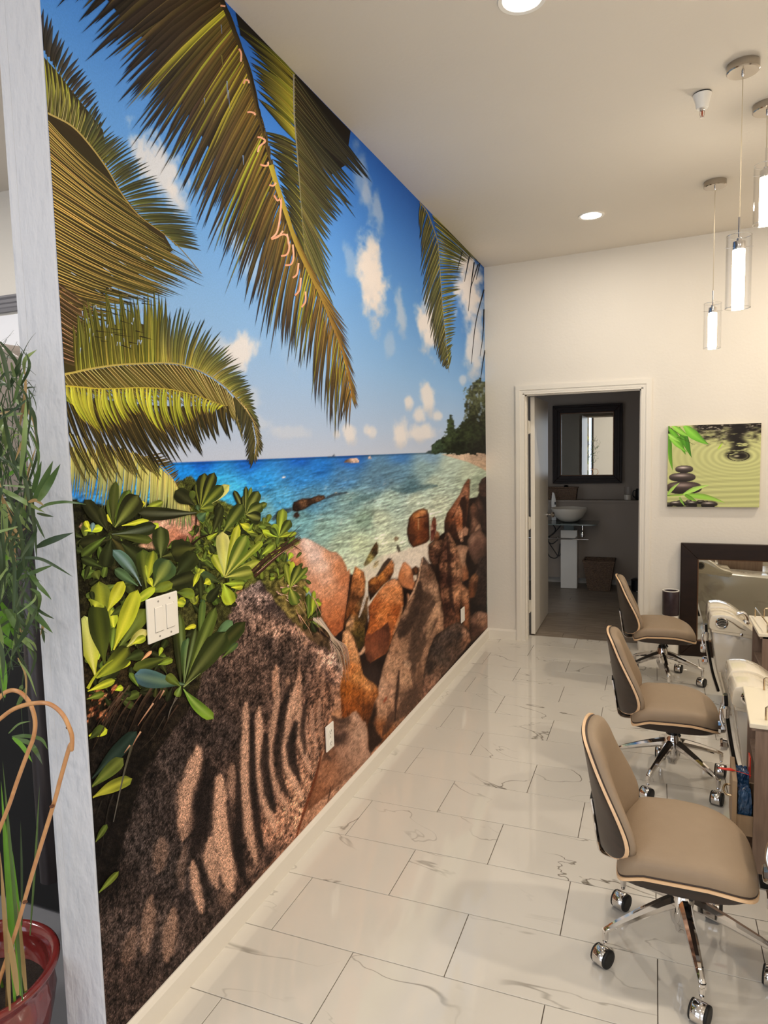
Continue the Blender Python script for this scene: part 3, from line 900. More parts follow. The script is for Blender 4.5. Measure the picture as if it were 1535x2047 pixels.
# orange boulder M with its shaded foot, and the dark hollow below
R6 = T7b([(285, 1400), (390, 1240), (470, 1150), (540, 1110), (592, 1130), (632, 1200), (644, 1300), (644, 1400)]) + T8b([(746, 130), (722, 220), (682, 340), (652, 430), (602, 560), (542, 602), (452, 652), (416, 612), (400, 500), (410, 400), (432, 330), (442, 250), (432, 160)])
paint(T8b([(345, 612), (400, 560), (452, 640), (545, 590), (620, 540), (580, 700), (532, 810), (518, 890), (470, 850), (415, 810), (372, 750)]), s(T8b, (400, 620, (50, 36, 30)), (480, 740, (60, 46, 40)), (560, 640, (40, 29, 25))), grain=.12)
paint(R6, s(T7b, (540, 1130, (222, 156, 110)), (450, 1250, (212, 142, 92)), (560, 1250, (208, 136, 84)), (600, 1300, (206, 136, 86)), (350, 1400, (170, 96, 52)), (450, 1450, (200, 122, 66)), (320, 1480, (130, 70, 36)), (590, 1450, (170, 96, 48))) + s(T8b, (640, 250, (190, 112, 60)), (480, 200, (196, 116, 62)), (470, 300, (186, 106, 54)), (690, 200, (160, 86, 42)), (540, 230, (206, 130, 74)), (660, 380, (170, 100, 58))), grain=.24, gs=2.6, edge=.15, edgew=6)
paint(T8b([(400, 425), (432, 388), (470, 392), (505, 362), (545, 345), (585, 305), (612, 288), (628, 340), (632, 410), (622, 490), (592, 575), (520, 602), (452, 652), (418, 612), (400, 500)]), s(T8b, (450, 430, (120, 70, 46)), (560, 400, (112, 66, 46)), (600, 340, (90, 54, 38)), (470, 560, (140, 84, 56)), (560, 540, (116, 70, 48)), (430, 600, (96, 58, 42))), grain=.12, soft=1.2, streak=.15)
stripe(T8b([(742, 140), (720, 230), (690, 320), (655, 400)]), 3, (222, 160, 112), .6)
# big striped pointed boulder
R7 = T7b([(855, 884), (906, 950), (962, 1050), (1002, 1180), (1022, 1300), (1046, 1500)]) + T8b([(1092, 100), (1112, 250), (1112, 362), (1060, 392), (1022, 440), (992, 520), (962, 640), (932, 760), (916, 870), (930, 960), (700, 1260), (560, 1400), (470, 1320), (470, 1200), (500, 1100), (490, 1010), (520, 900), (562, 700), (602, 580), (652, 430), (692, 350), (732, 230), (782, 130)]) + T7b([(650, 1430), (702, 1300), (742, 1230), (792, 1100), (812, 1000), (832, 900)])
paint(R7, s(T7b, (860, 910, (104, 86, 76)), (850, 1000, (120, 94, 76)), (920, 1050, (112, 84, 66)), (960, 1200, (186, 146, 116)), (880, 1300, (84, 66, 54)), (1000, 1400, (190, 150, 118)), (740, 1350, (170, 130, 102)), (680, 1480, (180, 140, 110))) + s(T8b, (900, 200, (100, 78, 64)), (1000, 200, (190, 148, 116)), (1080, 300, (186, 142, 110)), (760, 300, (110, 84, 68)), (680, 500, (170, 128, 98)), (640, 700, (188, 146, 114)), (760, 560, (176, 136, 106)), (900, 500, (120, 92, 74)), (960, 540, (180, 138, 108)), (860, 760, (170, 128, 98)), (780, 800, (186, 146, 114)), (600, 900, (196, 152, 122)), (560, 1050, (190, 146, 114)), (650, 1100, (150, 112, 86)), (800, 950, (120, 92, 72)), (900, 880, (150, 112, 88)), (560, 1250, (150, 96, 58)))
      , grain=.24, gs=2.6, edge=.18, edgew=8, streak=.12)
for pts, w_, col, a in [([(900, -60), (880, 100), (830, 240), (760, 360), (720, 420)], 11, (62, 48, 40), .85), ([(1020, 110), (930, 250), (860, 400), (830, 560), (850, 720)], 10, (74, 58, 48), .8), ([(1050, 260), (960, 400), (905, 520), (880, 640)], 7, (80, 62, 50), .75), ([(985, 40), (930, 150), (900, 220)], 6, (84, 64, 52), .6),
                        ([(712, 720), (700, 850), (684, 1000), (672, 1190)], 3, (60, 42, 34), .85), ([(745, 650), (800, 655), (832, 720), (850, 840), (880, 970)], 4, (92, 70, 56), .7), ([(860, 860), (820, 980), (760, 1060), (700, 1150)], 12, (80, 60, 48), .65), ([(740, 430), (760, 520), (745, 600)], 8, (140, 108, 84), .5), ([(900, 640), (890, 800), (905, 930)], 5, (96, 72, 56), .6), ([(600, 960), (575, 1010)], 2, (140, 56, 36), .6), ([(650, 1100), (620, 1200), (570, 1300)], 7, (70, 50, 40), .6), ([(505, 1010), (490, 1180), (480, 1300)], 4, (96, 60, 40), .6)]:
    stripe(T8b(pts), w_, col, a, only=R7)
for pts, w_, col, a in [([(770, 640), (800, 700)], 6, (206, 168, 136), .7), ([(1080, 120), (1000, 300), (960, 440)], 5, (206, 164, 128), .5), ([(560, 800), (545, 950)], 7, (212, 170, 138), .6)]:
    stripe(T8b(pts), w_, col, a, only=R7)
stripe(T7b([(845, 900), (815, 1010), (795, 1110), (750, 1240), (700, 1330)]), 2, (220, 180, 146), .7, only=R7)
R15 = T8b([(1112, 362), (1182, 310), (1232, 290), (1292, 310), (1342, 380), (1358, 462), (1310, 530), (930, 990), (916, 870), (940, 720), (982, 540), (1030, 432)])
paint(R15, s(T8b, (1150, 400, (84, 70, 62)), (1230, 330, (112, 90, 76)), (1250, 400, (66, 54, 48)), (1310, 380, (176, 134, 106)), (1330, 450, (150, 108, 82)), (1060, 540, (74, 62, 55)), (1100, 620, (80, 66, 56)), (1000, 700, (78, 62, 52)), (1200, 560, (92, 72, 60)), (980, 850, (156, 116, 92)), (1060, 740, (120, 92, 74)), (950, 900, (150, 110, 88))), grain=.34, gs=2.8, edge=.2, edgew=6)
stripe(T8b([(1005, 640), (990, 700), (975, 760)]), 5, (52, 42, 36), .6, only=R15)
# orange saddle rock
R17 = T8b([(205, 372), (250, 354), (300, 430), (342, 560), (357, 620), (382, 760), (420, 800), (482, 840), (518, 880), (528, 940), (492, 1000), (462, 1130), (440, 1300), (430, 1500), (330, 1300), (190, 1180), (186, 1000), (176, 900), (200, 750), (190, 560)])
paint(R17, s(T8b, (250, 380, (222, 166, 120)), (280, 480, (218, 160, 112)), (320, 600, (216, 156, 104)), (270, 700, (190, 120, 66)), (350, 780, (206, 140, 80)), (440, 850, (204, 140, 86)), (250, 900, (166, 96, 40)), (350, 950, (160, 92, 40)), (460, 960, (180, 112, 60)), (300, 1060, (150, 84, 36)), (420, 1060, (116, 66, 32)), (220, 1080, (140, 78, 36)), (400, 1200, (92, 54, 30)), (215, 560, (196, 130, 80))), grain=.26, gs=2.5, streak=.25, edge=.1)
paint(T8b([(432, 1230), (462, 1110), (492, 1010), (505, 1100), (478, 1200), (520, 1290), (570, 1345), (445, 1480), (430, 1440)]), [(0, 0, (56, 38, 28))], grain=.25, soft=3)
# ---- the great foreground boulder with palm-shadow stripes
R1 = T5b([(-220, 640), (-60, 470), (0, 428), (60, 440), (122, 490), (156, 560), (192, 640), (300, 770), (372, 850), (452, 930), (530, 1000), (548, 1100), (542, 1200), (600, 1230), (642, 1272), (702, 1240), (762, 1190), (822, 1180), (882, 1230), (922, 1290), (1000, 1440), (1052, 1560), (1062, 1650), (1022, 1820), (1000, 1990)]) + T7([(1340, 40), (1320, 170), (1290, 250), (1255, 400), (1215, 560), (1160, 760), (1125, 830), (900, 1060), (500, 1540), (150, 1900), (-20, 1900), (-60, 400), (200, 150), (300, 60), (440, -80), (560, -250)])
paint(R1, s(T7, (100, 300, (26, 22, 20)), (200, 600, (28, 24, 21)), (150, 1000, (30, 25, 22)), (300, 500, (40, 34, 30)), (350, 850, (66, 58, 54)), (400, 650, (62, 54, 50)), (500, 450, (66, 57, 52)), (600, 250, (60, 51, 46)), (560, 50, (66, 56, 50)), (700, 100, (72, 60, 53)), (760, 300, (64, 54, 49)), (900, 100, (76, 62, 54)), (1000, 60, (80, 64, 55)), (650, 700, (64, 54, 50)), (800, 850, (66, 54, 48)), (500, 1000, (66, 58, 54)), (600, 1100, (70, 60, 56)), (450, 1250, (74, 63, 57)), (300, 1350, (70, 60, 55)), (250, 1500, (66, 54, 48)), (700, 1230, (66, 55, 49)), (860, 1040, (76, 60, 52)), (960, 620, (70, 55, 48)), (1100, 300, (84, 64, 54)), (1180, 200, (112, 84, 68)), (1270, 150, (116, 86, 68)), (1230, 330, (140, 104, 82)), (1100, 700, (196, 146, 116)), (1020, 780, (160, 118, 94)), (1150, 560, (190, 142, 112)), (960, 950, (86, 67, 57)))
      + s(T5b, (20, 470, (170, 150, 140)), (60, 560, (66, 58, 56)), (100, 700, (150, 126, 114)), (250, 900, (74, 62, 56)), (400, 950, (70, 58, 52)), (250, 1160, (168, 134, 114)), (450, 1150, (150, 118, 100)), (100, 1130, (150, 120, 102)), (350, 1300, (84, 68, 58)), (100, 1300, (74, 61, 54)), (700, 1350, (120, 94, 80)), (850, 1280, (206, 174, 156)), (920, 1450, (196, 160, 140)), (1000, 1560, (212, 176, 156)), (830, 1500, (176, 140, 120)), (600, 1500, (88, 70, 60)), (300, 1500, (72, 59, 52)), (900, 1700, (150, 114, 94)), (750, 1750, (110, 84, 70)), (500, 1800, (84, 67, 57)), (850, 1900, (120, 88, 70)))
      , grain=.62, gs=2.6, streak=.3, soft=1.4)
B1 = (212, 168, 138)
for pts, w_, a in [([(1030, -40), (1035, 120), (1012, 260), (992, 370), (1000, 500), (1040, 600), (1090, 690)], 6.5, .75), ([(1150, 10), (1112, 130), (1078, 280), (1070, 420), (1108, 530), (1160, 620)], 9, .9), ([(872, 150), (870, 400), (868, 600), (888, 800), (925, 960)], 10, .85), ([(940, 170), (938, 330), (946, 500), (972, 650), (1022, 790)], 10, .9), ([(1150, 40), (1140, 250), (1152, 350), (1205, 490)], 7, .8), ([(1212, 170), (1216, 300), (1242, 410)], 4, .8), ([(1180, 180), (1180, 300), (1210, 420)], 3.5, .7), ([(1250, 120), (1246, 250), (1262, 340)], 4, .7),
                    ([(738, 530), (742, 700), (756, 850), (780, 1000), (795, 1090)], 18, .95), ([(625, 380), (605, 500), (565, 600), (545, 760)], 16, .85), ([(575, 650), (565, 760), (550, 830)], 14, .6), ([(690, 840), (690, 950), (722, 1080)], 12, .8), ([(600, 950), (618, 1080), (648, 1210)], 9, .85), ([(445, 840), (425, 1000)], 14, .35), ([(505, 1200), (485, 1330), (470, 1450)], 14, .5), ([(385, 1130), (375, 1280), (350, 1420)], 12, .45), ([(800, 460), (806, 560), (815, 650)], 10, .5), ([(300, 1300), (260, 1480)], 14, .3), ([(560, 880), (540, 1000), (545, 1100)], 9, .25), ([(760, 1100), (770, 1180)], 14, .3), ([(870, 1000), (900, 1010)], 12, .35)]:
    stripe(T7(pts), w_, B1 if w_ > 5 else (190, 148, 122), a, only=R1)
for pts, w_, a in [([(200, 1600), (180, 1800), (170, 2000)], 4.5, .8), ([(360, 1750), (340, 1950)], 4, .7), ([(500, 1620), (490, 1800), (480, 2000)], 4, .8), ([(590, 1280), (570, 1340)], 5, .7), ([(760, 1420), (745, 1600), (725, 1800)], 3.5, .6), ([(800, 1720), (800, 1900), (790, 2000)], 4, .6), ([(920, 1850), (930, 2000)], 3, .6)]:
    stripe(T5b(pts), w_, (190, 146, 118), a, only=R1)
DK = (34, 28, 26)
for pts, w_, a in [([(1090, 60), (1060, 200), (1035, 380), (1045, 520), (1090, 620)], 8, .7), ([(1130, 240), (1100, 360), (1110, 450), (1150, 540)], 9, .8), ([(905, 200), (905, 420), (910, 600), (935, 780), (960, 900)], 7, .75), ([(975, 300), (968, 450), (985, 600), (1020, 700)], 9, .8), ([(830, 500), (835, 700), (830, 850), (850, 1000), (870, 1060)], 9, .75), ([(680, 450), (660, 600), (650, 740), (610, 900)], 18, .7), ([(640, 950), (660, 1060), (700, 1160)], 6, .6), ([(780, 640), (800, 800), (820, 950)], 6, .6), ([(1180, 130), (1160, 280), (1175, 400)], 5, .6), ([(560, 1120), (540, 1250)], 12, .4)]:
    stripe(T7(pts), w_, DK, a, only=R1)
for pts, w_, a in [([(40, 560), (130, 520)], 5, .7), ([(0, 620), (60, 640), (110, 600)], 7, .75), ([(180, 760), (140, 860), (60, 900)], 7, .6), ([(860, 1350), (840, 1480)], 4, .5), ([(960, 1600), (1020, 1700)], 3, .5), ([(800, 1600), (870, 1750), (950, 1850)], 5, .45)]:
    stripe(T5b(pts), w_, (58, 48, 46), a, only=R1)
# smooth rock at the lower right of it
R1b = T8b([(98, 1105), (130, 1085), (162, 1068), (192, 1095), (196, 1160), (250, 1140), (290, 1100), (320, 1086), (352, 1130), (382, 1180), (412, 1192), (430, 1300), (432, 1440), (470, 1500), (-120, 2000), (-80, 1750), (-20, 1600), (30, 1480), (70, 1330), (100, 1190)])
paint(R1b, s(T8b, (160, 1085, (220, 160, 118)), (120, 1110, (200, 146, 108)), (320, 1110, (206, 164, 136)), (250, 1230, (170, 132, 106)), (350, 1300, (200, 160, 132)), (200, 1300, (110, 84, 70)), (130, 1340, (96, 74, 62)), (300, 1420, (196, 154, 126)), (400, 1400, (186, 146, 120)), (200, 1450, (176, 134, 108)), (100, 1480, (130, 92, 70)), (60, 1600, (170, 118, 86)), (-60, 1800, (150, 100, 70))), grain=.2, gs=2.5, edge=.15)
for pts, w_, a in [([(100, 1130), (150, 1175), (200, 1185), (260, 1150)], 5, .75), ([(115, 1190), (170, 1235), (230, 1220), (270, 1180)], 4, .5), ([(130, 1330), (180, 1350), (215, 1310)], 9, .6), ([(60, 1490), (90, 1530)], 4, .6)]:
    stripe(T8b(pts), w_, (66, 50, 42), a, only=R1b)
stripe(T7([(1262, 390), (1230, 520), (1190, 640), (1150, 760), (1130, 830)]), 2.6, (110, 58, 34), .85)
stripe(T7([(1310, 560), (1292, 650)]), 1.2, (70, 46, 36), .8)

GR[WZ > ZH] = .06
# ---- ground and shade behind the shrub on the left
bush = [(100, 985), (170, 1005), (240, 1010), (330, 1000), (352, 965), (380, 950), (420, 985), (450, 1005), (480, 1020), (510, 1038), (545, 1050), (572, 1062), (600, 1082), (560, 1110), (590, 1130), (612, 1165), (615, 1200), (655, 1250), (660, 1300), (620, 1280), (560, 1215), (520, 1160), (470, 1185), (455, 1240), (420, 1290), (390, 1400), (330, 1480), (280, 1560), (240, 1700), (200, 1800), (90, 1900)]
paint(bush, [(150, 1080, (36, 36, 22)), (300, 1080, (44, 46, 26)), (400, 1060, (92, 98, 44)), (480, 1100, (96, 104, 46)), (560, 1080, (110, 120, 54)), (250, 1200, (40, 38, 24)), (420, 1200, (70, 70, 38)), (220, 1350, (52, 44, 28)), (300, 1420, (36, 30, 24)), (230, 1500, (30, 26, 22)), (200, 1700, (28, 24, 21)), (600, 1200, (120, 106, 60)), (640, 1270, (90, 72, 52))], grain=.4, gs=6, soft=2, rough=5)
paint(T1b([(880, 640), (1000, 600), (1200, 580), (1450, 560), (1520, 600), (1530, 800), (1400, 900), (1130, 960), (900, 960), (790, 920), (900, 850)]), s(T1b, (1100, 640, (226, 178, 150)), (1350, 720, (226, 172, 142)), (1200, 800, (196, 134, 104)), (1300, 850, (150, 96, 76)), (950, 900, (206, 166, 130))), grain=.22, gs=4, soft=3, rough=4)
for (u, v, r_) in ((80, 690, 30), (460, 880, 34), (850, 935, 40), (1100, 990, 30), (130, 800, 16), (160, 740, 26)):
    (q,) = T1b([(u, v)])
    stripe([(q[0] - 3, q[1]), (q[0] + 3, q[1])], r_ * .16, (226, 178, 146), .9)
# warm litter under the leaves
for k in range(46):
    u = rng.uniform(60, 420); v = rng.uniform(-20, 330)
    if u + v * .9 > 560:
        continue
    (q,) = T6b([(u, v)])
    L_ = rng.uniform(4, 15)
    stripe([q, (q[0] + L_ * .8, q[1] - L_ * .8)], rng.uniform(1.2, 3.4), [(236, 150, 100), (214, 128, 84), (240, 170, 120), (90, 50, 34)][k % 4], .85)

# ------------------------------------------------------------------ crisp layer: leaves, leaflets, twigs
LV, LF, LC = [], [], []       # vertices in photograph pixels, faces, colours
LD = []                        # print layer of every vertex
layer = [0]


def shape(pts, faces, colsv):
    k = len(LV)
    layer[0] += 1
    LV.extend(pts)
    LC.extend(colsv)
    LD.extend([layer[0]] * len(pts))
    LF.extend([tuple(i + k for i in f) for f in faces])


def jit(c, a=.12):
    f = 1 + rng.uniform(-a, a)
    return tuple(min(255, max(0, v * f * (1 + rng.uniform(-.04, .04)))) for v in c)


def leaflet(p0, p1, w_, c0, c1, bend=0.0, rib=None, n=5, tipc=None, belly=.35, split=.30):
    p0 = np.asarray(p0, float); p1 = np.asarray(p1, float)
    d = p1 - p0
    L_ = math.hypot(*d) + 1e-6
    nn = np.array([-d[1], d[0]]) / L_
    V_, C_, F_ = [], [], []
    c0 = np.array(c0, float); c1 = np.array(c1, float)
    for i in range(n + 1):
        t_ = i / n
        p = p0 + d * t_ + nn * bend * L_ * 4 * t_ * (1 - t_) * .5 + np.array([0, 1]) * 0
        hw = w_ * .5 * (((t_ + .12) / (belly + .12)) ** .6 if t_ < belly else max(0.0, (1 - t_) / (1 - belly)) ** .75)
        c = c0 * (1 - t_) + c1 * t_
        if tipc is not None and t_ > .8:
            c = np.array(tipc, float)
        r_ = np.array(rib, float) if rib is not None else c * 1.12
        r_ = r_ * (1 - t_ * .5) + c * t_ * .5
        V_ += [tuple(p + nn * hw), tuple(p), tuple(p - nn * hw)]
        C_ += [tuple(c * (1 + split)), tuple(r_), tuple(c * (1 - split))]
        if i:
            a = 3 * (i - 1)
            F_ += [(a, a + 1, a + 4, a + 3), (a + 1, a + 2, a + 5, a + 4)]
    shape(V_, F_, C_)


def along(P, t_):
    P = np.asarray(P, float)
    d = np.r_[0, np.cumsum(np.hypot(*np.diff(P, axis=0).T))]
    return np.array([np.interp(t_ * d[-1], d, P[:, 0]), np.interp(t_ * d[-1], d, P[:, 1])])


def alongi(P, t_):
    """by index, so that traced tips pair with their stretch of the stem"""
    P = np.asarray(P, float)
    return np.array([np.interp(t_ * (len(P) - 1), np.arange(len(P)), P[:, 0]), np.interp(t_ * (len(P) - 1), np.arange(len(P)), P[:, 1])])


def frond(base, tips, n, w_, c0, c1, bend=0.06, rib=None, pair=False, mixc=None, ribw=1.2, jt=3.0, tipc=None, w2=None, c0b=None, c1b=None, order=1, jl=.08, belly=.35):
    ribs = []
    idx = range(n) if order > 0 else range(n - 1, -1, -1)
    for i in idx:
        t_ = (i + .5) / n + rng.uniform(-.25, .25) / n
        b = alongi(base, t_) if pair else along(base, t_)
        e = alongi(tips, t_) + rng.uniform(-jt, jt, 2)
        e = b + (e - b) * (1 + rng.uniform(-jl, jl))
        ww = (w_ if w2 is None else w_ * (1 - t_) + w2 * t_) * rng.uniform(.8, 1.2)
        a0 = np.array(c0, float) if c0b is None else np.array(c0, float) * (1 - t_) + np.array(c0b, float) * t_
        a1 = np.array(c1, float) if c1b is None else np.array(c1, float) * (1 - t_) + np.array(c1b, float) * t_
        if mixc is not None and rng.rand() < mixc[0]:
            a0, a1 = np.array(mixc[1], float), np.array(mixc[2], float)
        leaflet(b, e, ww, jit(a0, .22), jit(a1, .22), bend * rng.uniform(.5, 1.5), None, tipc=tipc, belly=belly)
        if rib is not None and i % 2 == 0:
            bb = bend
            d_ = e - b
            L_ = math.hypot(*d_) + 1e-6
            mid = (b + e) / 2 + np.array([-d_[1], d_[0]]) * bb * .5
            ribs.append((b, mid, b + d_ * .93, a1))
    for b, mid, e, a1 in ribs:
        stroke([b, mid, e], ribw, jit(rib, .2), np.array(jit(rib, .2)) * .6 + np.array(jit(a1, .2)) * .4, k=3)


def stroke(pts, w_, c, c2=None, taper=True, k=4):
    P = catmull(pts, k) if len(pts) > 2 else [np.asarray(p, float) for p in pts]
    c = np.array(c, float); c2 = c if c2 is None else np.array(c2, float)
    V_, C_, F_ = [], [], []
    n = len(P)
    for i, p in enumerate(P):
        d = P[min(i + 1, n - 1)] - P[max(i - 1, 0)]
        nn = np.array([-d[1], d[0]]) / (math.hypot(*d) + 1e-9)
        t_ = i / (n - 1)
        hw = w_ * .5 * ((1 - t_ * .75) if taper else 1)
        cc = c * (1 - t_) + c2 * t_
        V_ += [tuple(p + nn * hw), tuple(p - nn * hw)]
        C_ += [tuple(cc * 1.06), tuple(cc * .92)]
        if i:
            a = 2 * (i - 1)
            F_.append((a, a + 1, a + 3, a + 2))
    shape(V_, F_, C_)


def flatpoly(poly, c):
    import mathutils
    tess = mathutils.geometry.tessellate_polygon([[Vector((p[0], p[1], 0)) for p in poly]])
    shape([tuple(p) for p in poly], tess, [jit(c, .1) for _ in poly])


def leaf(base, tip, w_, c, c2=None, rib=None, bend=0.0, dark=None, n=8, belly=.66, pinch=.22):
    """broad paddle-shaped leaf: narrow at the stem, widest near its rounded end"""
    p0 = np.asarray(base, float); p1 = np.asarray(tip, float)
    d = p1 - p0
    L_ = math.hypot(*d) + 1e-6
    nn = np.array([-d[1], d[0]]) / L_
    c = np.array(c, float); c2 = np.array(c2 if c2 is not None else c, float)
    rb = np.array(rib, float) if rib is not None else np.minimum(255, c * 1.35 + 12)
    V_, C_, F_ = [], [], []
    n = 10
    for i in range(n + 1):
        t_ = i / n
        if t_ < belly:
            hw = pinch * .45 + (1 - pinch * .45) * (math.sin(t_ / belly * math.pi / 2)) ** 1.5
        else:
            q = (t_ - belly) / (1 - belly)
            hw = max(0.0, 1 - q ** 3.2) ** .55
        hw *= w_ * .5 * (1 + .05 * math.sin(7 * t_ + p0[0]))
        p = p0 + d * t_ + nn * bend * L_ * 2 * t_ * (1 - t_)
        cc = c * (1 - t_) + c2 * t_
        n1 = 1 + .10 * math.sin(t_ * 9 + p0[1])
        V_ += [tuple(p + nn * hw), tuple(p + nn * hw * .55), tuple(p + nn * w_ * .022), tuple(p - nn * w_ * .022), tuple(p - nn * hw * .55), tuple(p - nn * hw)]
        r_ = rb * (1 - t_ * .55) + cc * t_ * .55
        C_ += [tuple(cc * 1.10), tuple(cc * 1.02 * n1), tuple(r_), tuple(r_), tuple(cc * .92 * n1), tuple(cc * .86)]
        if i:
            a = 6 * (i - 1)
            F_ += [(a + q, a + q + 1, a + q + 7, a + q + 6) for q in range(5)]
    shape(V_, F_, C_)


# ---- palm fronds, back to front
# F5: pale lower-left frond
frond([(140, 893), (200, 900), (260, 907), (310, 926), (342, 955), (358, 981), (378, 1012)], [(140, 985), (170, 1005), (210, 1018), (250, 1022), (290, 1035), (325, 1046), (352, 1052), (386, 1058)], 96, 5.2, (176, 166, 84), (112, 124, 92), -.05, (206, 194, 120), jt=4)
frond([(285, 912), (320, 932), (345, 958), (358, 981)], [(330, 905), (348, 920), (357, 939), (362, 975)], 18, 3.6, (120, 104, 50), (66, 62, 44), .05)
stroke([(200, 899), (260, 906), (310, 925), (342, 954), (360, 985), (382, 1018)], 2.4, (206, 184, 110))
# F1 top left
flatpoly([(70, 95), (110, 140), (150, 190), (205, 260), (215, 330), (180, 295), (143, 251), (94, 225), (60, 225)], (64, 60, 36))
frond([(80, 90), (100, 120), (125, 160), (146, 190), (175, 225), (200, 255)], [(84, 14), (101, 39), (121, 67), (142, 97), (162, 130), (175, 148), (187, 174), (195, 195), (199, 215), (203, 245)], 24, 12, (62, 56, 40), (56, 58, 64), -.04, jt=1.5, w2=5)
frond([(90, 225), (130, 238), (170, 285)], [(80, 90), (101, 120), (122, 145), (143, 185), (172, 223), (190, 250)], 12, 7.5, (104, 104, 48), (146, 146, 62), .03, jt=2)
frond([(92, 222), (150, 262), (182, 293)], [(96, 150), (150, 195), (205, 255)], 26, 4, (92, 88, 44), (110, 110, 66), .02, (190, 180, 120), jt=3)
# F2 upper side
frond([(160, 268), (182, 293), (215, 339), (241, 384), (277, 430), (300, 450), (330, 470), (352, 492)], [(186, 208), (204, 225), (236, 270), (250, 277), (273, 304), (287, 322), (311, 352), (336, 385), (364, 418), (384, 438), (390, 451), (394, 467), (398, 484), (402, 505)], 56, 7, (84, 84, 40), (58, 64, 58), -.05, jt=2.5, w2=5)
# F2 lower fan
flatpoly([(60, 200), (94, 225), (143, 251), (182, 293), (215, 339), (241, 384), (277, 430), (326, 466), (345, 500), (300, 540), (240, 560), (190, 600), (128, 660), (90, 660), (70, 400)], (66, 56, 32))
frond([(70, 212), (78, 300), (84, 400), (92, 480), (100, 560), (104, 610)], [(240, 380), (285, 438), (345, 500), (398, 545), (380, 566), (345, 582), (300, 596), (250, 606), (215, 640)], 120, 6.6, (74, 62, 34), (82, 78, 40), .05, rib=(206, 176, 96), jt=5, belly=.5, ribw=2.1)
stroke([(70, 212), (94, 226), (143, 252), (182, 294), (215, 340), (241, 385), (277, 431), (326, 467), (362, 499), (402, 547)], 4.0, (186, 168, 100), (150, 128, 70))
for k in range(22):   # glints of sky through the fan
    q = np.array([rng.uniform(125, 330), rng.uniform(480, 640)])
    if q[1] < 330 + .55 * q[0]:
        continue
    L_ = rng.uniform(4, 16)
    leaflet(q, q + np.array([L_, L_ * .62]), rng.uniform(.8, 1.8), (150, 174, 200), (176, 190, 206))
# F3 left: upright blades above the arching stem
flatpoly([(110, 640), (160, 640), (210, 655), (260, 640), (320, 660), (330, 726), (228, 731), (176, 740), (110, 752)], (72, 64, 34))
frond([(104, 560), (112, 640), (118, 720)], [(205, 622), (196, 690), (186, 735)], 30, 6.5, (78, 64, 40), (92, 78, 46), .06, (206, 160, 122), jt=6)
frond([(150, 742), (176, 738), (228, 730), (277, 727), (330, 725)], [(150, 650), (172, 615), (205, 598), (245, 590), (285, 588), (330, 604)], 40, 11, (112, 108, 44), (84, 86, 40), .02, (186, 176, 74), jt=8, jl=.14)
for k in range(26):
    y0 = rng.uniform(575, 690); x0 = rng.uniform(185, 290)
    stroke([(x0, y0), (x0 + rng.uniform(14, 34), y0 + rng.uniform(2, 9))], rng.uniform(1.2, 2.4), (46, 42, 30))
for k in range(26):
    q = np.array([rng.uniform(150, 285), rng.uniform(600, 700)])
    stroke([q, q + np.array([rng.uniform(-2, 2), rng.uniform(4, 12)])], rng.uniform(1, 2.5), (170, 190, 214))
# F3 upper right
frond([(322, 725), (358, 728), (391, 737), (423, 753), (449, 772), (470, 794), (490, 814), (503, 836)], [(322, 606), (345, 625), (375, 622), (404, 638), (427, 658), (456, 690), (472, 714), (484, 738), (491, 755), (498, 766), (503, 782), (508, 802), (514, 830), (522, 855)], 62, 6.6, (138, 132, 60), (58, 68, 58), -.06, jt=3, jl=.12)
# F3 lower side
flatpoly([(110, 748), (176, 741), (228, 733), (277, 730), (326, 728), (358, 731), (391, 741), (423, 758), (449, 778), (470, 805), (440, 812), (391, 792), (326, 780), (228, 780), (110, 776)], (72, 64, 34))
frond([(110, 750), (176, 740), (228, 732), (277, 729), (326, 727), (358, 730), (391, 740), (423, 757), (449, 777), (472, 803)], [(140, 800), (215, 802), (265, 805), (320, 806), (365, 806), (402, 812), (432, 818), (455, 832), (475, 852), (487, 884)], 100, 5.6, (78, 70, 36), (112, 102, 50), .03, (206, 188, 120), jt=3)
stroke([(110, 750), (140, 746), (176, 738), (228, 730), (277, 727), (326, 725), (358, 728), (391, 737), (423, 753), (449, 772), (470, 793), (490, 814), (505, 841), (513, 880)], 4.5, (196, 178, 92), (150, 140, 90))
# F3 drooping tip
frond([(468, 792), (490, 814), (505, 841), (513, 880), (508, 912)], [(500, 828), (513, 846), (521, 866), (526, 888), (522, 908), (507, 934)], 34, 4.4, (84, 80, 44), (66, 66, 52), .08, (190, 170, 110), jt=2)
frond([(466, 792), (488, 816), (502, 841), (509, 880), (505, 915)], [(470, 842), (480, 868), (487, 895), (493, 920), (500, 936)], 34, 4.4, (72, 68, 38), (58, 58, 46), -.06, jt=2)
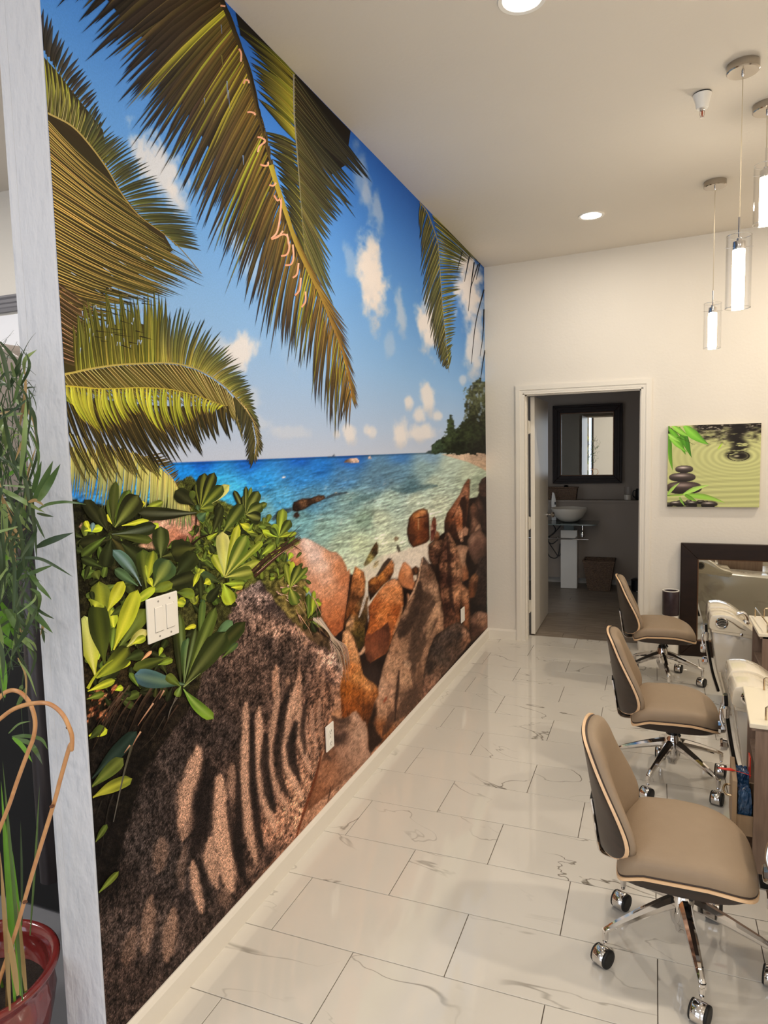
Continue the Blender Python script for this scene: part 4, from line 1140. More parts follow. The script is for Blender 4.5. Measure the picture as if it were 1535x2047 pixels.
# dark leaflets below F4, then F4 itself
frond([(110, 786), (200, 798), (260, 806), (320, 812), (380, 812), (430, 812), (455, 812)], [(150, 905), (215, 925), (262, 925), (305, 930), (342, 918), (372, 908), (402, 902), (432, 880), (462, 868)], 70, 8.0, (60, 52, 28), (46, 44, 30), .05, (140, 120, 60), jt=7, jl=.16)
frond([(120, 860), (180, 880), (240, 895), (300, 915)], [(170, 960), (220, 960), (270, 955), (330, 955)], 26, 6, (64, 56, 30), (90, 86, 48), .05, (186, 170, 90), jt=8)
frond([(110, 770), (163, 774), (195, 777), (228, 777), (277, 775), (326, 777), (358, 782), (391, 790), (423, 802), (448, 811)], [(135, 800), (153, 815), (181, 857), (200, 862), (208, 872), (228, 862), (247, 856), (260, 843), (274, 834), (293, 834), (313, 856), (332, 872), (339, 860), (358, 866), (375, 850), (391, 844), (400, 834), (410, 828), (420, 830), (436, 820)], 50, 9.2, (168, 168, 62), (136, 140, 42), .16, (206, 198, 96), jt=3, tipc=(150, 104, 60), w2=5)
stroke([(110, 770), (135, 772), (163, 774), (195, 777), (228, 777), (277, 775), (326, 777), (358, 782), (391, 790), (423, 802), (450, 812)], 3.4, (206, 190, 70), (180, 160, 70))
# F7: second frond from the ceiling
flatpoly([(470, 25), (520, 76), (590, 148), (640, 200), (700, 262), (690, 330), (660, 350), (630, 300), (600, 300), (588, 200), (560, 150), (520, 110), (480, 70)], (38, 34, 28))
frond([(588, 150), (588, 230), (592, 293), (597, 358), (602, 423), (607, 489), (612, 545)], [(740, 350), (722, 352), (703, 332), (704, 425), (694, 395), (680, 433), (667, 442), (658, 484), (662, 562), (664, 604), (652, 624), (640, 606)], 80, 10.5, (56, 48, 32), (44, 45, 44), .03, jt=4, c0b=(120, 116, 56), c1b=(96, 96, 58), w2=6, rib=(110, 104, 70))
frond([(588, 148), (588, 228), (591, 285)], [(470, 50), (492, 100), (504, 138), (512, 164), (517, 195), (527, 210)], 18, 11, (116, 112, 38), (46, 44, 28), .05, (176, 170, 70), jt=3)
frond([(590, 285), (597, 358), (602, 423), (607, 489), (610, 530)], [(522, 258), (533, 288), (538, 305), (548, 335), (556, 360), (562, 390), (570, 415), (580, 440), (588, 480)], 26, 11, (70, 68, 36), (48, 46, 32), .06, jt=3, rib=(140, 136, 60), w2=7)
stroke([(586, 148), (587, 228), (592, 293), (597, 358), (602, 423), (607, 489), (612, 548)], 3.2, (150, 146, 130), (120, 116, 70))
# F6: the great drooping frond
flatpoly([(190, -30), (445, -6), (470, 60), (495, 140), (515, 230), (535, 310), (545, 380), (500, 400), (470, 330), (440, 320), (420, 300), (380, 235), (345, 175), (335, 120), (290, 80), (250, 45)], (46, 40, 32))
b6 = [(440, 0), (465, 60), (490, 130), (512, 220), (530, 290), (547, 350), (560, 400), (575, 440), (592, 490), (615, 540), (640, 590), (660, 640), (680, 690), (695, 740), (703, 790)]
pb = [(250, -130), (290, -130), (330, -110), (370, -90), (400, -60), (420, -30), (435, -5), (445, 12), (452, 34), (460, 52), (468, 72), (480, 104), (492, 140), (503, 185), (513, 228), (528, 288), (543, 342), (558, 394), (573, 436), (590, 486), (612, 536), (634, 580), (655, 630), (674, 678), (689, 725), (703, 790)]
pe = [(120, -10), (142, 12), (178, 30), (174, 66), (188, 102), (236, 100), (240, 170), (250, 196), (286, 206), (298, 266), (326, 296), (352, 322), (380, 372), (400, 400), (412, 440), (446, 484), (468, 530), (494, 590), (524, 650), (556, 676), (588, 704), (612, 730), (640, 812), (662, 838), (678, 838), (693, 852)]
frond(pb, pe, 150, 19, (48, 40, 30), (36, 32, 30), .05, pair=True, jt=8, w2=3.0, c0b=(120, 96, 42), c1b=(58, 50, 44), jl=.13, mixc=(.22, (66, 58, 36), (84, 74, 46)))
frond(pb[7:], pe[7:], 110, 8, (76, 66, 34), (52, 48, 34), .03, pair=True, jt=9, w2=2.4, c0b=(150, 118, 52), c1b=(64, 56, 48), jl=.25, mixc=(.22, (136, 132, 46), (104, 100, 44)))
for k in range(14):   # sky glints in the dark mass
    q = np.array([rng.uniform(395, 520), rng.uniform(30, 320)])
    if q[0] > 430 + q[1] * .27:
        continue
    stroke([q, q + np.array([rng.uniform(0, 5), rng.uniform(12, 38)])], rng.uniform(.8, 2.0), (130, 160, 200) if k % 3 else (126, 120, 60))
frond([(440, 0), (490, 130), (512, 220), (530, 290), (560, 400), (600, 505)], [(470, 60), (505, 170), (520, 240), (532, 270), (560, 430), (602, 560)], 60, 7, (52, 44, 30), (84, 70, 36), -.05, jt=4)
frond([(560, 400), (600, 505), (640, 590), (680, 690), (703, 790)], [(600, 500), (640, 575), (690, 648), (704, 722), (712, 782), (714, 822)], 44, 4.4, (146, 120, 50), (96, 74, 44), .05, jt=3, w2=3)
stroke([(440, 0), (465, 60), (490, 130), (512, 220), (530, 290), (547, 350), (560, 400)], 7, (58, 50, 34), (110, 92, 46))
stroke([(540, 330), (552, 370), (575, 440), (592, 490), (615, 540), (640, 590), (660, 640), (680, 690), (695, 740), (704, 795)], 10, (176, 160, 62), (140, 100, 52))
HK = (226, 160, 124)
for T_, L_ in ((T2, [[(262, 515), (272, 492), (292, 496), (296, 512)], [(285, 690), (305, 688), (330, 696), (332, 708)], [(348, 842), (372, 846), (396, 868), (360, 900), (350, 935)], [(365, 1010), (392, 1018), (412, 1014), (412, 995)], [(420, 1136), (445, 1140), (462, 1122)], [(450, 1200), (472, 1232), (492, 1220), (490, 1300), (470, 1420), (432, 1466)], [(440, 1465), (500, 1440), (530, 1450), (540, 1500)], [(120, 35), (150, 40)], [(235, 300), (248, 330), (246, 380)]]),
               (T4, [[(360, 72), (395, 60), (420, 30)], [(410, 158), (440, 150), (452, 110), (440, 45)], [(430, 205), (462, 200), (474, 160), (470, 100)], [(470, 270), (492, 250), (500, 195)], [(482, 360), (505, 330), (512, 270)], [(515, 420), (535, 390), (535, 340)]])):
    for q in L_:
        stroke(T_(q), 3.6, HK, (236, 184, 150), taper=False)
# F8 and the strands in the far corner
frond([(838, 405), (853, 425), (868, 465), (875, 490), (879, 548), (883, 606), (891, 685), (896, 735)], [(838, 452), (840, 520), (842, 587), (850, 618), (861, 670), (869, 702), (878, 726), (889, 740)], 50, 4.6, (84, 82, 42), (60, 62, 50), .04, (150, 146, 84), jt=2.5)
frond([(845, 408), (862, 425), (872, 465), (875, 490), (879, 548), (883, 606), (891, 685), (896, 735)], [(964, 528), (948, 520), (938, 520), (926, 532), (920, 562), (914, 600), (912, 648), (905, 684), (900, 712)], 54, 4.4, (92, 90, 42), (70, 74, 44), -.04, (170, 164, 84), jt=2.5)
stroke([(838, 405), (853, 425), (868, 465), (875, 490), (879, 548), (883, 606), (891, 685), (897, 745)], 2.2, (150, 144, 110))
for q in ([(1400, 190), (1385, 300), (1370, 440)], [(1375, 160), (1350, 290)], [(1450, 330), (1408, 500), (1385, 710)], [(1450, 430), (1445, 560), (1430, 670)], [(1430, 190), (1410, 280)], [(1455, 640), (1442, 720), (1430, 810)], [(1340, 130), (1310, 240)], [(1420, 200), (1380, 330)]):
    stroke(T4(q), 2.2, (36, 36, 40), (48, 50, 56))

# ---- shrub leaves
G = dict(d=(46, 50, 27), d2=(58, 66, 32), m=(84, 98, 42), m2=(106, 122, 48), b=(150, 164, 54), y=(190, 198, 56), p=(206, 208, 122), t=(74, 98, 66), bl=(104, 134, 132))


def lv(T_, base, tip, w_, c, c2=None, k=1.0, **kw):
    b, e = T_([base, tip])
    s_ = {T1b: .1629, T2b: .1824, T3b: .1759, T4b: .1465, T6b: .1953}[T_]
    leaf(b, e, w_ * s_, jit(G.get(c, c), .05), jit(G.get(c2, c2), .05) if c2 is not None else None, **kw)


def filler(T_, poly, n, wr, lr, cs):
    P = np.array(T_(poly))
    lo, hi = P.min(0), P.max(0)
    for _ in range(n):
        q = rng.uniform(lo, hi)
        if polysd(np.array([q[0]]), np.array([q[1]]), P)[0] > 0:
            continue
        a = rng.uniform(0, 2 * math.pi)
        L_ = rng.uniform(*lr)
        leaf(q, q + L_ * np.array([math.cos(a), math.sin(a)]), rng.uniform(*wr), jit(G[cs[rng.randint(len(cs))]], .15))


filler(T1b, [(20, 760), (420, 760), (700, 900), (1500, 1000), (1520, 1520), (60, 1520)], 130, (8, 22), (16, 44), ['d', 'd', 'd', 'd2', 'd2', 'm'])
filler(T2b, [(250, 620), (560, 480), (900, 600), (1250, 640), (1300, 860), (1000, 1150), (560, 1300), (60, 1300), (60, 900)], 330, (6, 13), (12, 28), ['d2', 'm', 'm2', 'm2', 'b', 'm', 'd'])
filler(T2b, [(0, 1150), (560, 1250), (700, 1500), (500, 1530), (0, 1530)], 70, (8, 16), (12, 30), ['d', 'm', 'm2', 'd2', 'd', 'b'])
filler(T3b, [(120, 700), (780, 700), (1100, 850), (1150, 1200), (700, 1350), (150, 1380)], 70, (8, 18), (16, 40), ['d', 'd', 'd2', 'm'])
filler(T2b, [(1000, 900), (1300, 940), (1480, 1100), (1520, 1400), (1250, 1330), (1080, 1180)], 60, (5, 11), (9, 20), ['m', 'b', 'm2', 'm2', 'd2'])
# upper left cluster
lv(T1b, (100, 745), (330, 700), 90, 'y'); lv(T1b, (160, 730), (110, 620), 70, 'y'); lv(T1b, (440, 660), (380, 540), 80, 'y'); lv(T1b, (190, 760), (210, 640), 60, 'bl')
lv(T1b, (560, 680), (900, 610), 70, 'y'); lv(T1b, (800, 500), (1072, 385), 90, 'b', 'm2'); lv(T1b, (780, 470), (830, 380), 70, 'y')
lv(T1b, (380, 740), (100, 360), 170, 'd', 'd'); lv(T1b, (385, 740), (290, 455), 100, 'd', 'd2')
lv(T1b, (455, 690), (420, 330), 120, 'm', 'm2'); lv(T1b, (470, 690), (660, 240), 150, 'm2', 'm'); lv(T1b, (455, 690), (490, 132), 115, 'd2', 'm', bend=-.06)
lv(T1b, (475, 700), (770, 310), 260, 'd2', 'd', rib=(150, 160, 80)); lv(T1b, (820, 830), (1010, 650), 90, 'b', 'y'); lv(T1b, (440, 785), (985, 680), 165, 'd2', 'd', rib=(120, 130, 110), bend=.08)
lv(T1b, (470, 790), (940, 865), 110, 'd2', 'm', rib=(110, 120, 60)); lv(T1b, (1480, 520), (755, 520), 165, 'd', 'd', bend=-.04, rib=(120, 124, 100)); lv(T1b, (1040, 1080), (1040, 690), 215, 'd2', 'd2', rib=(130, 140, 80))
lv(T1b, (420, 850), (40, 900), 180, 'd', 'd'); lv(T1b, (360, 820), (60, 1060), 120, 'm', 'd2'); lv(T1b, (430, 850), (350, 1190), 200, 'd', 'd'); lv(T1b, (320, 1190), (60, 1080), 110, 'd2', 'd'); lv(T1b, (440, 840), (720, 1130), 280, 'd', 'd', rib=(96, 90, 50)); lv(T1b, (560, 900), (880, 1180), 240, 'd', 'd')
lv(T1b, (1060, 1060), (1460, 960), 230, 'd', 'd2', rib=(110, 116, 60)); lv(T1b, (1050, 1440), (1470, 1290), 210, 'd', 'd', rib=(100, 104, 60)); lv(T1b, (1180, 1240), (1470, 1010), 120, 'd2', 'd')
lv(T1b, (860, 1440), (820, 970), 190, 'd2', 'm', rib=(130, 140, 60)); lv(T1b, (800, 1420), (450, 975), 150, 'd2', 'bl', rib=(150, 176, 180), bend=.12); lv(T1b, (760, 1420), (470, 1210), 120, 't', 't'); lv(T1b, (880, 1350), (950, 985), 140, 'b', 'm2', rib=(206, 206, 60)); lv(T1b, (880, 1350), (850, 1160), 50, 'b', 'b'); lv(T1b, (950, 1430), (1150, 1100), 280, 'm', 't', rib=(170, 180, 90)); lv(T1b, (940, 1430), (890, 1320), 70, 'y', 'y')
lv(T1b, (880, 1500), (1190, 1390), 120, 'm', 'b')
# upper middle clusters
for tip, w_, c, c2 in [((270, 200), 80, 'd', 'd'), ((370, 85), 140, 'd2', 'd'), ((640, 215), 110, 'p', 'p'), ((475, 78), 120, 'd', 'd'), ((570, 225), 130, 'm', 'd2'), ((470, 455), 95, 'm2', 'm')]:
    lv(T2b, (320, 480), tip, w_, c, c2, rib=(166, 174, 70))
lv(T2b, (260, 440), (45, 280), 165, 'd', 'd'); lv(T2b, (230, 400), (235, 275), 70, 'd2', 'm2'); lv(T2b, (300, 500), (280, 430), 70, 't', 'd2'); lv(T2b, (380, 520), (300, 600), 110, 't', 't')
stroke(T2b([(280, 560), (265, 700), (225, 860)]), 3.2, (62, 42, 28)); stroke(T2b([(230, 870), (330, 790), (520, 730)]), 5, (48, 36, 28))
for tip, w_, c, c2 in [((690, 275), 70, 'd2', 'd'), ((790, 335), 75, 'd', 'd'), ((822, 228), 55, 'd', 'd2'), ((880, 238), 50, 'm', 'm2'), ((960, 285), 130, 'm', 'd2'), ((1055, 415), 75, 'm2', 'm'), ((1000, 435), 140, 'm', 'd2'), ((985, 590), 140, 'd2', 'd')]:
    lv(T2b, (818, 540), tip, w_, c, c2, rib=(170, 176, 90))
lv(T2b, (530, 740), (525, 415), 100, 'd2', 'd'); lv(T2b, (560, 750), (790, 425), 140, 'm', 'd2', rib=(160, 168, 80)); lv(T2b, (450, 760), (560, 440), 90, 'd2', 'd')
for tip, w_, c, c2 in [((1230, 475), 110, 'b', 'm2'), ((1310, 600), 95, 'm2', 'd2'), ((1125, 640), 70, 'm2', 'b'), ((1000, 720), 60, 'b', 'y'), ((1090, 690), 70, 'm', 'd2'), ((1380, 740), 50, 'b', 'b')]:
    lv(T2b, (1180, 790), tip, w_, c, c2)
lv(T2b, (1000, 980), (1130, 870), 90, 'b', 'm2'); lv(T2b, (860, 1000), (1000, 830), 70, 'm2', 'b'); lv(T2b, (760, 640), (860, 690), 90, 'y', 'b'); lv(T2b, (420, 860), (480, 960), 90, 'd2', 'd'); lv(T2b, (270, 900), (0, 960), 260, 'd', 'd', rib=(100, 104, 50)); lv(T2b, (60, 1200), (270, 960), 200, 'd', 'd2')
for tip, w_, c, c2 in [((460, 975), 100, 'y', 'b'), ((560, 725), 150, 'p', 'p'), ((740, 645), 95, 'b', 'y'), ((830, 765), 160, 'm', 'm2'), ((1000, 828), 65, 'm2', 'b'), ((985, 1050), 95, 'p', 'b'), ((905, 1160), 150, 'm', 'm2')]:
    lv(T2b, (590, 1230), tip, w_, c, c2, rib=(222, 220, 110))
lv(T2b, (580, 1300), (810, 1290), 90, 'b', 'm2'); lv(T2b, (660, 1340), (790, 1330), 60, 'y', 'b'); lv(T2b, (575, 1300), (660, 1530), 150, 'b', 'y'); lv(T2b, (550, 1290), (320, 1190), 110, 'd2', 't'); lv(T2b, (540, 1310), (400, 1500), 110, 'd', 'd'); lv(T2b, (330, 1500), (320, 1200), 70, 'd2', 'd'); lv(T2b, (240, 1330), (300, 1180), 60, 'y', 'b'); lv(T2b, (360, 1300), (430, 1260), 80, 'y', 'y'); lv(T2b, (60, 1390), (250, 1400), 110, 'm', 'b'); lv(T2b, (60, 1500), (160, 1480), 90, 'y', 'y'); lv(T2b, (340, 1530), (350, 1470), 60, 't', 't')
# the dark dry bundle and the sprig on the boulder
for k in range(11):
    a = rng.uniform(-40, 40); b = rng.uniform(-60, 70)
    stroke(T2b([(905 + a * .5, 1195 + a), (1120 + a, 1000 + a * .6), (1410 + b * .4, 760 + b)]), rng.uniform(2, 4.4), jit((66, 46, 36), .3), jit((86, 62, 50), .3))
stroke(T2b([(1250, 820), (1420, 660)]), 2, (70, 48, 40)); stroke(T2b([(1330, 870), (1425, 935)]), 2.4, (70, 44, 36)); stroke(T2b([(940, 1180), (1180, 980), (1440, 830)]), 1.6, (186, 150, 126))
for k in range(12):
    u = rng.uniform(1130, 1330); v = rng.uniform(1250, 1470)
    stroke(T2b([(u, v), (u + rng.uniform(60, 150), v + rng.uniform(0, 60))]), rng.uniform(1.2, 3), jit((206, 172, 146), .2))
for tip, w_, c, c2 in [((1250, 1075), 65, 'b', 'm2'), ((1335, 1050), 65, 'b', 'y'), ((1415, 1095), 115, 'm', 'd2'), ((1500, 1115), 65, 'm2', 'm'), ((1380, 1530), 140, 'm2', 'm'), ((1215, 1390), 70, 'b', 'm2')]:
    lv(T2b, (1305, 1345), tip, w_, c, c2, rib=(190, 194, 90))
T5s = lambda L: T5b(L)
for b, e, w_, c in [((600, 1000), (610, 680), 70, 'm'), ((600, 1000), (740, 740), 80, 'm2'), ((620, 1000), (770, 900), 80, 'd2'), ((650, 960), (680, 640), 60, 'b'), ((590, 680), (590, 600), 60, 'b'), ((620, 1040), (780, 1080), 90, 'm'), ((640, 1030), (700, 1180), 80, 'd'), ((700, 780), (770, 830), 60, 'b'), ((590, 1020), (560, 1140), 60, 'd')]:
    p, q = T5b([b, e]); leaf(p, q, w_ * .1564, jit(G[c], .08))
# straw draped over the boulder
for k in range(46):
    a = rng.uniform(-1, 1); t_ = rng.uniform(0, 1)
    p0 = np.array((720 + 60 * a, 980 + 40 * t_)); p1 = np.array((900 + 50 * a, 1210 + 40 * a)); p2 = np.array((1000 + 90 * a + 30 * t_, 1330 + 60 * t_)); p3 = np.array((1080 + 70 * a, 1480 + 330 * t_ ** 2 + 60 * a))
    stroke(T5b([p0, p1, p2, p3]), rng.uniform(.7, 1.6), jit((206, 186, 164), .22), jit((176, 150, 126), .25))
for k in range(12):
    a = rng.uniform(-1, 1)
    stroke(T5b([(700 + 40 * a, 1120 + 50 * a), (860 + 40 * a, 1250 + 40 * a), (1010 + 40 * a, 1420 + 60 * a)]), 1.4, (46, 34, 30), (60, 46, 40))
for k in range(14):
    u = rng.uniform(420, 760); v = rng.uniform(680, 1150)
    stroke(T5b([(u, v), (u + rng.uniform(40, 110), v + rng.uniform(90, 230))]), rng.uniform(.8, 2), jit((176, 138, 112), .3))
# lower left cluster
for q in range(24):
    u = rng.uniform(150, 900); v = rng.uniform(-20, 260)
    stroke(T6b([(u + 120, v - 60), (u, v + 120), (u - 110, v + 380)]), rng.uniform(1.5, 4.5), jit((86, 68, 52), .4), jit((44, 36, 30), .3))
lv(T6b, (110, 900), (570, 415), 150, (36, 48, 40), (44, 62, 52))
for q in ([(740, 130), (640, 270), (580, 360)], [(850, 0), (800, 90)], [(610, 420), (560, 500), (520, 580)], [(500, 560), (440, 640)]):
    stroke(T6b(q), 3.4, (206, 164, 130), (150, 110, 84))
stroke(T6b([(980, 40), (920, 190), (885, 300)]), 1.6, (120, 112, 100)); stroke(T6b([(860, 260), (740, 470), (620, 590)]), 1.6, (74, 66, 56))
lv(T6b, (60, 470), (270, 400), 90, 'y', 'y'); lv(T6b, (80, 500), (230, 360), 90, 'd2', 'm'); stroke(T6b([(480, 40), (250, 350), (120, 600)]), 4, (70, 58, 44))
lv(T6b, (90, 1000), (430, 690), 135, 'm', (104, 112, 54), rib=(130, 138, 66)); lv(T6b, (110, 1100), (522, 900), 130, (166, 166, 56), (116, 118, 46), rib=(190, 190, 70), bend=-.06)
stroke(T6b([(520, 560), (450, 800), (390, 1060), (330, 1345)]), 5, (84, 80, 62), (110, 106, 98)); stroke(T6b([(330, 1060), (270, 1250), (200, 1700)]), 3, (50, 46, 40)); stroke(T6b([(210, 1130), (150, 1300)]), 3, (48, 44, 38))
lv(T6b, (140, 1560), (265, 1368), 62, 'm', 'm'); lv(T6b, (160, 2090), (384, 1850), 60, 'm2', 'm2'); lv(T6b, (190, 3380), (250, 3300), 40, 'b', (190, 150, 80))
lv(T3b, (480, 770), (800, 320), 170, 'm', 'm2'); lv(T3b, (250, 900), (420, 300), 150, 'b', 'm'); lv(T3b, (430, 560), (400, 330), 130, 'y', 'b'); lv(T3b, (390, 400), (570, 300), 100, 'd2', 'm')
lv(T3b, (310, 620), (260, 8), 235, 'b', 'm2', rib=(190, 196, 60)); lv(T3b, (350, 360), (535, 8), 140, 'y', 'y', rib=(222, 222, 90)); lv(T3b, (215, 1080), (90, 400), 250, 'y', 'p', rib=(228, 226, 130)); lv(T3b, (200, 260), (170, 120), 60, 'd', 'd'); lv(T3b, (320, 940), (230, 240), 255, 'm', 'd2', rib=(96, 106, 40)); lv(T3b, (210, 300), (240, 238), 200, 'b', 'b')
lv(T3b, (400, 800), (430, 530), 100, 'm2', 'm'); lv(T3b, (600, 300), (900, 80), 100, 'b', 'y', rib=(222, 222, 90)); lv(T3b, (425, 790), (700, 105), 190, 'y', 'y', rib=(232, 228, 80)); lv(T3b, (560, 770), (800, 560), 110, 'b', 'p', rib=(232, 230, 150)); lv(T3b, (640, 720), (790, 640), 90, 'y', 'b')
lv(T3b, (250, 1160), (480, 960), 170, 'd2', 'd'); lv(T3b, (480, 1020), (610, 900), 80, 'b', 'y'); lv(T3b, (230, 1110), (600, 760), 210, 'b', 'd2', rib=(176, 184, 60), bend=.1); lv(T3b, (560, 900), (770, 820), 120, 'd2', 'd2')
stroke(T3b([(130, 1230), (200, 1110), (310, 980), (420, 900)]), 6.5, (186, 190, 56), (150, 160, 50))
lv(T3b, (120, 1350), (320, 1280), 80, 'm2', 'm'); lv(T3b, (130, 1260), (445, 1130), 85, 'y', 'b'); lv(T3b, (440, 1250), (530, 1210), 70, 'y', 'y')
lv(T3b, (1060, 870), (640, 1010), 130, 'd2', 'm', rib=(110, 120, 50)); lv(T3b, (930, 960), (1100, 900), 70, 'm2', 'b'); lv(T3b, (740, 910), (860, 800), 40, (226, 160, 116), (236, 170, 126)); lv(T3b, (940, 860), (975, 760), 50, 'b', 'y'); lv(T3b, (1100, 240), (1240, 270), 90, 'y', 'b'); lv(T3b, (1220, 560), (1365, 510), 60, 'y', 'y'); lv(T3b, (1230, 640), (1365, 590), 110, 'd', 'd'); lv(T3b, (1150, 140), (1350, 160), 110, 'm', 'b'); lv(T3b, (1270, 670), (1300, 800), 80, 'y', 'm2')
lv(T3b, (1190, 1190), (1150, 520), 110, 'd', 'd2')
for tip, w_, c, c2 in [((185, 445), 120, 'd2', 'm'), ((300, 780), 170, 'm', 't'), ((410, 640), 110, 'd', 'd2')]:
    lv(T4b, (245, 1400), tip, w_, c, c2, rib=(150, 172, 110))
lv(T4b, (450, 850), (505, 262), 100, 'm', (92, 116, 60)); lv(T4b, (270, 1390), (680, 360), 175, 'm', 'm', rib=(150, 166, 84)); lv(T4b, (280, 1390), (645, 735), 120, 'd2', 'd2', rib=(120, 134, 70)); lv(T4b, (640, 800), (905, 550), 130, 't', (112, 146, 96)); lv(T4b, (330, 1330), (1085, 560), 200, 'm', 'd2', rib=(96, 92, 50)); lv(T4b, (760, 1060), (980, 850), 80, 'm', 't'); lv(T4b, (240, 1450), (825, 700), 285, 'd2', 'd2', rib=(120, 126, 72))
lv(T4b, (250, 1420), (-440, 1290), 240, 't', (86, 120, 124), rib=(120, 140, 110), bend=-.04); lv(T4b, (200, 1450), (0, 1290), 130, 'm', 'm2'); lv(T4b, (200, 1440), (140, 1590), 100, (104, 128, 62), 'm2'); lv(T4b, (235, 1480), (650, 1890), 165, (100, 134, 52), (128, 156, 52), bend=.1, rib=(160, 184, 96))
stroke(T4b([(235, 1455), (470, 1265)]), 2.6, (150, 164, 100))
stroke(T4b([(150, 1600), (60, 1750), (20, 1890)]), 2, (110, 104, 92))

# ------------------------------------------------------------------ assemble the print as one mesh on the wall
lp = onplane(np.array(LV), 0, 0.0)[:, 1:]
lc = np.clip(np.array(LC), 0, 255)
ld = np.array(LD, float)
STEP = 1.2e-6
nI, nJ = len(cols), NR
gv = np.stack([np.full(X.size, 0.0006), WY, WZ], -1)
ii, jj = np.meshgrid(np.arange(nI - 1), np.arange(nJ - 1), indexing='ij')
a_ = (ii * nJ + jj).ravel()
quads = np.stack([a_, a_ + nJ, a_ + nJ + 1, a_ + 1], -1)
ev, ec, ef = [], [], []


def clip_poly(P, K):
    """clip a polygon (y, z, r, g, b, depth) to the printed sheet"""
    for ax, lim, sgn in ((0, YM0, 1), (0, YM1, -1), (1, ZM0, 1), (1, ZM1, -1)):
        out = []
        n = len(P)
        for i in range(n):
            p, q = P[i], P[(i + 1) % n]
            dp, dq = sgn * (p[ax] - lim), sgn * (q[ax] - lim)
            if dp >= 0:
                out.append(p)
            if (dp >= 0) != (dq >= 0):
                t_ = dp / (dp - dq)
                out.append(p + (q - p) * t_)
        P = out
        if len(P) < 3:
            return []
    return P


full = np.concatenate([lp, lc, ld[:, None]], 1)
okv = (lp[:, 0] > YM0) & (lp[:, 0] < YM1) & (lp[:, 1] > ZM0) & (lp[:, 1] < ZM1)
base_n = len(gv)
emap = {}
for f in LF:
    if all(okv[i] for i in f):
        idx = []
        for i in f:
            if i not in emap:
                emap[i] = base_n + len(ev)
                ev.append((0.0008 + STEP * ld[i], lp[i, 0], lp[i, 1])); ec.append(lc[i])
            idx.append(emap[i])
        ef.append(idx)
    elif any(okv[i] for i in f) or True:
        P = clip_poly([full[i] for i in f], 6)
        if len(P) >= 3:
            idx = []
            for p in P:
                idx.append(base_n + len(ev))
                ev.append((0.0008 + STEP * p[5], p[0], p[1])); ec.append(p[2:5])
            ef.append(idx)
allv = np.concatenate([gv, np.array(ev)], 0)
allc = np.concatenate([np.clip(C, 0, 255), np.array(ec)], 0)


def lin_np(c):
    c = c / 255.0
    return np.where(c <= 0.04045, c / 12.92, ((c + 0.055) / 1.055) ** 2.4)


def fast_mesh(name, verts, quads, extra, rgb, alpha=None):
    me = bpy.data.meshes.new(name)
    loops = list(quads.ravel())
    starts = list(range(0, 4 * len(quads), 4))
    tot = [4] * len(quads)
    k = 4 * len(quads)
    for f in extra:
        starts.append(k); tot.append(len(f)); loops.extend(f); k += len(f)
    me.vertices.add(len(verts))
    me.vertices.foreach_set('co', verts.astype(np.float32).ravel())
    me.loops.add(len(loops))
    me.loops.foreach_set('vertex_index', np.array(loops, np.int32))
    me.polygons.add(len(starts))
    me.polygons.foreach_set('loop_start', np.array(starts, np.int32))
    me.polygons.foreach_set('loop_total', np.array(tot, np.int32))
    me.update(calc_edges=True)
    at = me.color_attributes.new('print', 'FLOAT_COLOR', 'POINT')
    rgba = np.ones((len(verts), 4), np.float32)
    rgba[:, :3] = rgb
    rgba[:, 3] = 0.06 if alpha is None else alpha
    at.data.foreach_set('color', rgba.ravel())
    return me


def print_material(name, rough=0.5, grain=0.10, gscale=420, sheen=0.35):
    mt, nt, b = nodes_of(name)
    N, L = nt.nodes, nt.links
    at = N.new('ShaderNodeAttribute'); at.attribute_name = 'print'
    tc = N.new('ShaderNodeTexCoord')
    nz = N.new('ShaderNodeTexNoise'); nz.inputs['Scale'].default_value = gscale; nz.inputs['Detail'].default_value = 2
    L.new(tc.outputs['Object'], nz.inputs['Vector'])
    mr = N.new('ShaderNodeMapRange')
    mr.inputs['From Min'].default_value = .3; mr.inputs['From Max'].default_value = .7
    mr.inputs['To Min'].default_value = -grain; mr.inputs['To Max'].default_value = grain
    L.new(nz.outputs[0], mr.inputs['Value'])
    ga = N.new('ShaderNodeMath'); ga.operation = 'MULTIPLY_ADD'; ga.inputs[2].default_value = 1.0
    L.new(mr.outputs[0], ga.inputs[0]); L.new(at.outputs['Alpha'], ga.inputs[1])
    vm = N.new('ShaderNodeVectorMath'); vm.operation = 'SCALE'
    L.new(at.outputs['Color'], vm.inputs[0]); L.new(ga.outputs[0], vm.inputs['Scale'])
    L.new(vm.outputs[0], b.inputs['Base Color'])
    b.inputs['Roughness'].default_value = rough
    b.inputs['Specular IOR Level'].default_value = sheen
    return mt


M_print = print_material('mural_print', 0.6, 0.85, 230, 0.06)
# ink densities: deepen the darks the way the glossy original does
q_ = allc / 255.0
lum = q_ @ np.array([.30, .59, .11])
q_ = lum[:, None] + (q_ - lum[:, None]) * 1.05
q_ = np.clip(q_, 0, 1) ** (1 + .28 * np.clip(.62 - lum, 0, 1))[:, None]
me = fast_mesh('wall_mural', allv, quads, ef, np.clip(lin_np(q_ * 255.0) * PRINT_GAIN * np.array([1.0, 1.0, 1.1]), 0, 1), np.concatenate([GR, np.full(len(ev), .05)]))
me.materials.append(M_print)
mural = link('wall_mural', me)
tag(mural, 'wall-sized photo mural of a tropical beach with palm fronds, sea and granite boulders', 'mural')
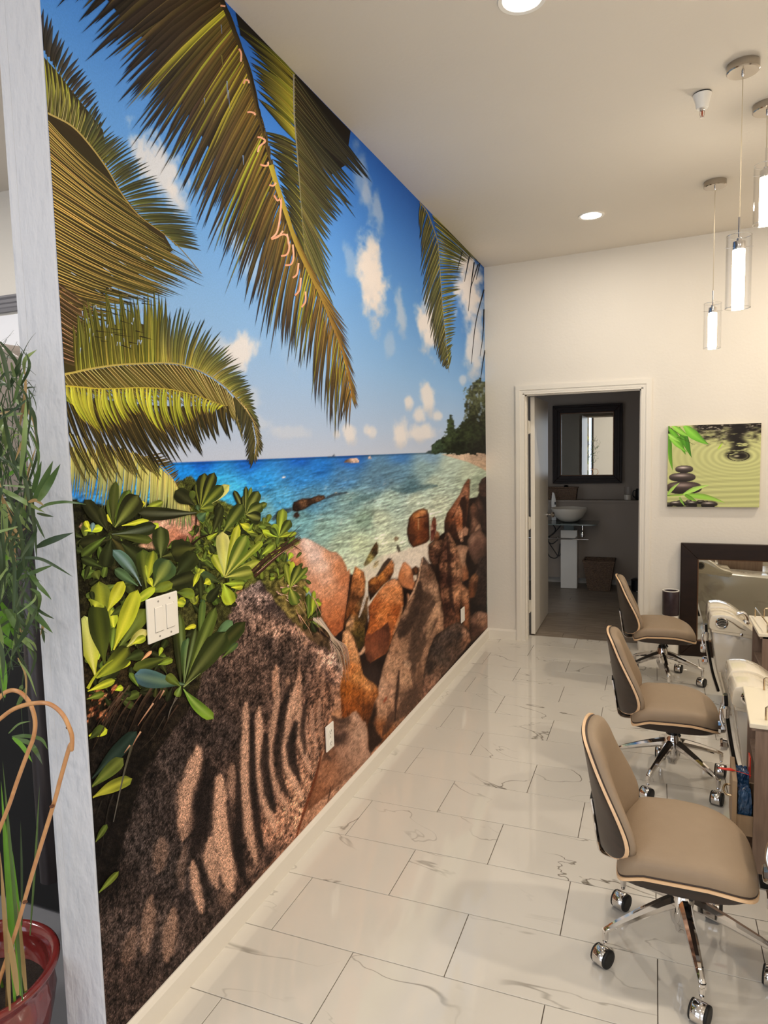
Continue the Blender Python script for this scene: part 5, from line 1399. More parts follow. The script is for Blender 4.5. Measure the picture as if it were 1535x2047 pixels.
# ------------------------------------------------------------------ nail-technician chairs
M_leather = mat('taupe_leather', (146, 127, 106), 0.5, var=0.05, scale=30, bump=0.05, bscale=220, spec=0.35)
M_ply = wood('ply_edge', (222, 184, 142), (236, 200, 160), 0.4, (1, 1, 6), 8)
M_shell = wood('walnut_shell', (36, 27, 23), (52, 38, 31), 0.4, (1, 1, 8), 5)
M_pipe = mat('dark_piping', (60, 48, 42), 0.6)
M_wheel = mat('rubber_wheel', (16, 16, 17), 0.55, var=0.1)


def seat_outline(n=56):
    out = []
    for i in range(n):
        a = 2 * math.pi * i / n
        c_, s_ = math.cos(a), math.sin(a)
        e = 2 / 4.0 if c_ > 0 else 2 / 7.5
        x = math.copysign(abs(c_) ** e, c_)
        y = math.copysign(abs(s_) ** e, s_)
        x = 0.222 * x if x > 0 else 0.178 * x
        w_ = 0.212 - 0.010 * max(0, -x) / .17 - 0.012 * max(0, x) / .2
        out.append((x, y * w_))
    return out


def seat_z(x, y):
    f = max(0.0, (x - 0.02) / 0.195)
    r = max(0.0, (-x - 0.06) / 0.118)
    return 0.352 - 0.048 * f ** 2.2 - 0.040 * r ** 2


def rings(outline, zf, levels, up=(0, 0, 1)):
    """stack of scaled outlines -> closed skin; levels: (scale, dz)"""
    V, F = [], []
    n = len(outline)
    for sc_, dz in levels:
        for x, y in outline:
            V.append((x * sc_, y * sc_, zf(x * sc_, y * sc_) + dz))
    for k in range(len(levels) - 1):
        for i in range(n):
            j = (i + 1) % n
            F.append((k * n + i, k * n + j, (k + 1) * n + j, (k + 1) * n + i))
    F.append(tuple(range(n))[::-1])
    F.append(tuple(range((len(levels) - 1) * n, len(levels) * n)))
    return V, F


def back_profile():
    # (height z, half width) of the backrest, traced bottom to top
    return [(0.334, 0.0), (0.336, 0.065), (0.346, 0.118), (0.368, 0.158), (0.402, 0.182), (0.445, 0.190), (0.495, 0.186), (0.545, 0.176), (0.595, 0.163), (0.640, 0.151), (0.675, 0.143), (0.698, 0.132), (0.712, 0.112), (0.719, 0.075), (0.7215, 0.035), (0.722, 0.0)]


def back_outline():
    P = back_profile()
    right = [(z, w_) for z, w_ in P]
    left = [(z, -w_) for z, w_ in P[-2:0:-1]]
    pts = catmull([np.array(p) for p in right + left], 3, closed=True)
    return [(p[1], p[0]) for p in pts]          # (y, z)


BZC = 0.52


def back_x(y, z):
    t_ = min(max((z - 0.32) / 0.41, 0.0), 1.0)
    return -0.230 - 0.062 * t_ + (2.95 - 2.3 * t_ ** 1.7) * y * y


def back_skin(levels):
    O = back_outline()
    n = len(O)
    V, F = [], []
    for sc_, dx in levels:
        for y, z in O:
            yy, zz = y * sc_, BZC + (z - BZC) * sc_
            V.append((back_x(yy, zz) + dx, yy, zz))
    for k in range(len(levels) - 1):
        for i in range(n):
            j = (i + 1) % n
            F.append((k * n + i, (k + 1) * n + i, (k + 1) * n + j, k * n + j))
    F.append(tuple(range(n)))
    F.append(tuple(range((len(levels) - 1) * n, len(levels) * n))[::-1])
    return V, F


def fill_rings(lev_edge):
    return lev_edge


RD = math.radians


def make_chair(loc, rot, base_rot, label):
    t = thing('rolling_chair', label, 'chair', loc, rot, 'taupe technician chairs beside the spas')
    O = seat_outline()
    V, F = rings(O, seat_z, [(0.97, 0.004), (0.995, 0.0), (0.985, -0.008)])
    n = len(O)
    F = F[:-1]
    for sc_ in (0.90, 0.5, 0.02):          # straight-bottomed pan under the curved rim
        for x, y in O:
            V.append((x * sc_, y * sc_, min(0.304 - 0.006 * x / .2, seat_z(x, y) - .006)))
    for k in range(2, 5):
        for i in range(n):
            j = (i + 1) % n
            F.append((k * n + i, k * n + j, (k + 1) * n + j, (k + 1) * n + i))
    F.append(tuple(range(5 * n, 6 * n)))
    o = mk('seat_shell', V, F, M_shell, t, True, True); autosmooth(o.data, 40)
    V, F = rings(O, seat_z, [(0.985, -0.005), (1.003, -0.005), (1.004, 0.0045), (0.985, 0.0045)])
    F = F[:-2]
    o = mk('seat_edge', V, F, M_ply, t, True, True); autosmooth(o.data, 50)
    V, F = rings(O, seat_z, [(0.985, 0.004), (0.992, 0.008), (0.985, 0.011), (0.97, 0.011)])
    mk('seat_piping', V, F[:-2], M_pipe, t, True, True)
    V, F = rings(O, seat_z, [(0.97, 0.002), (0.988, 0.012), (0.994, 0.026), (0.986, 0.040), (0.965, 0.050), (0.925, 0.057), (0.85, 0.061), (0.65, 0.064), (0.45, 0.065), (0.25, 0.066), (0.03, 0.066)])
    mk('seat_cushion', V, F, M_leather, t, True, True)
    V, F = back_skin([(0.97, 0.010), (1.0, 0.007), (1.0, 0.0), (0.97, -0.004), (0.8, -0.005), (0.5, -0.005), (0.25, -0.005), (0.02, -0.005)])
    mk('back_shell', V, F, M_shell, t, True, True)
    V, F = back_skin([(0.985, 0.0085), (1.005, 0.0085), (1.005, -0.0005), (0.99, -0.001)])
    o = mk('back_edge', V, F[:-2], M_ply, t, True, True); autosmooth(o.data, 50)
    V, F = back_skin([(0.97, 0.015), (0.985, 0.015), (0.992, 0.011), (0.985, 0.008)])
    mk('back_piping', V, F[:-2], M_pipe, t, True, True)
    V, F = back_skin([(0.02, 0.062), (0.25, 0.062), (0.5, 0.061), (0.7, 0.058), (0.83, 0.053), (0.91, 0.047), (0.96, 0.039), (0.985, 0.028), (0.985, 0.018), (0.97, 0.008)])
    mk('back_cushion', V, F, M_leather, t, True, True)
    # chrome-edged strap that carries the back
    strap = catmull([(-0.10, 0, 0.300), (-0.17, 0, 0.298), (-0.212, 0, 0.299), (-0.234, 0, 0.314), (-0.242, 0, 0.35), (-0.251, 0, 0.41), (-0.262, 0, 0.48)], 5)
    V, F = [], []
    for i, p in enumerate(strap):
        d = strap[min(i + 1, len(strap) - 1)] - strap[max(i - 1, 0)]
        nx, nz = -d[2], d[0]
        l_ = math.hypot(nx, nz); nx /= l_; nz /= l_
        for y, k_ in ((-0.03, 0.004), (0.03, 0.004), (0.03, -0.004), (-0.03, -0.004)):
            V.append((p[0] + nx * k_, y, p[2] + nz * k_))
    for i in range(len(strap) - 1):
        for k_ in range(4):
            F.append((4 * i + k_, 4 * i + (k_ + 1) % 4, 4 * i + 4 + (k_ + 1) % 4, 4 * i + 4 + k_))
    F += [(3, 2, 1, 0), tuple(4 * (len(strap) - 1) + q for q in (0, 1, 2, 3))]
    st = mk('back_bracket', V, F, M_black, t, False, True)
    for y in (-0.033, 0.033):
        tube('bracket_rail', [(p[0], y, p[2]) for p in strap], 0.005, M_chrome, st, 6, True)
    # mechanism, gas lift, hub
    prism('seat_plate', [(-0.10, -0.07), (0.09, -0.07), (0.11, 0.0), (0.09, 0.07), (-0.10, 0.07)], 2, 0.286, 0.305, M_black, t, 0.006, 2, True)
    tube('height_lever', [(0.02, -0.06, 0.288), (0.03, -0.12, 0.284), (0.034, -0.15, 0.278)], [0.005, 0.005, 0.007], M_black, t, 8, True)
    lathe('gas_lift',  [(0.030, 0.288), (0.030, 0.266), (0.018, 0.260), (0.018, 0.248), (0.024, 0.246), (0.026, 0.235), (0.026, 0.21)], M_black, t, 20, (.016, -.014, 0), local=True)
    lathe('hub', [(0.020, 0.085), (0.022, 0.10), (0.031, 0.112), (0.036, 0.13), (0.040, 0.195), (0.034, 0.212), (0.031, 0.232), (0.022, 0.234)], M_chrome, t, 24, (.016, -.014, 0), local=True)
    for q in range(5):
        a = base_rot + q * 2 * math.pi / 5
        ca, sa = math.cos(a), math.sin(a)
        R = lambda r, h, z: (.016 + ca * r - sa * h, sa * r + ca * h - .014, z)
        st_ = [(0.030, 0.184, .019, .023), (0.07, 0.175, .0175, .020), (0.14, 0.153, .015, .0165), (0.22, 0.124, .0115, .0125), (0.257, 0.108, .009, .009), (0.262, 0.100, .009, .008)]
        V, F = [], []
        for r, z, hw, hh in st_:
            for k_ in range(8):
                b = 2 * math.pi * k_ / 8 + math.pi / 8
                V.append(R(r, hw * math.cos(b) * 1.08, z + hh * math.sin(b) * 1.08))
        for i in range(len(st_) - 1):
            for k_ in range(8):
                j = (k_ + 1) % 8
                F.append((8 * i + k_, 8 * i + j, 8 * i + 8 + j, 8 * i + 8 + k_))
        F += [tuple(range(8))[::-1], tuple(range(8 * (len(st_) - 1), 8 * len(st_)))]
        k0 = len(V)
        v2, f2 = tubevf([R(.255, 0, .112), R(.255, 0, .085), R(.255, 0, .066)], [.0105, .0105, .006], 10)
        V += [tuple(v) for v in v2]; F += [tuple(i + k0 for i in f) for f in f2]
        lg = mk('leg', V, F, M_chrome, t, True, True); autosmooth(lg.data, 35)
        # caster: chrome barrel hood between two dark wheels
        sw = RD([-122, -112, -105, -100, -118][q]) + 0.3 * rot
        cs_, sn = math.cos(sw), math.sin(sw)
        cx, cy = ca * .255 + cs_ * .012 + .016, sa * .255 + sn * .012 - .014
        ax = (-sn, cs_)

        def drum(r, h0, h1, n=18):
            V, F = [], []
            prof = [(r * .55, h0), (r * .94, h0), (r, h0 + .003), (r, h1 - .003), (r * .94, h1), (r * .55, h1)]
            for rr, h in prof:
                for i in range(n):
                    b = 2 * math.pi * i / n
                    V.append((cx + ax[0] * h + cs_ * rr * math.cos(b), cy + ax[1] * h + sn * rr * math.cos(b), .029 + rr * math.sin(b)))
            for k_ in range(len(prof) - 1):
                for i in range(n):
                    j = (i + 1) % n
                    F.append((k_ * n + i, k_ * n + j, (k_ + 1) * n + j, (k_ + 1) * n + i))
            F += [tuple(range(n))[::-1], tuple(range((len(prof) - 1) * n, len(prof) * n))]
            return V, F
        V, F = drum(.0305, -.020, .016)
        h_ = mk('caster_hood', V, F, M_chrome, lg, True, True); autosmooth(h_.data, 35)
        for h0, h1 in ((-.026, -.0195), (.0155, .0245)):
            V, F = drum(.0292, h0, h1)
            mk('wheel', V, F, M_wheel, lg, True, True)
    return t


make_chair((1.402, 2.252, 0), 0.0, RD(208), 'nearest taupe technician chair with pale ply edges on chrome casters')
make_chair((1.400, 3.480, 0), RD(3), RD(242), 'taupe technician chair between the nearest chair and the one by the doorway')
make_chair((1.365, 4.97, 0), RD(5), RD(346), 'taupe technician chair farthest back, beside the doorway and framed mirror')
# ------------------------------------------------------------------ ceiling fixtures
M_bulb = emis('lamp_glow', (1.0, 0.90, 0.74), 46.0)
M_lens = emis('downlight_lens', (1.0, 0.95, 0.86), 14.0)
M_rimglint = clear_glass('rim_glint', base=0.45, rough=0.1)
M_cable = mat('clear_cable', (190, 176, 150), 0.3, 0.3)
M_chrome2 = mat('brushed_chrome', (176, 168, 158), 0.14, 1.0, var=0.05)


def zc(x):
    return HC + 0.026 * x


def pendant(x, y, z0, z1, label):
    zt = zc(x)
    t = thing('pendant_lamp', label, 'pendant lamp', (x, y, zt), 0, 'glass cylinder pendants over the spa row')
    lathe('canopy', [(0.0615, 0.0), (0.0615, -0.030), (0.058, -0.034), (0.0, -0.034)][::-1], M_chrome2, t, 36, (x, y, zt), False)
    lathe('cable_nut', [(0.005, -0.034), (0.006, -0.044), (0.003, -0.050)], M_chrome, t, 12, (x, y, zt))
    h = z1 - z0
    tube('cable', [(x, y, zt - .045), (x, y, z1 + 0.07)], 0.0018, M_cable, t, 6)
    tube('stem', [(x, y, z1 + 0.075), (x, y, z1 - 0.028)], 0.0045, M_chrome, t, 10)
    lathe('socket_cap', [(0.006, 0.016), (0.010, 0.012), (0.010, 0.0), (0.0235, -0.002), (0.0245, -0.026), (0.0235, -0.034)], M_chrome, t, 24, (x, y, z1 - 0.022))
    lathe('inner_tube', [(0.022, 0.0), (0.0235, -0.004), (0.0235, -(h - 0.066)), (0.020, -(h - 0.060))], M_bulb, t, 24, (x, y, z1 - 0.056))
    ro, ri = 0.0485, 0.046
    lathe('glass_shade', [(ri, 0.0), (ro, 0.0), (ro, h), (ri, h), (ri, 0.0)], M_glass, t, 40, (x, y, z0), False)
    for zz in (z0, z1):
        lathe('rim_glint_ring', [(ri, -.0012), (ro + .0006, -.0012), (ro + .0006, .0012), (ri, .0012), (ri, -.0012)], M_rimglint, t, 40, (x, y, zz), False)  # added bright rings imitating the refraction highlights along the rims
    tube('cross_pin', [(x - 0.054, y - .008, z1 - 0.045), (x + 0.054, y + .008, z1 - 0.045)], 0.0016, M_chrome, t, 6)
    return t


pendant(1.628, 4.56, 2.185, 2.445, 'farthest and smallest of the glass cylinder pendants, nearest the far wall')
pendant(1.632, 3.235, 2.180, 2.470, 'middle glass cylinder pendant with its whole cable and chrome canopy showing')
pendant(1.622, 1.83, 2.200, 2.490, 'nearest glass pendant, cut off by the right edge of the picture')
pendant(1.775, 3.66, 2.62, 2.88, 'short-cabled pendant whose chrome canopy is cut by the right edge')

for i, (dx, dy) in enumerate(DOWN[:2]):
    t = thing('recessed_downlight', ['round recessed ceiling downlight in front of the doorway', 'round recessed ceiling downlight at the top edge of the picture'][i], 'downlight', (dx, dy, zc(dx)), 0, 'recessed ceiling downlights')
    lathe('trim_ring', [(0.064, -0.001), (0.082, -0.001), (0.080, -0.006), (0.066, -0.004), (0.064, -0.001)], M_white, t, 36, (dx, dy, zc(dx)), False)
    lathe('lens', [(0.0, -0.0022), (0.065, -0.0022), (0.065, -0.0012)], M_lens, t, 36, (dx, dy, zc(dx)), False)

t = thing('fire_sprinkler', 'white bell-shaped sprinkler fitting with a small glass bulb on the ceiling', 'sprinkler', (1.494, 3.415, zc(1.494)))
c_ = (1.494, 3.415, zc(1.494))
lathe('dark_gap', [(0.0, -0.001), (0.036, -0.001), (0.036, -0.005), (0.0, -0.005)], M_darkgap, t, 28, c_, False)
lathe('bell_cover', [(0.0385, -0.006), (0.0375, -0.010), (0.032, -0.026), (0.0275, -0.044), (0.0255, -0.058), (0.0225, -0.064), (0.0, -0.064)][::-1], M_white, t, 28, c_, False)
lathe('nozzle', [(0.010, -0.064), (0.011, -0.072), (0.006, -0.075)], M_chrome, t, 14, c_)
lathe('glass_bulb', [(0.003, -0.074), (0.0035, -0.085), (0.0015, -0.098)], mat('red_bulb', (170, 70, 40), 0.2), t, 10, c_)
for s_ in (-1, 1):
    tube('frame_arm', [(c_[0] + s_ * .009, c_[1], c_[2] - .072), (c_[0] + s_ * .0095, c_[1], c_[2] - .088), (c_[0] + s_ * .004, c_[1], c_[2] - .102)], 0.0016, M_chrome, t, 6)
lathe('deflector', [(0.0095, -0.101), (0.0095, -0.103)], M_chrome, t, 14, c_)

# ------------------------------------------------------------------ switch and socket plates on the mural
M_line = mat('plate_groove', (150, 146, 138), 0.5)
xw = 0.006


def plate(name, label, cat, y0, y1, z0, z1):
    t = thing(name, label, cat, (xw, (y0 + y1) / 2, (z0 + z1) / 2))
    bx('cover_plate', (xw, y0, z0), (xw + 0.007, y1, z1), M_white, t, 0.003, 2)
    return t


x1 = xw + 0.007
t = plate('light_switch', 'white double rocker light switch among the printed leaves', 'light switch', 1.489, 1.620, 1.101, 1.229)
for yc in (1.5345, 1.5835):
    r_ = bx('rocker', (x1 - .001, yc - .0165, 1.1285), (x1 + 0.0022, yc + .0165, 1.1985), M_white, t, 0.001, 1)
    multi('rocker_gap', [((x1 - .0004, yc - .0180, 1.127), (x1 + .0003, yc - .0166, 1.200)), ((x1 - .0004, yc + .0166, 1.127), (x1 + .0003, yc + .0178, 1.200)), ((x1 - .0004, yc - .018, 1.1268), (x1 + .0003, yc + .0178, 1.1286))], M_line, r_)
    for zz in (1.1145, 1.2150):
        lathe('screw', [(0.003, 0.0), (0.003, 0.0008)], M_line, t, 10, (x1, yc, zz), axis=0)
t = plate('wall_socket', 'white duplex socket plate low on the mural by the big striped boulder', 'socket', 2.552, 2.626, 0.325, 0.440)
for zz in (0.356, 0.408):
    f_ = lathe('socket_face', [(0.017, 0.0), (0.017, 0.0018), (0.0, 0.0018)], M_white, t, 18, (x1, 2.589, zz), False, axis=0)
    multi('slot', [((x1 + .0016, 2.581, zz - .004), (x1 + .0024, 2.583, zz + .005)), ((x1 + .0016, 2.595, zz - .004), (x1 + .0024, 2.597, zz + .005)), ((x1 + .0016, 2.587, zz - .012), (x1 + .0024, 2.591, zz - .008))], M_darkgap, f_)
lathe('screw', [(0.003, 0.0), (0.003, 0.0008)], M_line, t, 10, (x1, 2.589, .382), axis=0)
t = plate('blank_plate', 'plain white wall plate low on the mural near the far corner', 'wall plate', 4.775, 4.872, 0.345, 0.452)
for zz in (.36, .437):
    lathe('screw', [(0.003, 0.0), (0.003, 0.0008)], M_line, t, 10, (x1, 4.824, zz), axis=0)
# ------------------------------------------------------------------ far wall: canvas picture, floor mirror, bin
PX0, PX1, PZ0, PZ1 = 1.411, 2.033, 1.147, 1.759
tp = thing('canvas_picture', 'square canvas print of stacked black stones, bamboo leaves and rippled water', 'picture', (1.72, YF, 1.147))
M_canvas = mat('canvas_edge', (196, 186, 150), 0.7)
bx('stretcher_box', (PX0, YF - 0.034, PZ0), (PX1, YF - 0.0005, PZ1), M_canvas, tp, 0.002, 1)
yc = YF - 0.0345
nx_, nz_ = 190, 190
gx, gz = np.meshgrid(np.linspace(0, 1, nx_), np.linspace(0, 1, nz_), indexing='ij')
u = gx.ravel(); v = 1 - gz.ravel()      # v downwards
PC = idw(u, v, [(0.1, .3, (222, 218, 150)), (.25, .35, (232, 224, 160)), (.45, .3, (240, 234, 200)), (.9, .3, (240, 232, 208)), (.5, .55, (238, 232, 196)), (.8, .6, (232, 228, 186)), (.6, .75, (218, 218, 160)), (.9, .8, (176, 184, 104)), (.6, .92, (146, 160, 76)), (.95, .97, (112, 130, 54)), (.75, .90, (160, 172, 88)), (.8, .98, (126, 142, 60)), (.99, .88, (146, 158, 80)), (.99, .72, (206, 206, 150)), (.3, .6, (232, 228, 176)), (.05, .6, (206, 206, 130))], 3)
# ripples around the drop
ru, rv = (u - .77), (v - .385) * 2.0
rr = np.sqrt(ru ** 2 + rv ** 2)
wv = np.sin(rr * 84) * np.exp(-rr * 2.0) * .09 * sstep(0, .12, rr)
PC *= (1 + wv)[:, None]
lower = sstep(.5, .75, v)
PC *= (1 + lower * np.sin(v * 95 + u * 4) * .07)[:, None]
dkm = sstep(.26, .0, v + (fbm(u * 16, v * 40, 4, 3) - .5) * .34) * sstep(.22, .34, u)
PC = PC * (1 - dkm[:, None]) + np.array((34, 28, 26)) * dkm[:, None]
fl = sstep(.60, .72, fbm(u * 22, v * 70, 3, 9)) * dkm
PC = PC * (1 - fl[:, None] * .7) + np.array((196, 186, 168)) * fl[:, None] * .7
col_ = np.exp(-((u - .755 - .03 * np.sin(v * 30)) / .10) ** 4) * sstep(.44, .36, v) * sstep(.4, .5, fbm(u * 9, v * 60, 3, 21) + .12)
core = np.exp(-(((u - .80) / .085) ** 2 + ((v - .385) / .045) ** 2) ** 2)
ring = sstep(.80, .95, np.sin(rr * 60 + 1.2)) * sstep(.22, .12, rr) * sstep(.30, .36, v + .02)
for m_, a in ((col_, .95), (core, .95), (ring, .85)):
    PC = PC * (1 - m_[:, None] * a) + np.array((30, 25, 24)) * m_[:, None] * a
eye = np.exp(-(((u - .75) / .03) ** 2 + ((v - .385) / .012) ** 2) ** 2) * .8
PC = PC * (1 - eye[:, None]) + np.array((216, 208, 170)) * eye[:, None]


def pdisc(cx, cy, rx, ry, c, hl, rot=0.0, sq=2.4):
    global PC
    a = (np.abs((u - cx) / rx) ** sq + np.abs((v - cy) / ry) ** sq)
    m_ = sstep(1.06, .94, a)
    h = np.exp(-(((u - cx + rx * .12) / (rx * .55)) ** 2 + ((v - cy + ry * .42) / (ry * .28)) ** 2))
    sh = 1 - .45 * sstep(-.2, 1.0, (v - cy) / ry)
    cc = np.array(c)[None] * sh[:, None] + np.array(hl)[None] * h[:, None] * .75
    PC = PC * (1 - m_[:, None]) + np.clip(cc, 0, 255) * m_[:, None]


for k in range(16):
    pdisc(rng.uniform(0, .5), rng.uniform(.93, 1.02), rng.uniform(.03, .06), rng.uniform(.02, .035), (46, 40, 36), (200, 196, 190))
dk = sstep(.93, .96, v + (u * .05)) * sstep(.58, .5, u)
PC = PC * (1 - dk[:, None] * .5) + np.array((30, 26, 22)) * dk[:, None] * .5
pdisc(.185, .765, .20, .078, (74, 62, 58), (120, 110, 108))
pdisc(.165, .635, .148, .055, (78, 68, 64), (150, 142, 140))
pdisc(.185, .535, .10, .045, (82, 72, 68), (200, 194, 190))
pdisc(.10, .96, .07, .03, (56, 48, 44), (220, 216, 208)); pdisc(.47, .965, .09, .03, (60, 52, 48), (216, 210, 204)); pdisc(.28, .955, .06, .028, (50, 44, 40), (226, 222, 214))
gv2 = np.stack([PX0 + u * (PX1 - PX0), np.full(u.size, yc), PZ1 - v * (PZ1 - PZ0)], -1)
i2, j2 = np.meshgrid(np.arange(nx_ - 1), np.arange(nz_ - 1), indexing='ij')
a2 = (i2 * nz_ + j2).ravel()
q2 = np.stack([a2, a2 + nz_, a2 + nz_ + 1, a2 + 1], -1)
# printed bamboo leaves, crisp
LV, LF, LC, LD = [], [], [], []
layer[0] = 0


def pleaf(b, e, w_, c, c2, bend=0.0):
    leaflet(b, e, w_, c, c2, bend, tuple(min(255, x_ * 1.2 + 10) for x_ in c), n=7, belly=.4, split=.12)


GB = (92, 156, 40)
for b, e, w_, c, c2, bd in [((.0, .0), (.06, .56), .075, (70, 126, 34), (126, 180, 60), .06), ((.02, .03), (.20, .36), .085, (96, 160, 44), (70, 130, 34), -.05), ((.02, .14), (.22, .33), .06, (130, 186, 70), (96, 160, 48), .05), ((.12, .02), (.27, .40), .06, (76, 136, 36), (60, 116, 30), .03), ((.2, .1), (.265, .395), .05, (56, 112, 30), (70, 128, 36), .05), ((.05, .0), (.24, .14), .07, (140, 192, 76), (110, 170, 56), .06), ((.18, .0), (.45, .24), .115, (120, 180, 62), (84, 150, 40), .10), ((.0, .1), (.14, .2), .05, (150, 200, 90), (120, 176, 66), .05),
                            ((.0, .86), (.14, .70), .04, (140, 180, 80), (186, 206, 120), -.12), ((.0, .87), (.30, .83), .025, (150, 186, 84), (120, 160, 56), .0), ((.18, .85), (.47, .73), .06, (150, 196, 86), (196, 216, 130), -.1), ((.2, .86), (.64, .95), .075, (130, 180, 66), (170, 200, 96), -.12), ((.2, .85), (.33, .93), .05, (96, 146, 44), (130, 176, 66), .05), ((.14, .88), (.20, .99), .03, (110, 156, 60), (150, 186, 90), .1), ((.55, .30), (.60, .22), .02, (150, 190, 50), (170, 200, 60), .0)]:
    pleaf(b, e, w_, c, c2, bd)
for b, e in [((.0, .86), (.22, .855)), ((.02, .02), (.28, .24)), ((.1, .14), (.3, .24))]:
    stroke([b, ((b[0] + e[0]) / 2, (b[1] + e[1]) / 2 - .004), e], .008, (70, 96, 36))
lp2 = np.clip(np.array(LV), 0.001, .999)
ev2 = np.stack([PX0 + lp2[:, 0] * (PX1 - PX0), yc - 0.0002 - 4e-6 * np.array(LD), PZ1 - lp2[:, 1] * (PZ1 - PZ0)], -1)
me = fast_mesh('canvas_print', np.concatenate([gv2, ev2], 0), q2, [tuple(i + len(gv2) for i in f) for f in LF], lin_np(np.concatenate([np.clip(PC, 0, 255), np.clip(np.array(LC), 0, 255)], 0)))
me.materials.append(print_material('canvas_ink', 0.6, 0.5, 600, 0.2))
link('canvas_print', me, tp)

# framed mirror standing on the floor
tm = thing('floor_mirror', 'large mirror in a wide dark brown wood frame standing against the far wall', 'mirror', (2.15, 5.60, 0))
MX0, MX1, MZ1 = 1.512, 2.80, 0.872
FWD = 0.118
def frame(x0, x1, z0, z1, w_, y0, y1, m, parent):
    pr = [('frame_rail', [(x0, z0), (x1, z0), (x1 - w_, z0 + w_), (x0 + w_, z0 + w_)]), ('frame_rail', [(x0, z1), (x1, z1), (x1 - w_, z1 - w_), (x0 + w_, z1 - w_)]), ('frame_stile', [(x0, z0), (x0, z1), (x0 + w_, z1 - w_), (x0 + w_, z0 + w_)]), ('frame_stile', [(x1, z0), (x1, z1), (x1 - w_, z1 - w_), (x1 - w_, z0 + w_)])]
    for n_, p in pr:
        prism(n_, p, 1, y0, y1, m, parent, 0.004, 2)
frame(MX0, MX1, 0.003, MZ1, FWD, 5.600, 5.642, M_dark, tm)
M_lip = mat('bronze_lip', (104, 74, 50), 0.35, 0.3, var=0.2)
frame(MX0 + FWD - .006, MX1 - FWD + .006, FWD - .003, MZ1 - FWD + .006, 0.014, 5.606, 5.634, M_lip, tm)
bx('mirror_glass', (MX0 + FWD + .002, 5.620, FWD + .005), (MX1 - FWD - .002, 5.626, MZ1 - FWD - .002), M_mirror, tm)
bx('backing', (MX0 + .02, 5.630, .02), (MX1 - .02, 5.644, MZ1 - .02), M_black, tm)

tb = thing('waste_bin', 'slim white cylinder bin with a dark mottled top sleeve beside the floor mirror', 'bin', (1.445, 5.56, 0))
M_mottle = mat('dark_mottle', (52, 40, 44), 0.35, var=0.6, scale=40)
lathe('bin_body', [(0.052, 0.002), (0.056, 0.006), (0.057, 0.33), (0.0, 0.33)], M_white, tb, 32, (1.445, 5.56, 0), False)
lathe('bin_sleeve', [(0.058, 0.325), (0.060, 0.33), (0.061, 0.505), (0.058, 0.513), (0.053, 0.513), (0.052, 0.495), (0.05, 0.47), (0.0, 0.47)], M_mottle, tb, 32, (1.445, 5.56, 0), False)
lathe('bin_rim', [(0.0595, 0.509), (0.0595, 0.515), (0.053, 0.515), (0.052, 0.509)], M_white, tb, 32, (1.445, 5.56, 0), False)

# ------------------------------------------------------------------ pedicure spa row
M_cream = mat('cream_gelcoat', (222, 212, 192), 0.14, var=0.03, scale=4, coat=0.5)
M_mar = marble('spa_marble', (206, 198, 184), (150, 138, 122), 0.15, 4.0, 0.06, rand=False, grey=.05)
M_lam = wood('greige_laminate', (120, 98, 84), (146, 124, 108), 0.5, (9, 9, 0.9), 5)
M_lamd = wood('drawer_laminate', (150, 124, 96), (172, 146, 116), 0.5, (9, 1, 1), 4)
M_top = mat('cream_top', (232, 222, 200), 0.25, var=0.02)
M_steel = mat('warm_steel', (190, 170, 140), 0.2, 1.0, var=0.05)
M_bench = mat('grey_upholstery', (120, 112, 104), 0.5, var=0.08, scale=20)


def rounded(poly, r, k=4):
    """round the corners of a polygon"""
    out = []
    n = len(poly)
    for i in range(n):
        p = np.array(poly[i], float); a = np.array(poly[i - 1], float); b = np.array(poly[(i + 1) % n], float)
        da, db = a - p, b - p
        la, lb = np.linalg.norm(da), np.linalg.norm(db)
        rr_ = min(r, la * .45, lb * .45)
        p0, p1 = p + da / la * rr_, p + db / lb * rr_
        for q in range(k + 1):
            t_ = q / k
            out.append(tuple((1 - t_) ** 2 * p0 + 2 * t_ * (1 - t_) * p + t_ ** 2 * p1))
    return out


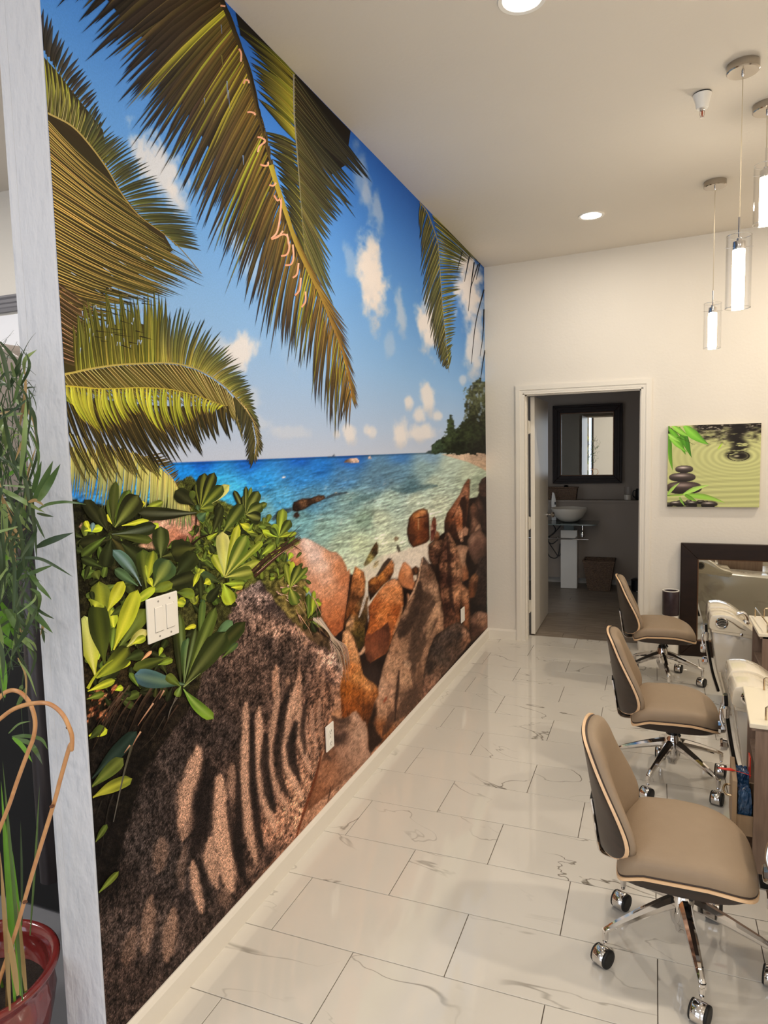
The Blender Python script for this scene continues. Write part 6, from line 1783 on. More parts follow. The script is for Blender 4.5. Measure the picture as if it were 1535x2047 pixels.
def make_spa(loc, label):
    """foot-bath unit seen from its end: marbled body with a leaning front, cream rim in two swells, front tap bar"""
    t = thing('pedicure_spa', label, 'pedicure spa', loc, 0, 'pedicure spas along the right side')
    W = 0.36
    body = [(0.105, 0.0), (0.62, 0.0), (0.62, 0.47), (0.28, 0.49), (0.012, 0.525), (0.018, 0.44), (0.05, 0.22)]
    prism('spa_body', rounded(body, 0.02), 1, 0.012, W - 0.012, M_mar, t, 0.010, 2, True, True)
    def cap(name, y0, y1, top):
        P = [(0.010, 0.515), (-0.004, 0.56), (0.002, top - .012), (0.022, top), (0.075, top + 0.004), (0.13, top - 0.012), (0.19, top - 0.055), (0.235, top - 0.085), (0.30, 0.515), (0.30, 0.492), (0.15, 0.505)]
        P = [tuple(p) for p in catmull([np.array(p) for p in P], 3, closed=True)]
        o = prism(name, P, 1, y0, y1, M_cream, t, 0.012, 3, True, True)
        return o
    cap('near_rim', 0.0, 0.20, 0.606)
    cap('far_rim', 0.185, W, 0.618)
    prism('rim_skirt', [(0.006, 0.500), (0.29, 0.468), (0.31, 0.485), (0.29, 0.505), (0.008, 0.527)], 1, 0.004, W - .004, M_cream, t, 0.004, 2, True, True)
    # round speaker grilles on both end faces
    for ye, sg in ((0.0, 1), (W, -1)):
      g = lathe('grille_ring', [(0.026, 0.002), (0.034, 0.002), (0.034, 0.006), (0.029, 0.009), (0.026, 0.006), (0.026, 0.002)], M_chrome, t, 28, (0.060, ye + (.009 if sg < 0 else 0), 0.562), False, local=True, axis=1)
      lathe('grille_mesh', [(0.0, 0.003), (0.027, 0.003)], M_black, g, 24, (0.060, ye + (.006 if sg < 0 else 0), 0.562), False, local=True, axis=1)
      for q in range(5):
        zz = 0.562 + (q - 2) * 0.0095
        hw = math.sqrt(max(0, .026 ** 2 - (zz - .562) ** 2))
        tube('grille_bar', [(0.060 - hw, ye - sg * 0.004, zz), (0.060, ye - sg * 0.0055, zz - .004), (0.060 + hw, ye - sg * 0.004, zz)], 0.0011, M_chrome, g, 5, True)
    lathe('rim_button', [(0.009, 0.0), (0.009, 0.004), (0.005, 0.006)], M_chrome, t, 14, (0.165, 0.004, 0.497), local=True, axis=1)
    # shade of the moulded handle's groove, added as a darker strip
    tube('rim_shade_line', [(0.085, -0.0015, 0.586), (0.12, -0.0015, 0.566), (0.155, -0.0015, 0.540), (0.185, -0.0015, 0.526)], [0.0012, 0.003, 0.004, 0.0012], mat('groove_shadow', (120, 104, 84), 0.6), t, 6, True)
    # spout at the back of the rim
    sp = tube('spout', catmull([(0.20, 0.12, 0.50), (0.205, 0.12, 0.565), (0.185, 0.12, 0.60), (0.15, 0.12, 0.592)], 5), [0.013] * 16, M_chrome, t, 12, True)
    lathe('spout_collar', [(0.022, -0.012), (0.024, 0.0), (0.016, 0.014)], M_chrome, sp, 16, (0.20, 0.12, 0.545), local=True)
    # bar with tap knobs on the leaning front
    bar = catmull([(-0.012, 0.20, 0.500), (-0.006, 0.20, 0.42), (0.006, 0.20, 0.33), (0.030, 0.20, 0.20), (0.066, 0.20, 0.08)], 5)
    b_ = tube('tap_bar', bar, 0.020, M_black, t, 10, True, 0.45)
    tube('bar_trim', [(p[0] - .010, p[1] - .016, p[2]) for p in bar], 0.0045, M_chrome, b_, 8, True)
    for (kx, kz) in ((-0.030, 0.345), (-0.020, 0.265)):
        k_ = lathe('tap_knob', [(0.010, 0.0), (0.012, -0.012), (0.026, -0.016), (0.029, -0.034), (0.024, -0.044), (0.0, -0.046)][::-1], M_chrome, b_, 10, (kx + .034, 0.20, kz), False, False, True, axis=0)
    lathe('hose_head', [(0.012, 0.0), (0.016, 0.02), (0.018, 0.045), (0.010, 0.055)], M_chrome, b_, 14, (-0.012, 0.165, 0.405), local=True)
    tube('shower_hose', catmull([(-0.012, 0.20, 0.47), (-0.028, 0.19, 0.44), (-0.034, 0.175, 0.40), (-0.020, 0.165, 0.36)], 5), 0.006, M_chrome, b_, 8, True)
    tube('foot_trim', [(0.112, -0.002, 0.03), (0.085, -0.002, 0.14), (0.055, -0.002, 0.26)], 0.006, M_cream, t, 8, True)
    # seat of the spa chair further in
    bx('chair_seat', (0.84, -0.06, 0.30), (1.40, W + 0.06, 0.52), M_bench, t, 0.05, 4, True)
    prism('chair_back', rounded([(1.28, 0.45), (1.42, 0.42), (1.62, 1.18), (1.50, 1.26)], .05), 1, -0.06, W + .06, M_bench, t, 0.04, 3, True, True)
    bx('chair_plinth', (0.63, 0.0, 0.0), (1.4, W, 0.31), M_mar, t, 0.01, 2, True)
    for y in (-0.10, W + .03):
        bx('armrest', (0.90, y, 0.50), (1.40, y + 0.07, 0.66), M_cream, t, 0.025, 3, True)
    return t


make_spa((1.640, 4.415, 0), 'cream pedicure spa with a round chrome grille, nearer the far wall')
make_spa((1.640, 3.125, 0), 'cream pedicure spa behind the near side cabinet, beside the second chair')
make_spa((1.675, 2.000, 0), 'nearest pedicure spa, only its tap bar showing at the right edge')


def make_cabinet(x0, y0, y1, ztop, label, drawer):
    t = thing('side_cabinet', label, 'cabinet', (x0, y0, 0), 0, 'side cabinets between the spas')
    xd = x0 + (0.50 if drawer else 0.39)
    p = 0.016
    bx('side_panel', (x0 + .02, y0 + .006, 0.06), (xd, y0 + .006 + p, ztop - .018), M_lam, t, 0.001, 1)
    bx('side_panel', (x0 + .02, y1 - .006 - p, 0.06), (xd, y1 - .006, ztop - .018), M_lam, t, 0.001, 1)
    bx('back_panel', (xd - p, y0 + .022, 0.06), (xd, y1 - .022, ztop - .018), M_lam, t)
    bx('plinth', (x0 + .05, y0 + .02, 0.0), (xd - .02, y1 - .02, 0.062), M_darkgap, t)
    bx('worktop', (x0, y0, ztop - .018), (xd + .01, y1, ztop), M_top, t, 0.003, 2)
    multi('under_lip', [((x0 + .008, y0 + .006, ztop - .028), (xd, y0 + .012, ztop - .018)), ((x0 + .008, y0 + .012, ztop - .028), (x0 + .014, y1 - .006, ztop - .018))], M_lam, t)
    for z in (0.20, 0.40):
        bx('shelf', (x0 + .03, y0 + .022, z), (xd - p, y1 - .022, z + .014), M_lam, t)
    # low wire rails on the top
    h = 0.052
    r = 0.0038
    tube('guard_rail', [(x0 + .075, y1 - .025, ztop), (x0 + .075, y1 - .025, ztop + h - .006), (x0 + .081, y1 - .025, ztop + h), (xd - .03, y1 - .025, ztop + h), (xd - .025, y1 - .025, ztop)], r, M_steel, t, 8)
    if drawer:
        tube('guard_rail', [(x0 + .055, y0 + .05, ztop), (x0 + .055, y0 + .05, ztop + h - .006), (x0 + .061, y0 + .05, ztop + h), (xd - .03, y0 + .05, ztop + h), (xd - .025, y0 + .05, ztop)], r, M_steel, t, 8)
    else:
        tube('guard_rail', [(x0 + .045, y0 + .03, ztop), (x0 + .045, y0 + .03, ztop + h - .006), (x0 + .042, y0 + .036, ztop + h), (x0 + .03, y1 - .03, ztop + h), (x0 + .03, y1 - .025, ztop)], r, M_steel, t, 8)
        tube('guard_rail', [(x0 + .07, y0 + .03, ztop), (x0 + .07, y0 + .03, ztop + h - .006), (x0 + .076, y0 + .03, ztop + h), (xd - .03, y0 + .03, ztop + h), (xd - .025, y0 + .03, ztop)], r, M_steel, t, 8)
    return t


make_cabinet(1.838, 3.985, 4.395, 0.622, 'greige laminate side cabinet farther back, cream top with wire rails', False)
c1 = make_cabinet(1.647, 2.672, 3.085, 0.624, 'near greige laminate side cabinet with its drawer pulled open', True)
# its open drawer with wrapped blue packets
d_ = bx('drawer_front', (1.598, 2.690, 0.180), (1.614, 2.905, 0.392), M_lamd, c1, 0.001, 1)
tube('drawer_handle', catmull([(1.598, 2.730, 0.315), (1.580, 2.735, 0.315), (1.572, 2.775, 0.315), (1.580, 2.815, 0.315), (1.598, 2.820, 0.315)], 5), 0.0042, M_steel, d_, 8)
bx('drawer_floor', (1.614, 2.70, 0.185), (1.90, 2.90, 0.193), M_lamd, c1)
bx('drawer_side', (1.614, 2.698, 0.185), (1.90, 2.706, 0.26), M_lamd, c1)
bx('drawer_side', (1.614, 2.892, 0.185), (1.90, 2.900, 0.30), M_lamd, c1)
bx('drawer_shelf', (1.614, 2.72, 0.10), (1.72, 2.90, 0.112), M_lam, c1)
c1.rotation_euler = (0, 0, math.radians(-3.0))
M_blue = mat('blue_film', (44, 78, 116), 0.15, var=0.5, scale=40, bump=0.8, bscale=50, coat=0.5)
M_red = mat('red_tag', (226, 58, 40), 0.3)


def packet(name, x0, x1, y0, y1, z0, z1, label, seed):
    V, F = boxvf((x0, y0, z0), (x1, y1, z1))
    bm = bmesh.new()
    vs = [bm.verts.new(q) for q in V]
    for f in F:
        bm.faces.new([vs[i] for i in f])
    bmesh.ops.subdivide_edges(bm, edges=list(bm.edges), cuts=7, use_grid_fill=True)
    r_ = np.random.RandomState(seed)
    cx, cy, cz = (x0 + x1) / 2, (y0 + y1) / 2, (z0 + z1) / 2
    for q in bm.verts:
        k_ = 1 - .12 * (abs((q.co.z - cz) / (z1 - z0) * 2) ** 3)
        q.co.x = cx + (q.co.x - cx) * k_ + r_.uniform(-.003, .003)
        q.co.y = cy + (q.co.y - cy) * k_ + r_.uniform(-.003, .003)
        if q.co.z > z0 + .001:
            q.co.z += r_.uniform(-.004, .003)
    me = bpy.data.meshes.new(name)
    bm.to_mesh(me); bm.free()
    me.materials.append(M_blue)
    return tag(link(name, me), label, 'packet', 'wrapped packets in the open drawer')


packet('plastic_packet', 1.620, 1.666, 2.712, 2.790, 0.1935, 0.345, 'front one of the shiny blue plastic-wrapped packets in the open drawer', 3)
packet('plastic_packet', 1.622, 1.668, 2.800, 2.884, 0.1935, 0.372, 'rear, taller one of the blue plastic-wrapped packets in the open drawer', 5)
tr = thing('red_tag', 'thin red plastic tag sticking out over the open drawer', 'tag', (1.60, 2.75, 0.395))
tube('tag_string', [(1.668, 2.768, 0.386), (1.64, 2.77, 0.392), (1.612, 2.772, 0.396)], 0.0012, M_red, tr, 6)
tube('tag_head', [(1.614, 2.772, 0.396), (1.600, 2.772, 0.398), (1.585, 2.772, 0.397), (1.570, 2.772, 0.397), (1.556, 2.772, 0.398)], [.002, .006, .005, .004, .001], M_red, tr, 8)
bx('tag_card', (1.667, 2.805, 0.36), (1.671, 2.85, 0.44), M_red, tr)
# ------------------------------------------------------------------ back room: washbasin, mirror, ledge things
M_porc = mat('porcelain', (216, 208, 194), 0.12, var=0.02, coat=0.4)
M_wick = wood('wicker', (96, 76, 62), (150, 124, 102), 0.7, (40, 40, 90), 2.0)
nt_ = M_wick.node_tree
_w = nt_.nodes.new('ShaderNodeTexWave'); _w.inputs['Scale'].default_value = 28; _w.inputs['Distortion'].default_value = 1.5; _w.bands_direction = 'Z'
_t = nt_.nodes.new('ShaderNodeTexCoord'); nt_.links.new(_t.outputs['Object'], _w.inputs['Vector'])
_b = nt_.nodes.new('ShaderNodeBump'); _b.inputs['Strength'].default_value = 0.8; _b.inputs['Distance'].default_value = 0.01
nt_.links.new(_w.outputs[0], _b.inputs['Height']); nt_.links.new(_b.outputs[0], nt_.nodes['Principled BSDF'].inputs['Normal'])
t = thing('wall_mirror', 'mirror in a heavy dark moulded frame above the washbasin', 'mirror', (0.585, 8.28, 1.185))
frame(0.197, 0.972, 1.186, 2.096, 0.098, 8.246, 8.284, M_dark, t)
frame(0.222, 0.947, 1.211, 2.071, 0.030, 8.236, 8.248, M_dark, t)
frame(0.285, 0.884, 1.274, 2.008, 0.012, 8.238, 8.262, M_lip, t)
bx('mirror_glass', (0.290, 8.262, 1.280), (0.878, 8.268, 2.002), M_mirror, t)

ZL = 1.0
t = thing('wicker_box', 'low dark wicker box on the ledge under the mirror', 'basket', (0.30, 8.19, ZL))
prism('box_body', [(0.12, ZL + .0005), (0.475, ZL + .0005), (0.490, ZL + .135), (0.105, ZL + .135)], 1, 8.125, 8.235, M_wick, t, 0.006, 2)
multi('box_rim', [((0.10, 8.120, ZL + .135), (0.495, 8.240, ZL + .150))], M_wick, t)
lathe('lid_knob', [(0.02, 0), (0.03, .012), (0.012, .02)], M_black, t, 14, (0.36, 8.18, ZL + .150))
t = thing('toothbrush_cup', 'small pale cup with a clear glass upturned over it on the ledge', 'cup', (1.04, 8.18, ZL))
lathe('cup', [(0.036, 0.0005), (0.04, 0.004), (0.042, 0.06), (0.038, 0.062), (0.0, 0.058)], M_porc, t, 20, (1.04, 8.18, ZL), False)
lathe('glass', [(0.036, 0.063), (0.040, 0.145), (0.036, 0.150), (0.0, 0.150)], M_glass, t, 20, (1.04, 8.18, ZL), False)
t = thing('black_dispenser', 'black rounded dispenser at the right end of the ledge', 'dispenser', (1.17, 8.18, ZL))
lathe('body', [(0.045, 0.0005), (0.052, 0.01), (0.052, 0.10), (0.042, 0.13), (0.0, 0.135)], M_black, t, 18, (1.17, 8.18, ZL), False)
tube('handle', catmull([(1.122, 8.17, ZL + .11), (1.098, 8.165, ZL + .10), (1.094, 8.165, ZL + .05), (1.118, 8.17, ZL + .03)], 4), 0.006, M_black, t, 8)

t = thing('washbasin', 'white bowl washbasin on a glass shelf with a white pedestal', 'washbasin', (0.42, 7.95, 0))
lathe('bowl', [(0.075, 0.778), (0.10, 0.785), (0.155, 0.83), (0.19, 0.885), (0.203, 0.922), (0.203, 0.930), (0.194, 0.930), (0.18, 0.89), (0.145, 0.84), (0.09, 0.80), (0.0, 0.795)], M_porc, t, 40, (0.425, 7.90, 0), False)
M_gs = mat('green_glass', (120, 130, 128), 0.05, var=0.02, spec=0.8)
prism('glass_shelf', rounded([(-0.12, 7.66), (0.72, 7.66), (0.745, 7.72), (0.745, 8.10), (-0.12, 8.10)], .04), 2, 0.757, 0.769, M_gs, t)
bx('pedestal', (0.330, 7.92, 0.004), (0.512, 8.08, 0.672), M_white, t, 0.004, 2)
bx('pedestal_collar', (0.365, 7.94, 0.672), (0.475, 8.08, 0.757), M_gs, t, 0.003, 1)
tube('towel_bar', [(-0.12, 7.70, 0.605), (0.655, 7.70, 0.600)], 0.009, M_chrome, t, 12)
bl = bx('bar_bracket', (0.30, 7.705, 0.594), (0.312, 7.925, 0.610), M_chrome, t)
bx('bar_bracket', (0.50, 7.705, 0.594), (0.512, 7.925, 0.610), M_chrome, t)
lathe('waste_trap', [(0.0, 0.60), (0.022, 0.605), (0.026, 0.64), (0.014, 0.66), (0.012, 0.757)], M_chrome, t, 16, (0.575, 7.88, 0), False)
tp2 = prism('tap', rounded([(0.215, 0.770), (0.265, 0.770), (0.262, 1.00), (0.245, 1.085), (0.222, 1.10), (0.212, 1.0)], .01), 1, 8.03, 8.07, M_white, t, 0.004, 2)
bx('sensor', (0.248, 8.022, 0.955), (0.262, 8.031, 0.985), M_black, tp2)
M_hose = mat('dark_hose', (30, 29, 30), 0.4)
for q, pts in enumerate(([(0.20, 8.05, 0.75), (0.26, 8.02, 0.66), (0.18, 8.0, 0.55), (0.25, 8.0, 0.42), (0.30, 8.0, 0.36), (0.34, 8.02, 0.44)], [(0.34, 8.05, 0.74), (0.24, 8.03, 0.62), (0.16, 8.02, 0.56), (0.22, 8.0, 0.50), (0.30, 8.02, 0.56)], [(0.15, 8.04, 0.70), (0.17, 8.02, 0.40), (0.23, 8.0, 0.335), (0.29, 8.0, 0.36), (0.31, 8.04, 0.50)])):
    tube('supply_hose', catmull(pts, 6), 0.006, M_hose, t, 8)

t = thing('wicker_basket', 'tapered dark wicker waste basket on the floor by the washbasin', 'basket', (0.75, 7.95, 0))
cx, cy = 0.752, 7.96
V = []
for hw, hd, z in ((0.118, 0.10, 0.002), (0.165, 0.14, 0.335), (0.158, 0.133, 0.335), (0.112, 0.094, 0.02)):
    V += [(cx - hw, cy - hd, z), (cx + hw, cy - hd, z), (cx + hw, cy + hd, z), (cx - hw, cy + hd, z)]
F = [(3, 2, 1, 0), (12, 13, 14, 15)] + [(4 * k + i, 4 * k + (i + 1) % 4, 4 * k + 4 + (i + 1) % 4, 4 * k + 4 + i) for k in range(3) for i in range(4)]
mk('woven_body', V, F, M_wick, t)
hw, hd = 0.166, 0.141
tube('rim_braid', [(cx - hw, cy - hd, .338), (cx + hw, cy - hd, .338), (cx + hw, cy + hd, .338), (cx - hw, cy + hd, .338), (cx - hw, cy - hd, .338)], 0.011, M_wick, t, 8)
t = thing('pedal_bin', 'small black pedal bin at the right of the back room floor', 'bin', (1.17, 7.98, 0))
lathe('bin_body', [(0.07, 0.002), (0.078, 0.01), (0.080, 0.12), (0.0, 0.12)], M_black, t, 20, (1.17, 7.98, 0), False)
lathe('bin_lid', [(0.082, 0.12), (0.082, 0.128), (0.06, 0.142), (0.0, 0.146)], M_black, t, 20, (1.17, 7.98, 0), False)
bx('pedal', (1.145, 7.87, 0.012), (1.195, 7.905, 0.020), M_chrome, t, 0.002, 1)
# ------------------------------------------------------------------ left of the post: tall sedge in a glazed pot, side room
R7_ = np.random.RandomState(21)
M_pot = mat('oxblood_glaze', (112, 34, 32), 0.12, var=0.45, scale=30, coat=0.8)
M_soil = mat('potting_soil', (38, 30, 24), 0.9, var=0.5, scale=60, bump=0.6, bscale=80)
M_leafs = [mat('sedge_green', (72, 98, 48), 0.45, var=0.2, scale=20), mat('sedge_dark', (46, 66, 36), 0.5, var=0.2, scale=20), mat('sedge_light', (112, 134, 78), 0.45, var=0.15, scale=20), mat('sedge_dry', (150, 126, 84), 0.6, var=0.2, scale=20), mat('sedge_bright', (96, 146, 44), 0.45, var=0.2, scale=20)]
M_stem = mat('sedge_stem', (86, 118, 44), 0.4, var=0.25, scale=15)
M_cane = wood('bent_cane', (176, 120, 74), (206, 154, 100), 0.35, (3, 3, 3), 8, coat=0.3)
PC_ = (-0.305, 1.132)
tpl = thing('potted_sedge', 'tall umbrella sedge with grassy tufts in a glazed dark red pot', 'potted plant', (PC_[0], PC_[1], 0))
# fluted pot: the ribs twist round the belly
n, V, F = 72, [], []
prof = [(0.125, 0.002), (0.14, 0.01), (0.163, 0.08), (0.180, 0.16), (0.188, 0.22), (0.186, 0.262), (0.190, 0.280), (0.203, 0.296), (0.205, 0.304), (0.198, 0.311), (0.182, 0.304), (0.176, 0.28), (0.168, 0.215), (0.0, 0.215)]
for k, (r, z) in enumerate(prof):
    for i in range(n):
        a = 2 * math.pi * i / n
        rib = 0.0045 * math.cos(18 * a + z * 22) if 2 <= k <= 5 else 0.0
        V.append((PC_[0] + (r + rib) * math.cos(a), PC_[1] + (r + rib) * math.sin(a), z))
for k in range(len(prof) - 1):
    for i in range(n):
        j = (i + 1) % n
        F.append((k * n + i, k * n + j, (k + 1) * n + j, (k + 1) * n + i))
F.append(tuple(range(n))[::-1])
mk('pot', V, F, M_pot, tpl, True)
lathe('soil', [(0.169, 0.216), (0.11, 0.232), (0.0, 0.240)], M_soil, tpl, 24, (PC_[0], PC_[1], 0), False)


def blade(pts, w_, m, parent, name='leaf', fold=0.25, twist=0.0):
    """folded grassy leaf: ribbon with a keel, tapering to a point"""
    P = [Vector(p) for p in (catmull(pts, 5) if len(pts) > 2 else catmull([pts[0], (np.asarray(pts[0]) + np.asarray(pts[1])) / 2, pts[1]], 4))]
    V, F = [], []
    side0 = Vector(RT)
    N_ = len(P)
    for i, p in enumerate(P):
        d = (P[min(i + 1, N_ - 1)] - P[max(i - 1, 0)]).normalized()
        view = (Vector(CAM) - p).normalized()
        view = (view + Vector((R7x, R7y, R7z)) * twist).normalized()
        sd = d.cross(view).normalized()
        nn = sd.cross(d).normalized()
        t_ = i / (N_ - 1)
        hw = w_ * .5 * min(1.0, .45 + t_ * 2.2) * (1 - max(0, (t_ - .55) / .45) ** 1.6)
        V += [p + sd * hw + nn * hw * fold, p, p - sd * hw + nn * hw * fold]
        if i:
            a = 3 * (i - 1)
            F += [(a, a + 1, a + 4, a + 3), (a + 1, a + 2, a + 5, a + 4)]
    return mk(name, V, F, m, parent, True)


def pt(p, y):
    return tuple(onplane([p], 1, y)[0])


R7x, R7y, R7z = 0.3, 0.2, 0.4
A = lambda L: [(0 + .1709 * u_, 850 + .1709 * v_) for u_, v_ in L]
B = lambda L: [(0 + .1709 * u_, 1150 + .1709 * v_) for u_, v_ in L]
D = lambda L: [(0 + .1709 * u_, 550 + .1709 * v_) for u_, v_ in L]
traced = [(A, [(385, 790), (430, 620), (486, 415)], 7, 0), (A, [(395, 880), (500, 690), (622, 412)], 10, 0), (A, [(450, 890), (560, 700), (708, 450)], 10, 0), (A, [(450, 980), (560, 925), (720, 900), (880, 908), (1010, 928)], 4.5, 0), (A, [(430, 1030), (520, 1050), (632, 1072)], 4, 1), (A, [(410, 1075), (460, 1200), (530, 1335)], 3.5, 1), (A, [(430, 1425), (600, 1350), (860, 1255)], 9, 1), (A, [(180, 1555), (440, 1558), (630, 1640), (860, 1778)], 4.5, 1), (A, [(150, 1830), (300, 1760), (470, 1690), (640, 1630)], 6, 0), (A, [(120, 1590), (260, 1620), (400, 1790), (480, 1920), (604, 2045)], 5.5, 0),
          (A, [(0, 740), (150, 820), (330, 920), (530, 1025)], 7, 2), (A, [(0, 880), (130, 950), (260, 1120), (372, 1250)], 6, 2), (A, [(180, 900), (280, 1040), (380, 1165)], 7, 0), (A, [(50, 920), (50, 1180), (55, 1340)], 9, 2), (A, [(0, 640), (160, 540), (280, 430), (360, 350)], 4.5, 4), (A, [(285, 430), (290, 580), (285, 720)], 5, 4), (A, [(0, 700), (200, 715), (400, 735), (600, 748)], 3, 2), (A, [(330, 900), (420, 880), (520, 945)], 5, 3), (A, [(100, 900), (190, 790), (300, 770)], 6, 1), (A, [(60, 1560), (30, 1750), (20, 2040)], 12, 2), (A, [(90, 1190), (160, 1280), (195, 1330)], 6, 3), (A, [(250, 1250), (240, 1350), (270, 1480)], 8, 1), (A, [(130, 1900), (330, 1500), (390, 1260)], 9, 1), (A, [(0, 1500), (60, 1550), (120, 1540)], 8, 4), (A, [(20, 0), (70, 100), (60, 280)], 10, 2), (A, [(150, 480), (240, 500), (330, 540)], 4, 2),
          (B, [(350, 0), (480, 150), (604, 285)], 5.5, 0), (B, [(290, 330), (450, 500), (620, 680)], 8, 0), (B, [(280, 260), (480, 430), (640, 512)], 4, 1), (B, [(180, 690), (300, 780), (398, 888)], 6, 2), (B, [(240, 700), (380, 790), (434, 888)], 3.5, 2), (B, [(0, 420), (60, 600), (102, 728)], 10, 4), (B, [(10, 320), (110, 520), (165, 725)], 9, 4), (B, [(70, 400), (160, 560), (220, 685)], 8, 0), (B, [(0, 705), (120, 800), (240, 892)], 9, 4), (B, [(180, 250), (230, 420), (275, 610)], 9, 1), (B, [(200, 0), (140, 200), (120, 320)], 12, 1), (B, [(470, 520), (500, 600), (470, 710)], 4, 3), (B, [(490, 620), (505, 700), (520, 800)], 4, 1), (B, [(340, 430), (310, 590), (280, 690)], 3.5, 2), (B, [(200, 600), (240, 650), (290, 690)], 4, 3), (B, [(0, 900), (20, 1150), (58, 1440)], 13, 4), (B, [(100, 1850), (220, 1740), (365, 1705)], 2.5, 2), (B, [(140, 1890), (300, 1880), (480, 1920), (560, 2040)], 5, 0), (B, [(150, 1900), (260, 2000), (380, 2190)], 5.5, 4), (B, [(150, 1900), (330, 1960), (420, 2060), (500, 2220)], 6, 0), (B, [(235, 1370), (245, 1320), (268, 1278)], 5, 0), (B, [(200, 1520), (270, 1400), (320, 1290)], 6, 0),
          (D, [(0, 780), (130, 930), (210, 1080), (300, 1500)], 5, 1), (D, [(100, 1340), (200, 1100), (258, 880)], 6, 1), (D, [(0, 830), (60, 1050), (130, 1400)], 6, 1), (D, [(130, 1020), (160, 1150), (210, 1280)], 4, 2), (D, [(0, 1230), (60, 1280), (130, 1340)], 4, 1), (D, [(160, 1500), (220, 1280), (275, 1110)], 4.5, 0), (D, [(180, 1460), (260, 1520), (310, 1600)], 6, 2), (D, [(0, 1620), (130, 1610), (240, 1650)], 5, 3), (D, [(300, 1640), (330, 1740), (430, 1790)], 3, 2)]
for T_, L_, wpx, mi in traced:
    y_ = 1.115 + R7_.uniform(-.07, .07)
    P = [pt(p, y_ + .03 * (i - 1) * R7_.uniform(-1, 1)) for i, p in enumerate(T_(L_))]
    dist = np.linalg.norm(np.array(P[0]) - CAM)
    blade(P, wpx * dist / FPX * 1.25, M_leafs[mi], tpl, twist=R7_.uniform(0, .5))
# tufts: crowns of arching leaves on the stems
tops = []
for k in range(15):
    a = R7_.uniform(0, 2 * math.pi); r = R7_.uniform(0.01, 0.09)
    bx_, by_ = PC_[0] + r * math.cos(a), PC_[1] + r * math.sin(a)
    tx, ty, tz = PC_[0] + R7_.uniform(-0.30, 0.22), PC_[1] + R7_.uniform(-.12, .10), R7_.uniform(1.15, 1.72)
    tops.append((tx, ty, tz))
    tube('stem', catmull([(bx_, by_, 0.228), (bx_ * .7 + tx * .3, by_ * .7 + ty * .3, 0.25 + (tz - .25) * .45), (tx, ty, tz)], 6), 0.0042, M_stem, tpl, 6)
for (tx, ty, tz) in tops:
    for q in range(9):
        a = R7_.uniform(0, 2 * math.pi); L_ = R7_.uniform(0.12, 0.26)
        e = (tx + L_ * math.cos(a) * .95, ty + L_ * math.sin(a) * .6, tz + R7_.uniform(-.16, .10))
        if e[0] > -0.02:
            e = (-0.02 - R7_.uniform(0, .1), e[1], e[2])
        m_ = (tx + (e[0] - tx) * .5, ty + (e[1] - ty) * .5, max(tz, e[2]) + R7_.uniform(.0, .05))
        blade([(tx, ty, tz), m_, e], R7_.uniform(.006, .012), M_leafs[R7_.choice([0, 1, 1, 1, 2, 3])], tpl, twist=R7_.uniform(0, .8))
# thin inner foliage of the crowns
for q in range(95):
    y_ = 1.10 + R7_.uniform(-.12, .12)
    cx_, cy_ = R7_.uniform(-30, 62), R7_.uniform(740, 1330)
    L_ = R7_.uniform(60, 170)
    a = R7_.uniform(-1.1, 1.1) + (math.pi / 2 if R7_.rand() < .55 else -math.pi / 2)
    e = (min(cx_ + L_ * math.cos(a) * .75, 74), cy_ + L_ * math.sin(a))
    m_ = ((cx_ + e[0]) / 2 + R7_.uniform(-14, 14), (cy_ + e[1]) / 2 - R7_.uniform(0, 22))
    blade([pt((cx_, cy_), y_), pt(m_, y_ + R7_.uniform(-.03, .03)), pt(e, y_ + R7_.uniform(-.05, .05))], R7_.uniform(3, 7) * 1.75 / FPX, M_leafs[R7_.choice([0, 1, 1, 1, 1, 2, 3])], tpl, twist=R7_.uniform(0, .8))
VV, FF = [], []
for q in range(240):
    y_ = 1.16 + R7_.uniform(-.08, .10)
    p0 = np.array([R7_.uniform(-40, 60), R7_.uniform(700, 1340)])
    L_ = R7_.uniform(40, 130); a = R7_.uniform(0, 2 * math.pi)
    p2 = p0 + L_ * np.array([math.cos(a) * .6, math.sin(a)])
    p2[0] = min(p2[0], 72)
    p1 = (p0 + p2) / 2 + R7_.uniform(-12, 12, 2)
    k = len(VV)
    for t_ in np.linspace(0, 1, 6):
        p = p0 * (1 - t_) ** 2 + 2 * p1 * t_ * (1 - t_) + p2 * t_ ** 2
        w3 = R7_.uniform(1.2, 1.8) * (1 - t_ * .8)
        VV += [pt((p[0] - w3, p[1] + w3 * .3), y_), pt((p[0] + w3, p[1] - w3 * .3), y_ + .002)]
    FF += [(k + 2 * i, k + 2 * i + 1, k + 2 * i + 3, k + 2 * i + 2) for i in range(5)]
fo = mk('fine_foliage', VV, FF, M_leafs[1], tpl)
fo['kind'] = 'stuff'
# straight shoots and sheaths rising out of the pot
for p0, p1, wpx, mi in [((30, 2010), (2, 1560), 9, 4), ((42, 1990), (12, 1640), 8, 4), ((52, 1980), (22, 1750), 10, 3), ((45, 2000), (5, 1520), 6, 0), ((50, 1985), (25, 1700), 7, 4), ((60, 1870), (79, 1570), 4, 0), ((44, 1850), (41, 1640), 4, 1), ((20, 2020), (0, 1700), 8, 3), ((36, 1990), (14, 1850), 10, 3), ((12, 2030), (20, 1800), 6, 3)]:
    y_ = 1.10 + R7_.uniform(-.04, .06)
    P = [pt(p0, y_), pt(((p0[0] + p1[0]) / 2 + 1, (p0[1] + p1[1]) / 2), y_), pt(p1, y_)]
    blade(P, wpx * 1.7 / FPX, M_leafs[mi], tpl, 'shoot', .4)

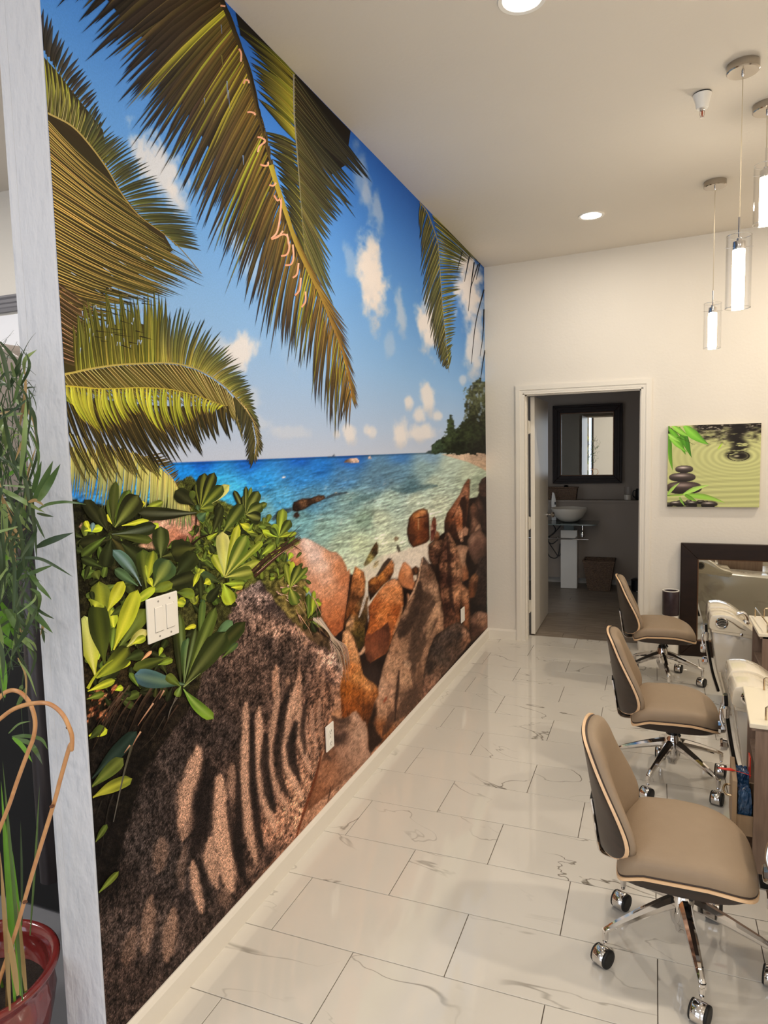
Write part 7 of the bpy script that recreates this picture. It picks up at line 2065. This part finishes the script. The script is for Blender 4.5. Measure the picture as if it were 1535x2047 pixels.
tc_ = thing('cane_hoops', 'two bent rattan cane hoops stuck in the sedge pot', 'plant support', (PC_[0], PC_[1], 0.245))
in_ = B([(-60, 1500), (0, 1425), (60, 1370), (150, 1345), (250, 1380), (340, 1480), (395, 1620), (412, 1760), (385, 1920), (330, 2060)]) + [(35, 1560), (18, 1610), (0, 1655), (-20, 1710)]
out_ = B([(-60, 1730), (0, 1680), (150, 1570), (330, 1508), (520, 1492), (640, 1540), (740, 1640), (805, 1770), (842, 1890), (838, 2040)]) + [(140, 1490), (120, 1560), (108, 1605), (64, 1748), (32, 1860), (2, 1950), (-8, 1985)]
for L_, y0, y1, r in ((in_, 1.045, 1.06, .0046), (out_, 1.02, 1.085, .0046)):
    n_ = len(L_)
    c_ = tube('cane', catmull([pt(p, y0 + (y1 - y0) * i / (n_ - 1)) for i, p in enumerate(L_)], 5), r, M_cane, tc_, 10)
M_node = mat('cane_node', (96, 60, 38), 0.5)
for p in ((137, 1454), (104, 1612), (50, 1803)):
    q = Vector(pt(p, 1.06))
    lathe('cane_node', [(.0052, -.0016), (.0056, 0), (.0052, .0016)], M_node, tc_, 10, tuple(q))

# big padded chair in the side room, dark below, taupe rounded head above
M_taupe = mat('taupe_vinyl', (134, 122, 112), 0.4, var=0.05, scale=8)
M_blackv = mat('black_vinyl', (10, 10, 11), 0.4, var=0.2)
tm_ = thing('padded_chair', 'tall black chair with a rounded taupe head end, behind the sedge', 'chair', (-1.2, 1.95, 0))
prism('chair_body', rounded([(-2.2, 0.0), (-0.42, 0.0), (-0.42, 1.20), (-0.62, 1.50), (-2.2, 1.50)], .08, 5), 1, 1.70, 2.30, M_blackv, tm_, 0.03, 3)
prism('head_shell', rounded([(-1.9, 1.47), (-0.52, 1.47), (-0.52, 1.80), (-0.66, 1.955), (-0.80, 2.03), (-1.0, 2.065), (-1.9, 2.065)], .10, 6), 1, 1.74, 2.26, M_taupe, tm_, 0.05, 4, smooth=True)
tube('head_seam', [(-1.9, 1.738, 1.79), (-0.52, 1.738, 1.80)], 0.004, M_blackv, tm_, 6)
lathe('side_tube', [(0.035, 0.2), (0.035, 1.32), (0.030, 1.34), (0.0, 1.34)], mat('gun_metal', (70, 64, 64), 0.3, 0.6), tm_, 18, (-0.575, 1.62, 0), False)

# white faceted panel and grey cornice on the side-room wall
twp = thing('faceted_panel', 'white wall panel of folded triangular facets under a grey cornice', 'wall panel', (-2.2, 2.8, 1.0))
M_facet = mat('white_facet', (238, 238, 242), 0.4, var=0.01)
k0 = 0
pts = {}
NX, NZ = 12, 8
for i in range(NX + 1):
    for j in range(NZ + 1):
        e_ = 0 if i in (0, NX) or j in (0, NZ) else 1
        pts[i, j] = (-3.4 + i * 0.25 + e_ * R7_.uniform(-.09, .09), 2.796 - e_ * R7_.uniform(0.0, 0.07) - .002, 0.85 + j * 0.195 + e_ * R7_.uniform(-.07, .07))
for i in range(NX):
    for j in range(NZ):
        q = [pts[i, j], pts[i + 1, j], pts[i + 1, j + 1], pts[i, j + 1]]
        tri = ((0, 1, 2), (0, 2, 3)) if R7_.rand() < .5 else ((0, 1, 3), (1, 2, 3))
        for f in tri:
            if pts[i, j][2] > 1.9 and -2.6 < pts[i, j][0] < -1.5:
                mk('facet', [q[v_] for v_ in f], [(0, 1, 2)], M_facet, twp)
            else:
                k0 += 1
M_cor = mat('grey_cornice', (128, 126, 130), 0.4)
prism('cornice', [(2.799, 2.425), (2.775, 2.425), (2.768, 2.440), (2.760, 2.445), (2.760, 2.460), (2.750, 2.466), (2.750, 2.482), (2.738, 2.490), (2.738, 2.500), (2.799, 2.500)], 0, -3.4, -0.4, M_cor, twp)
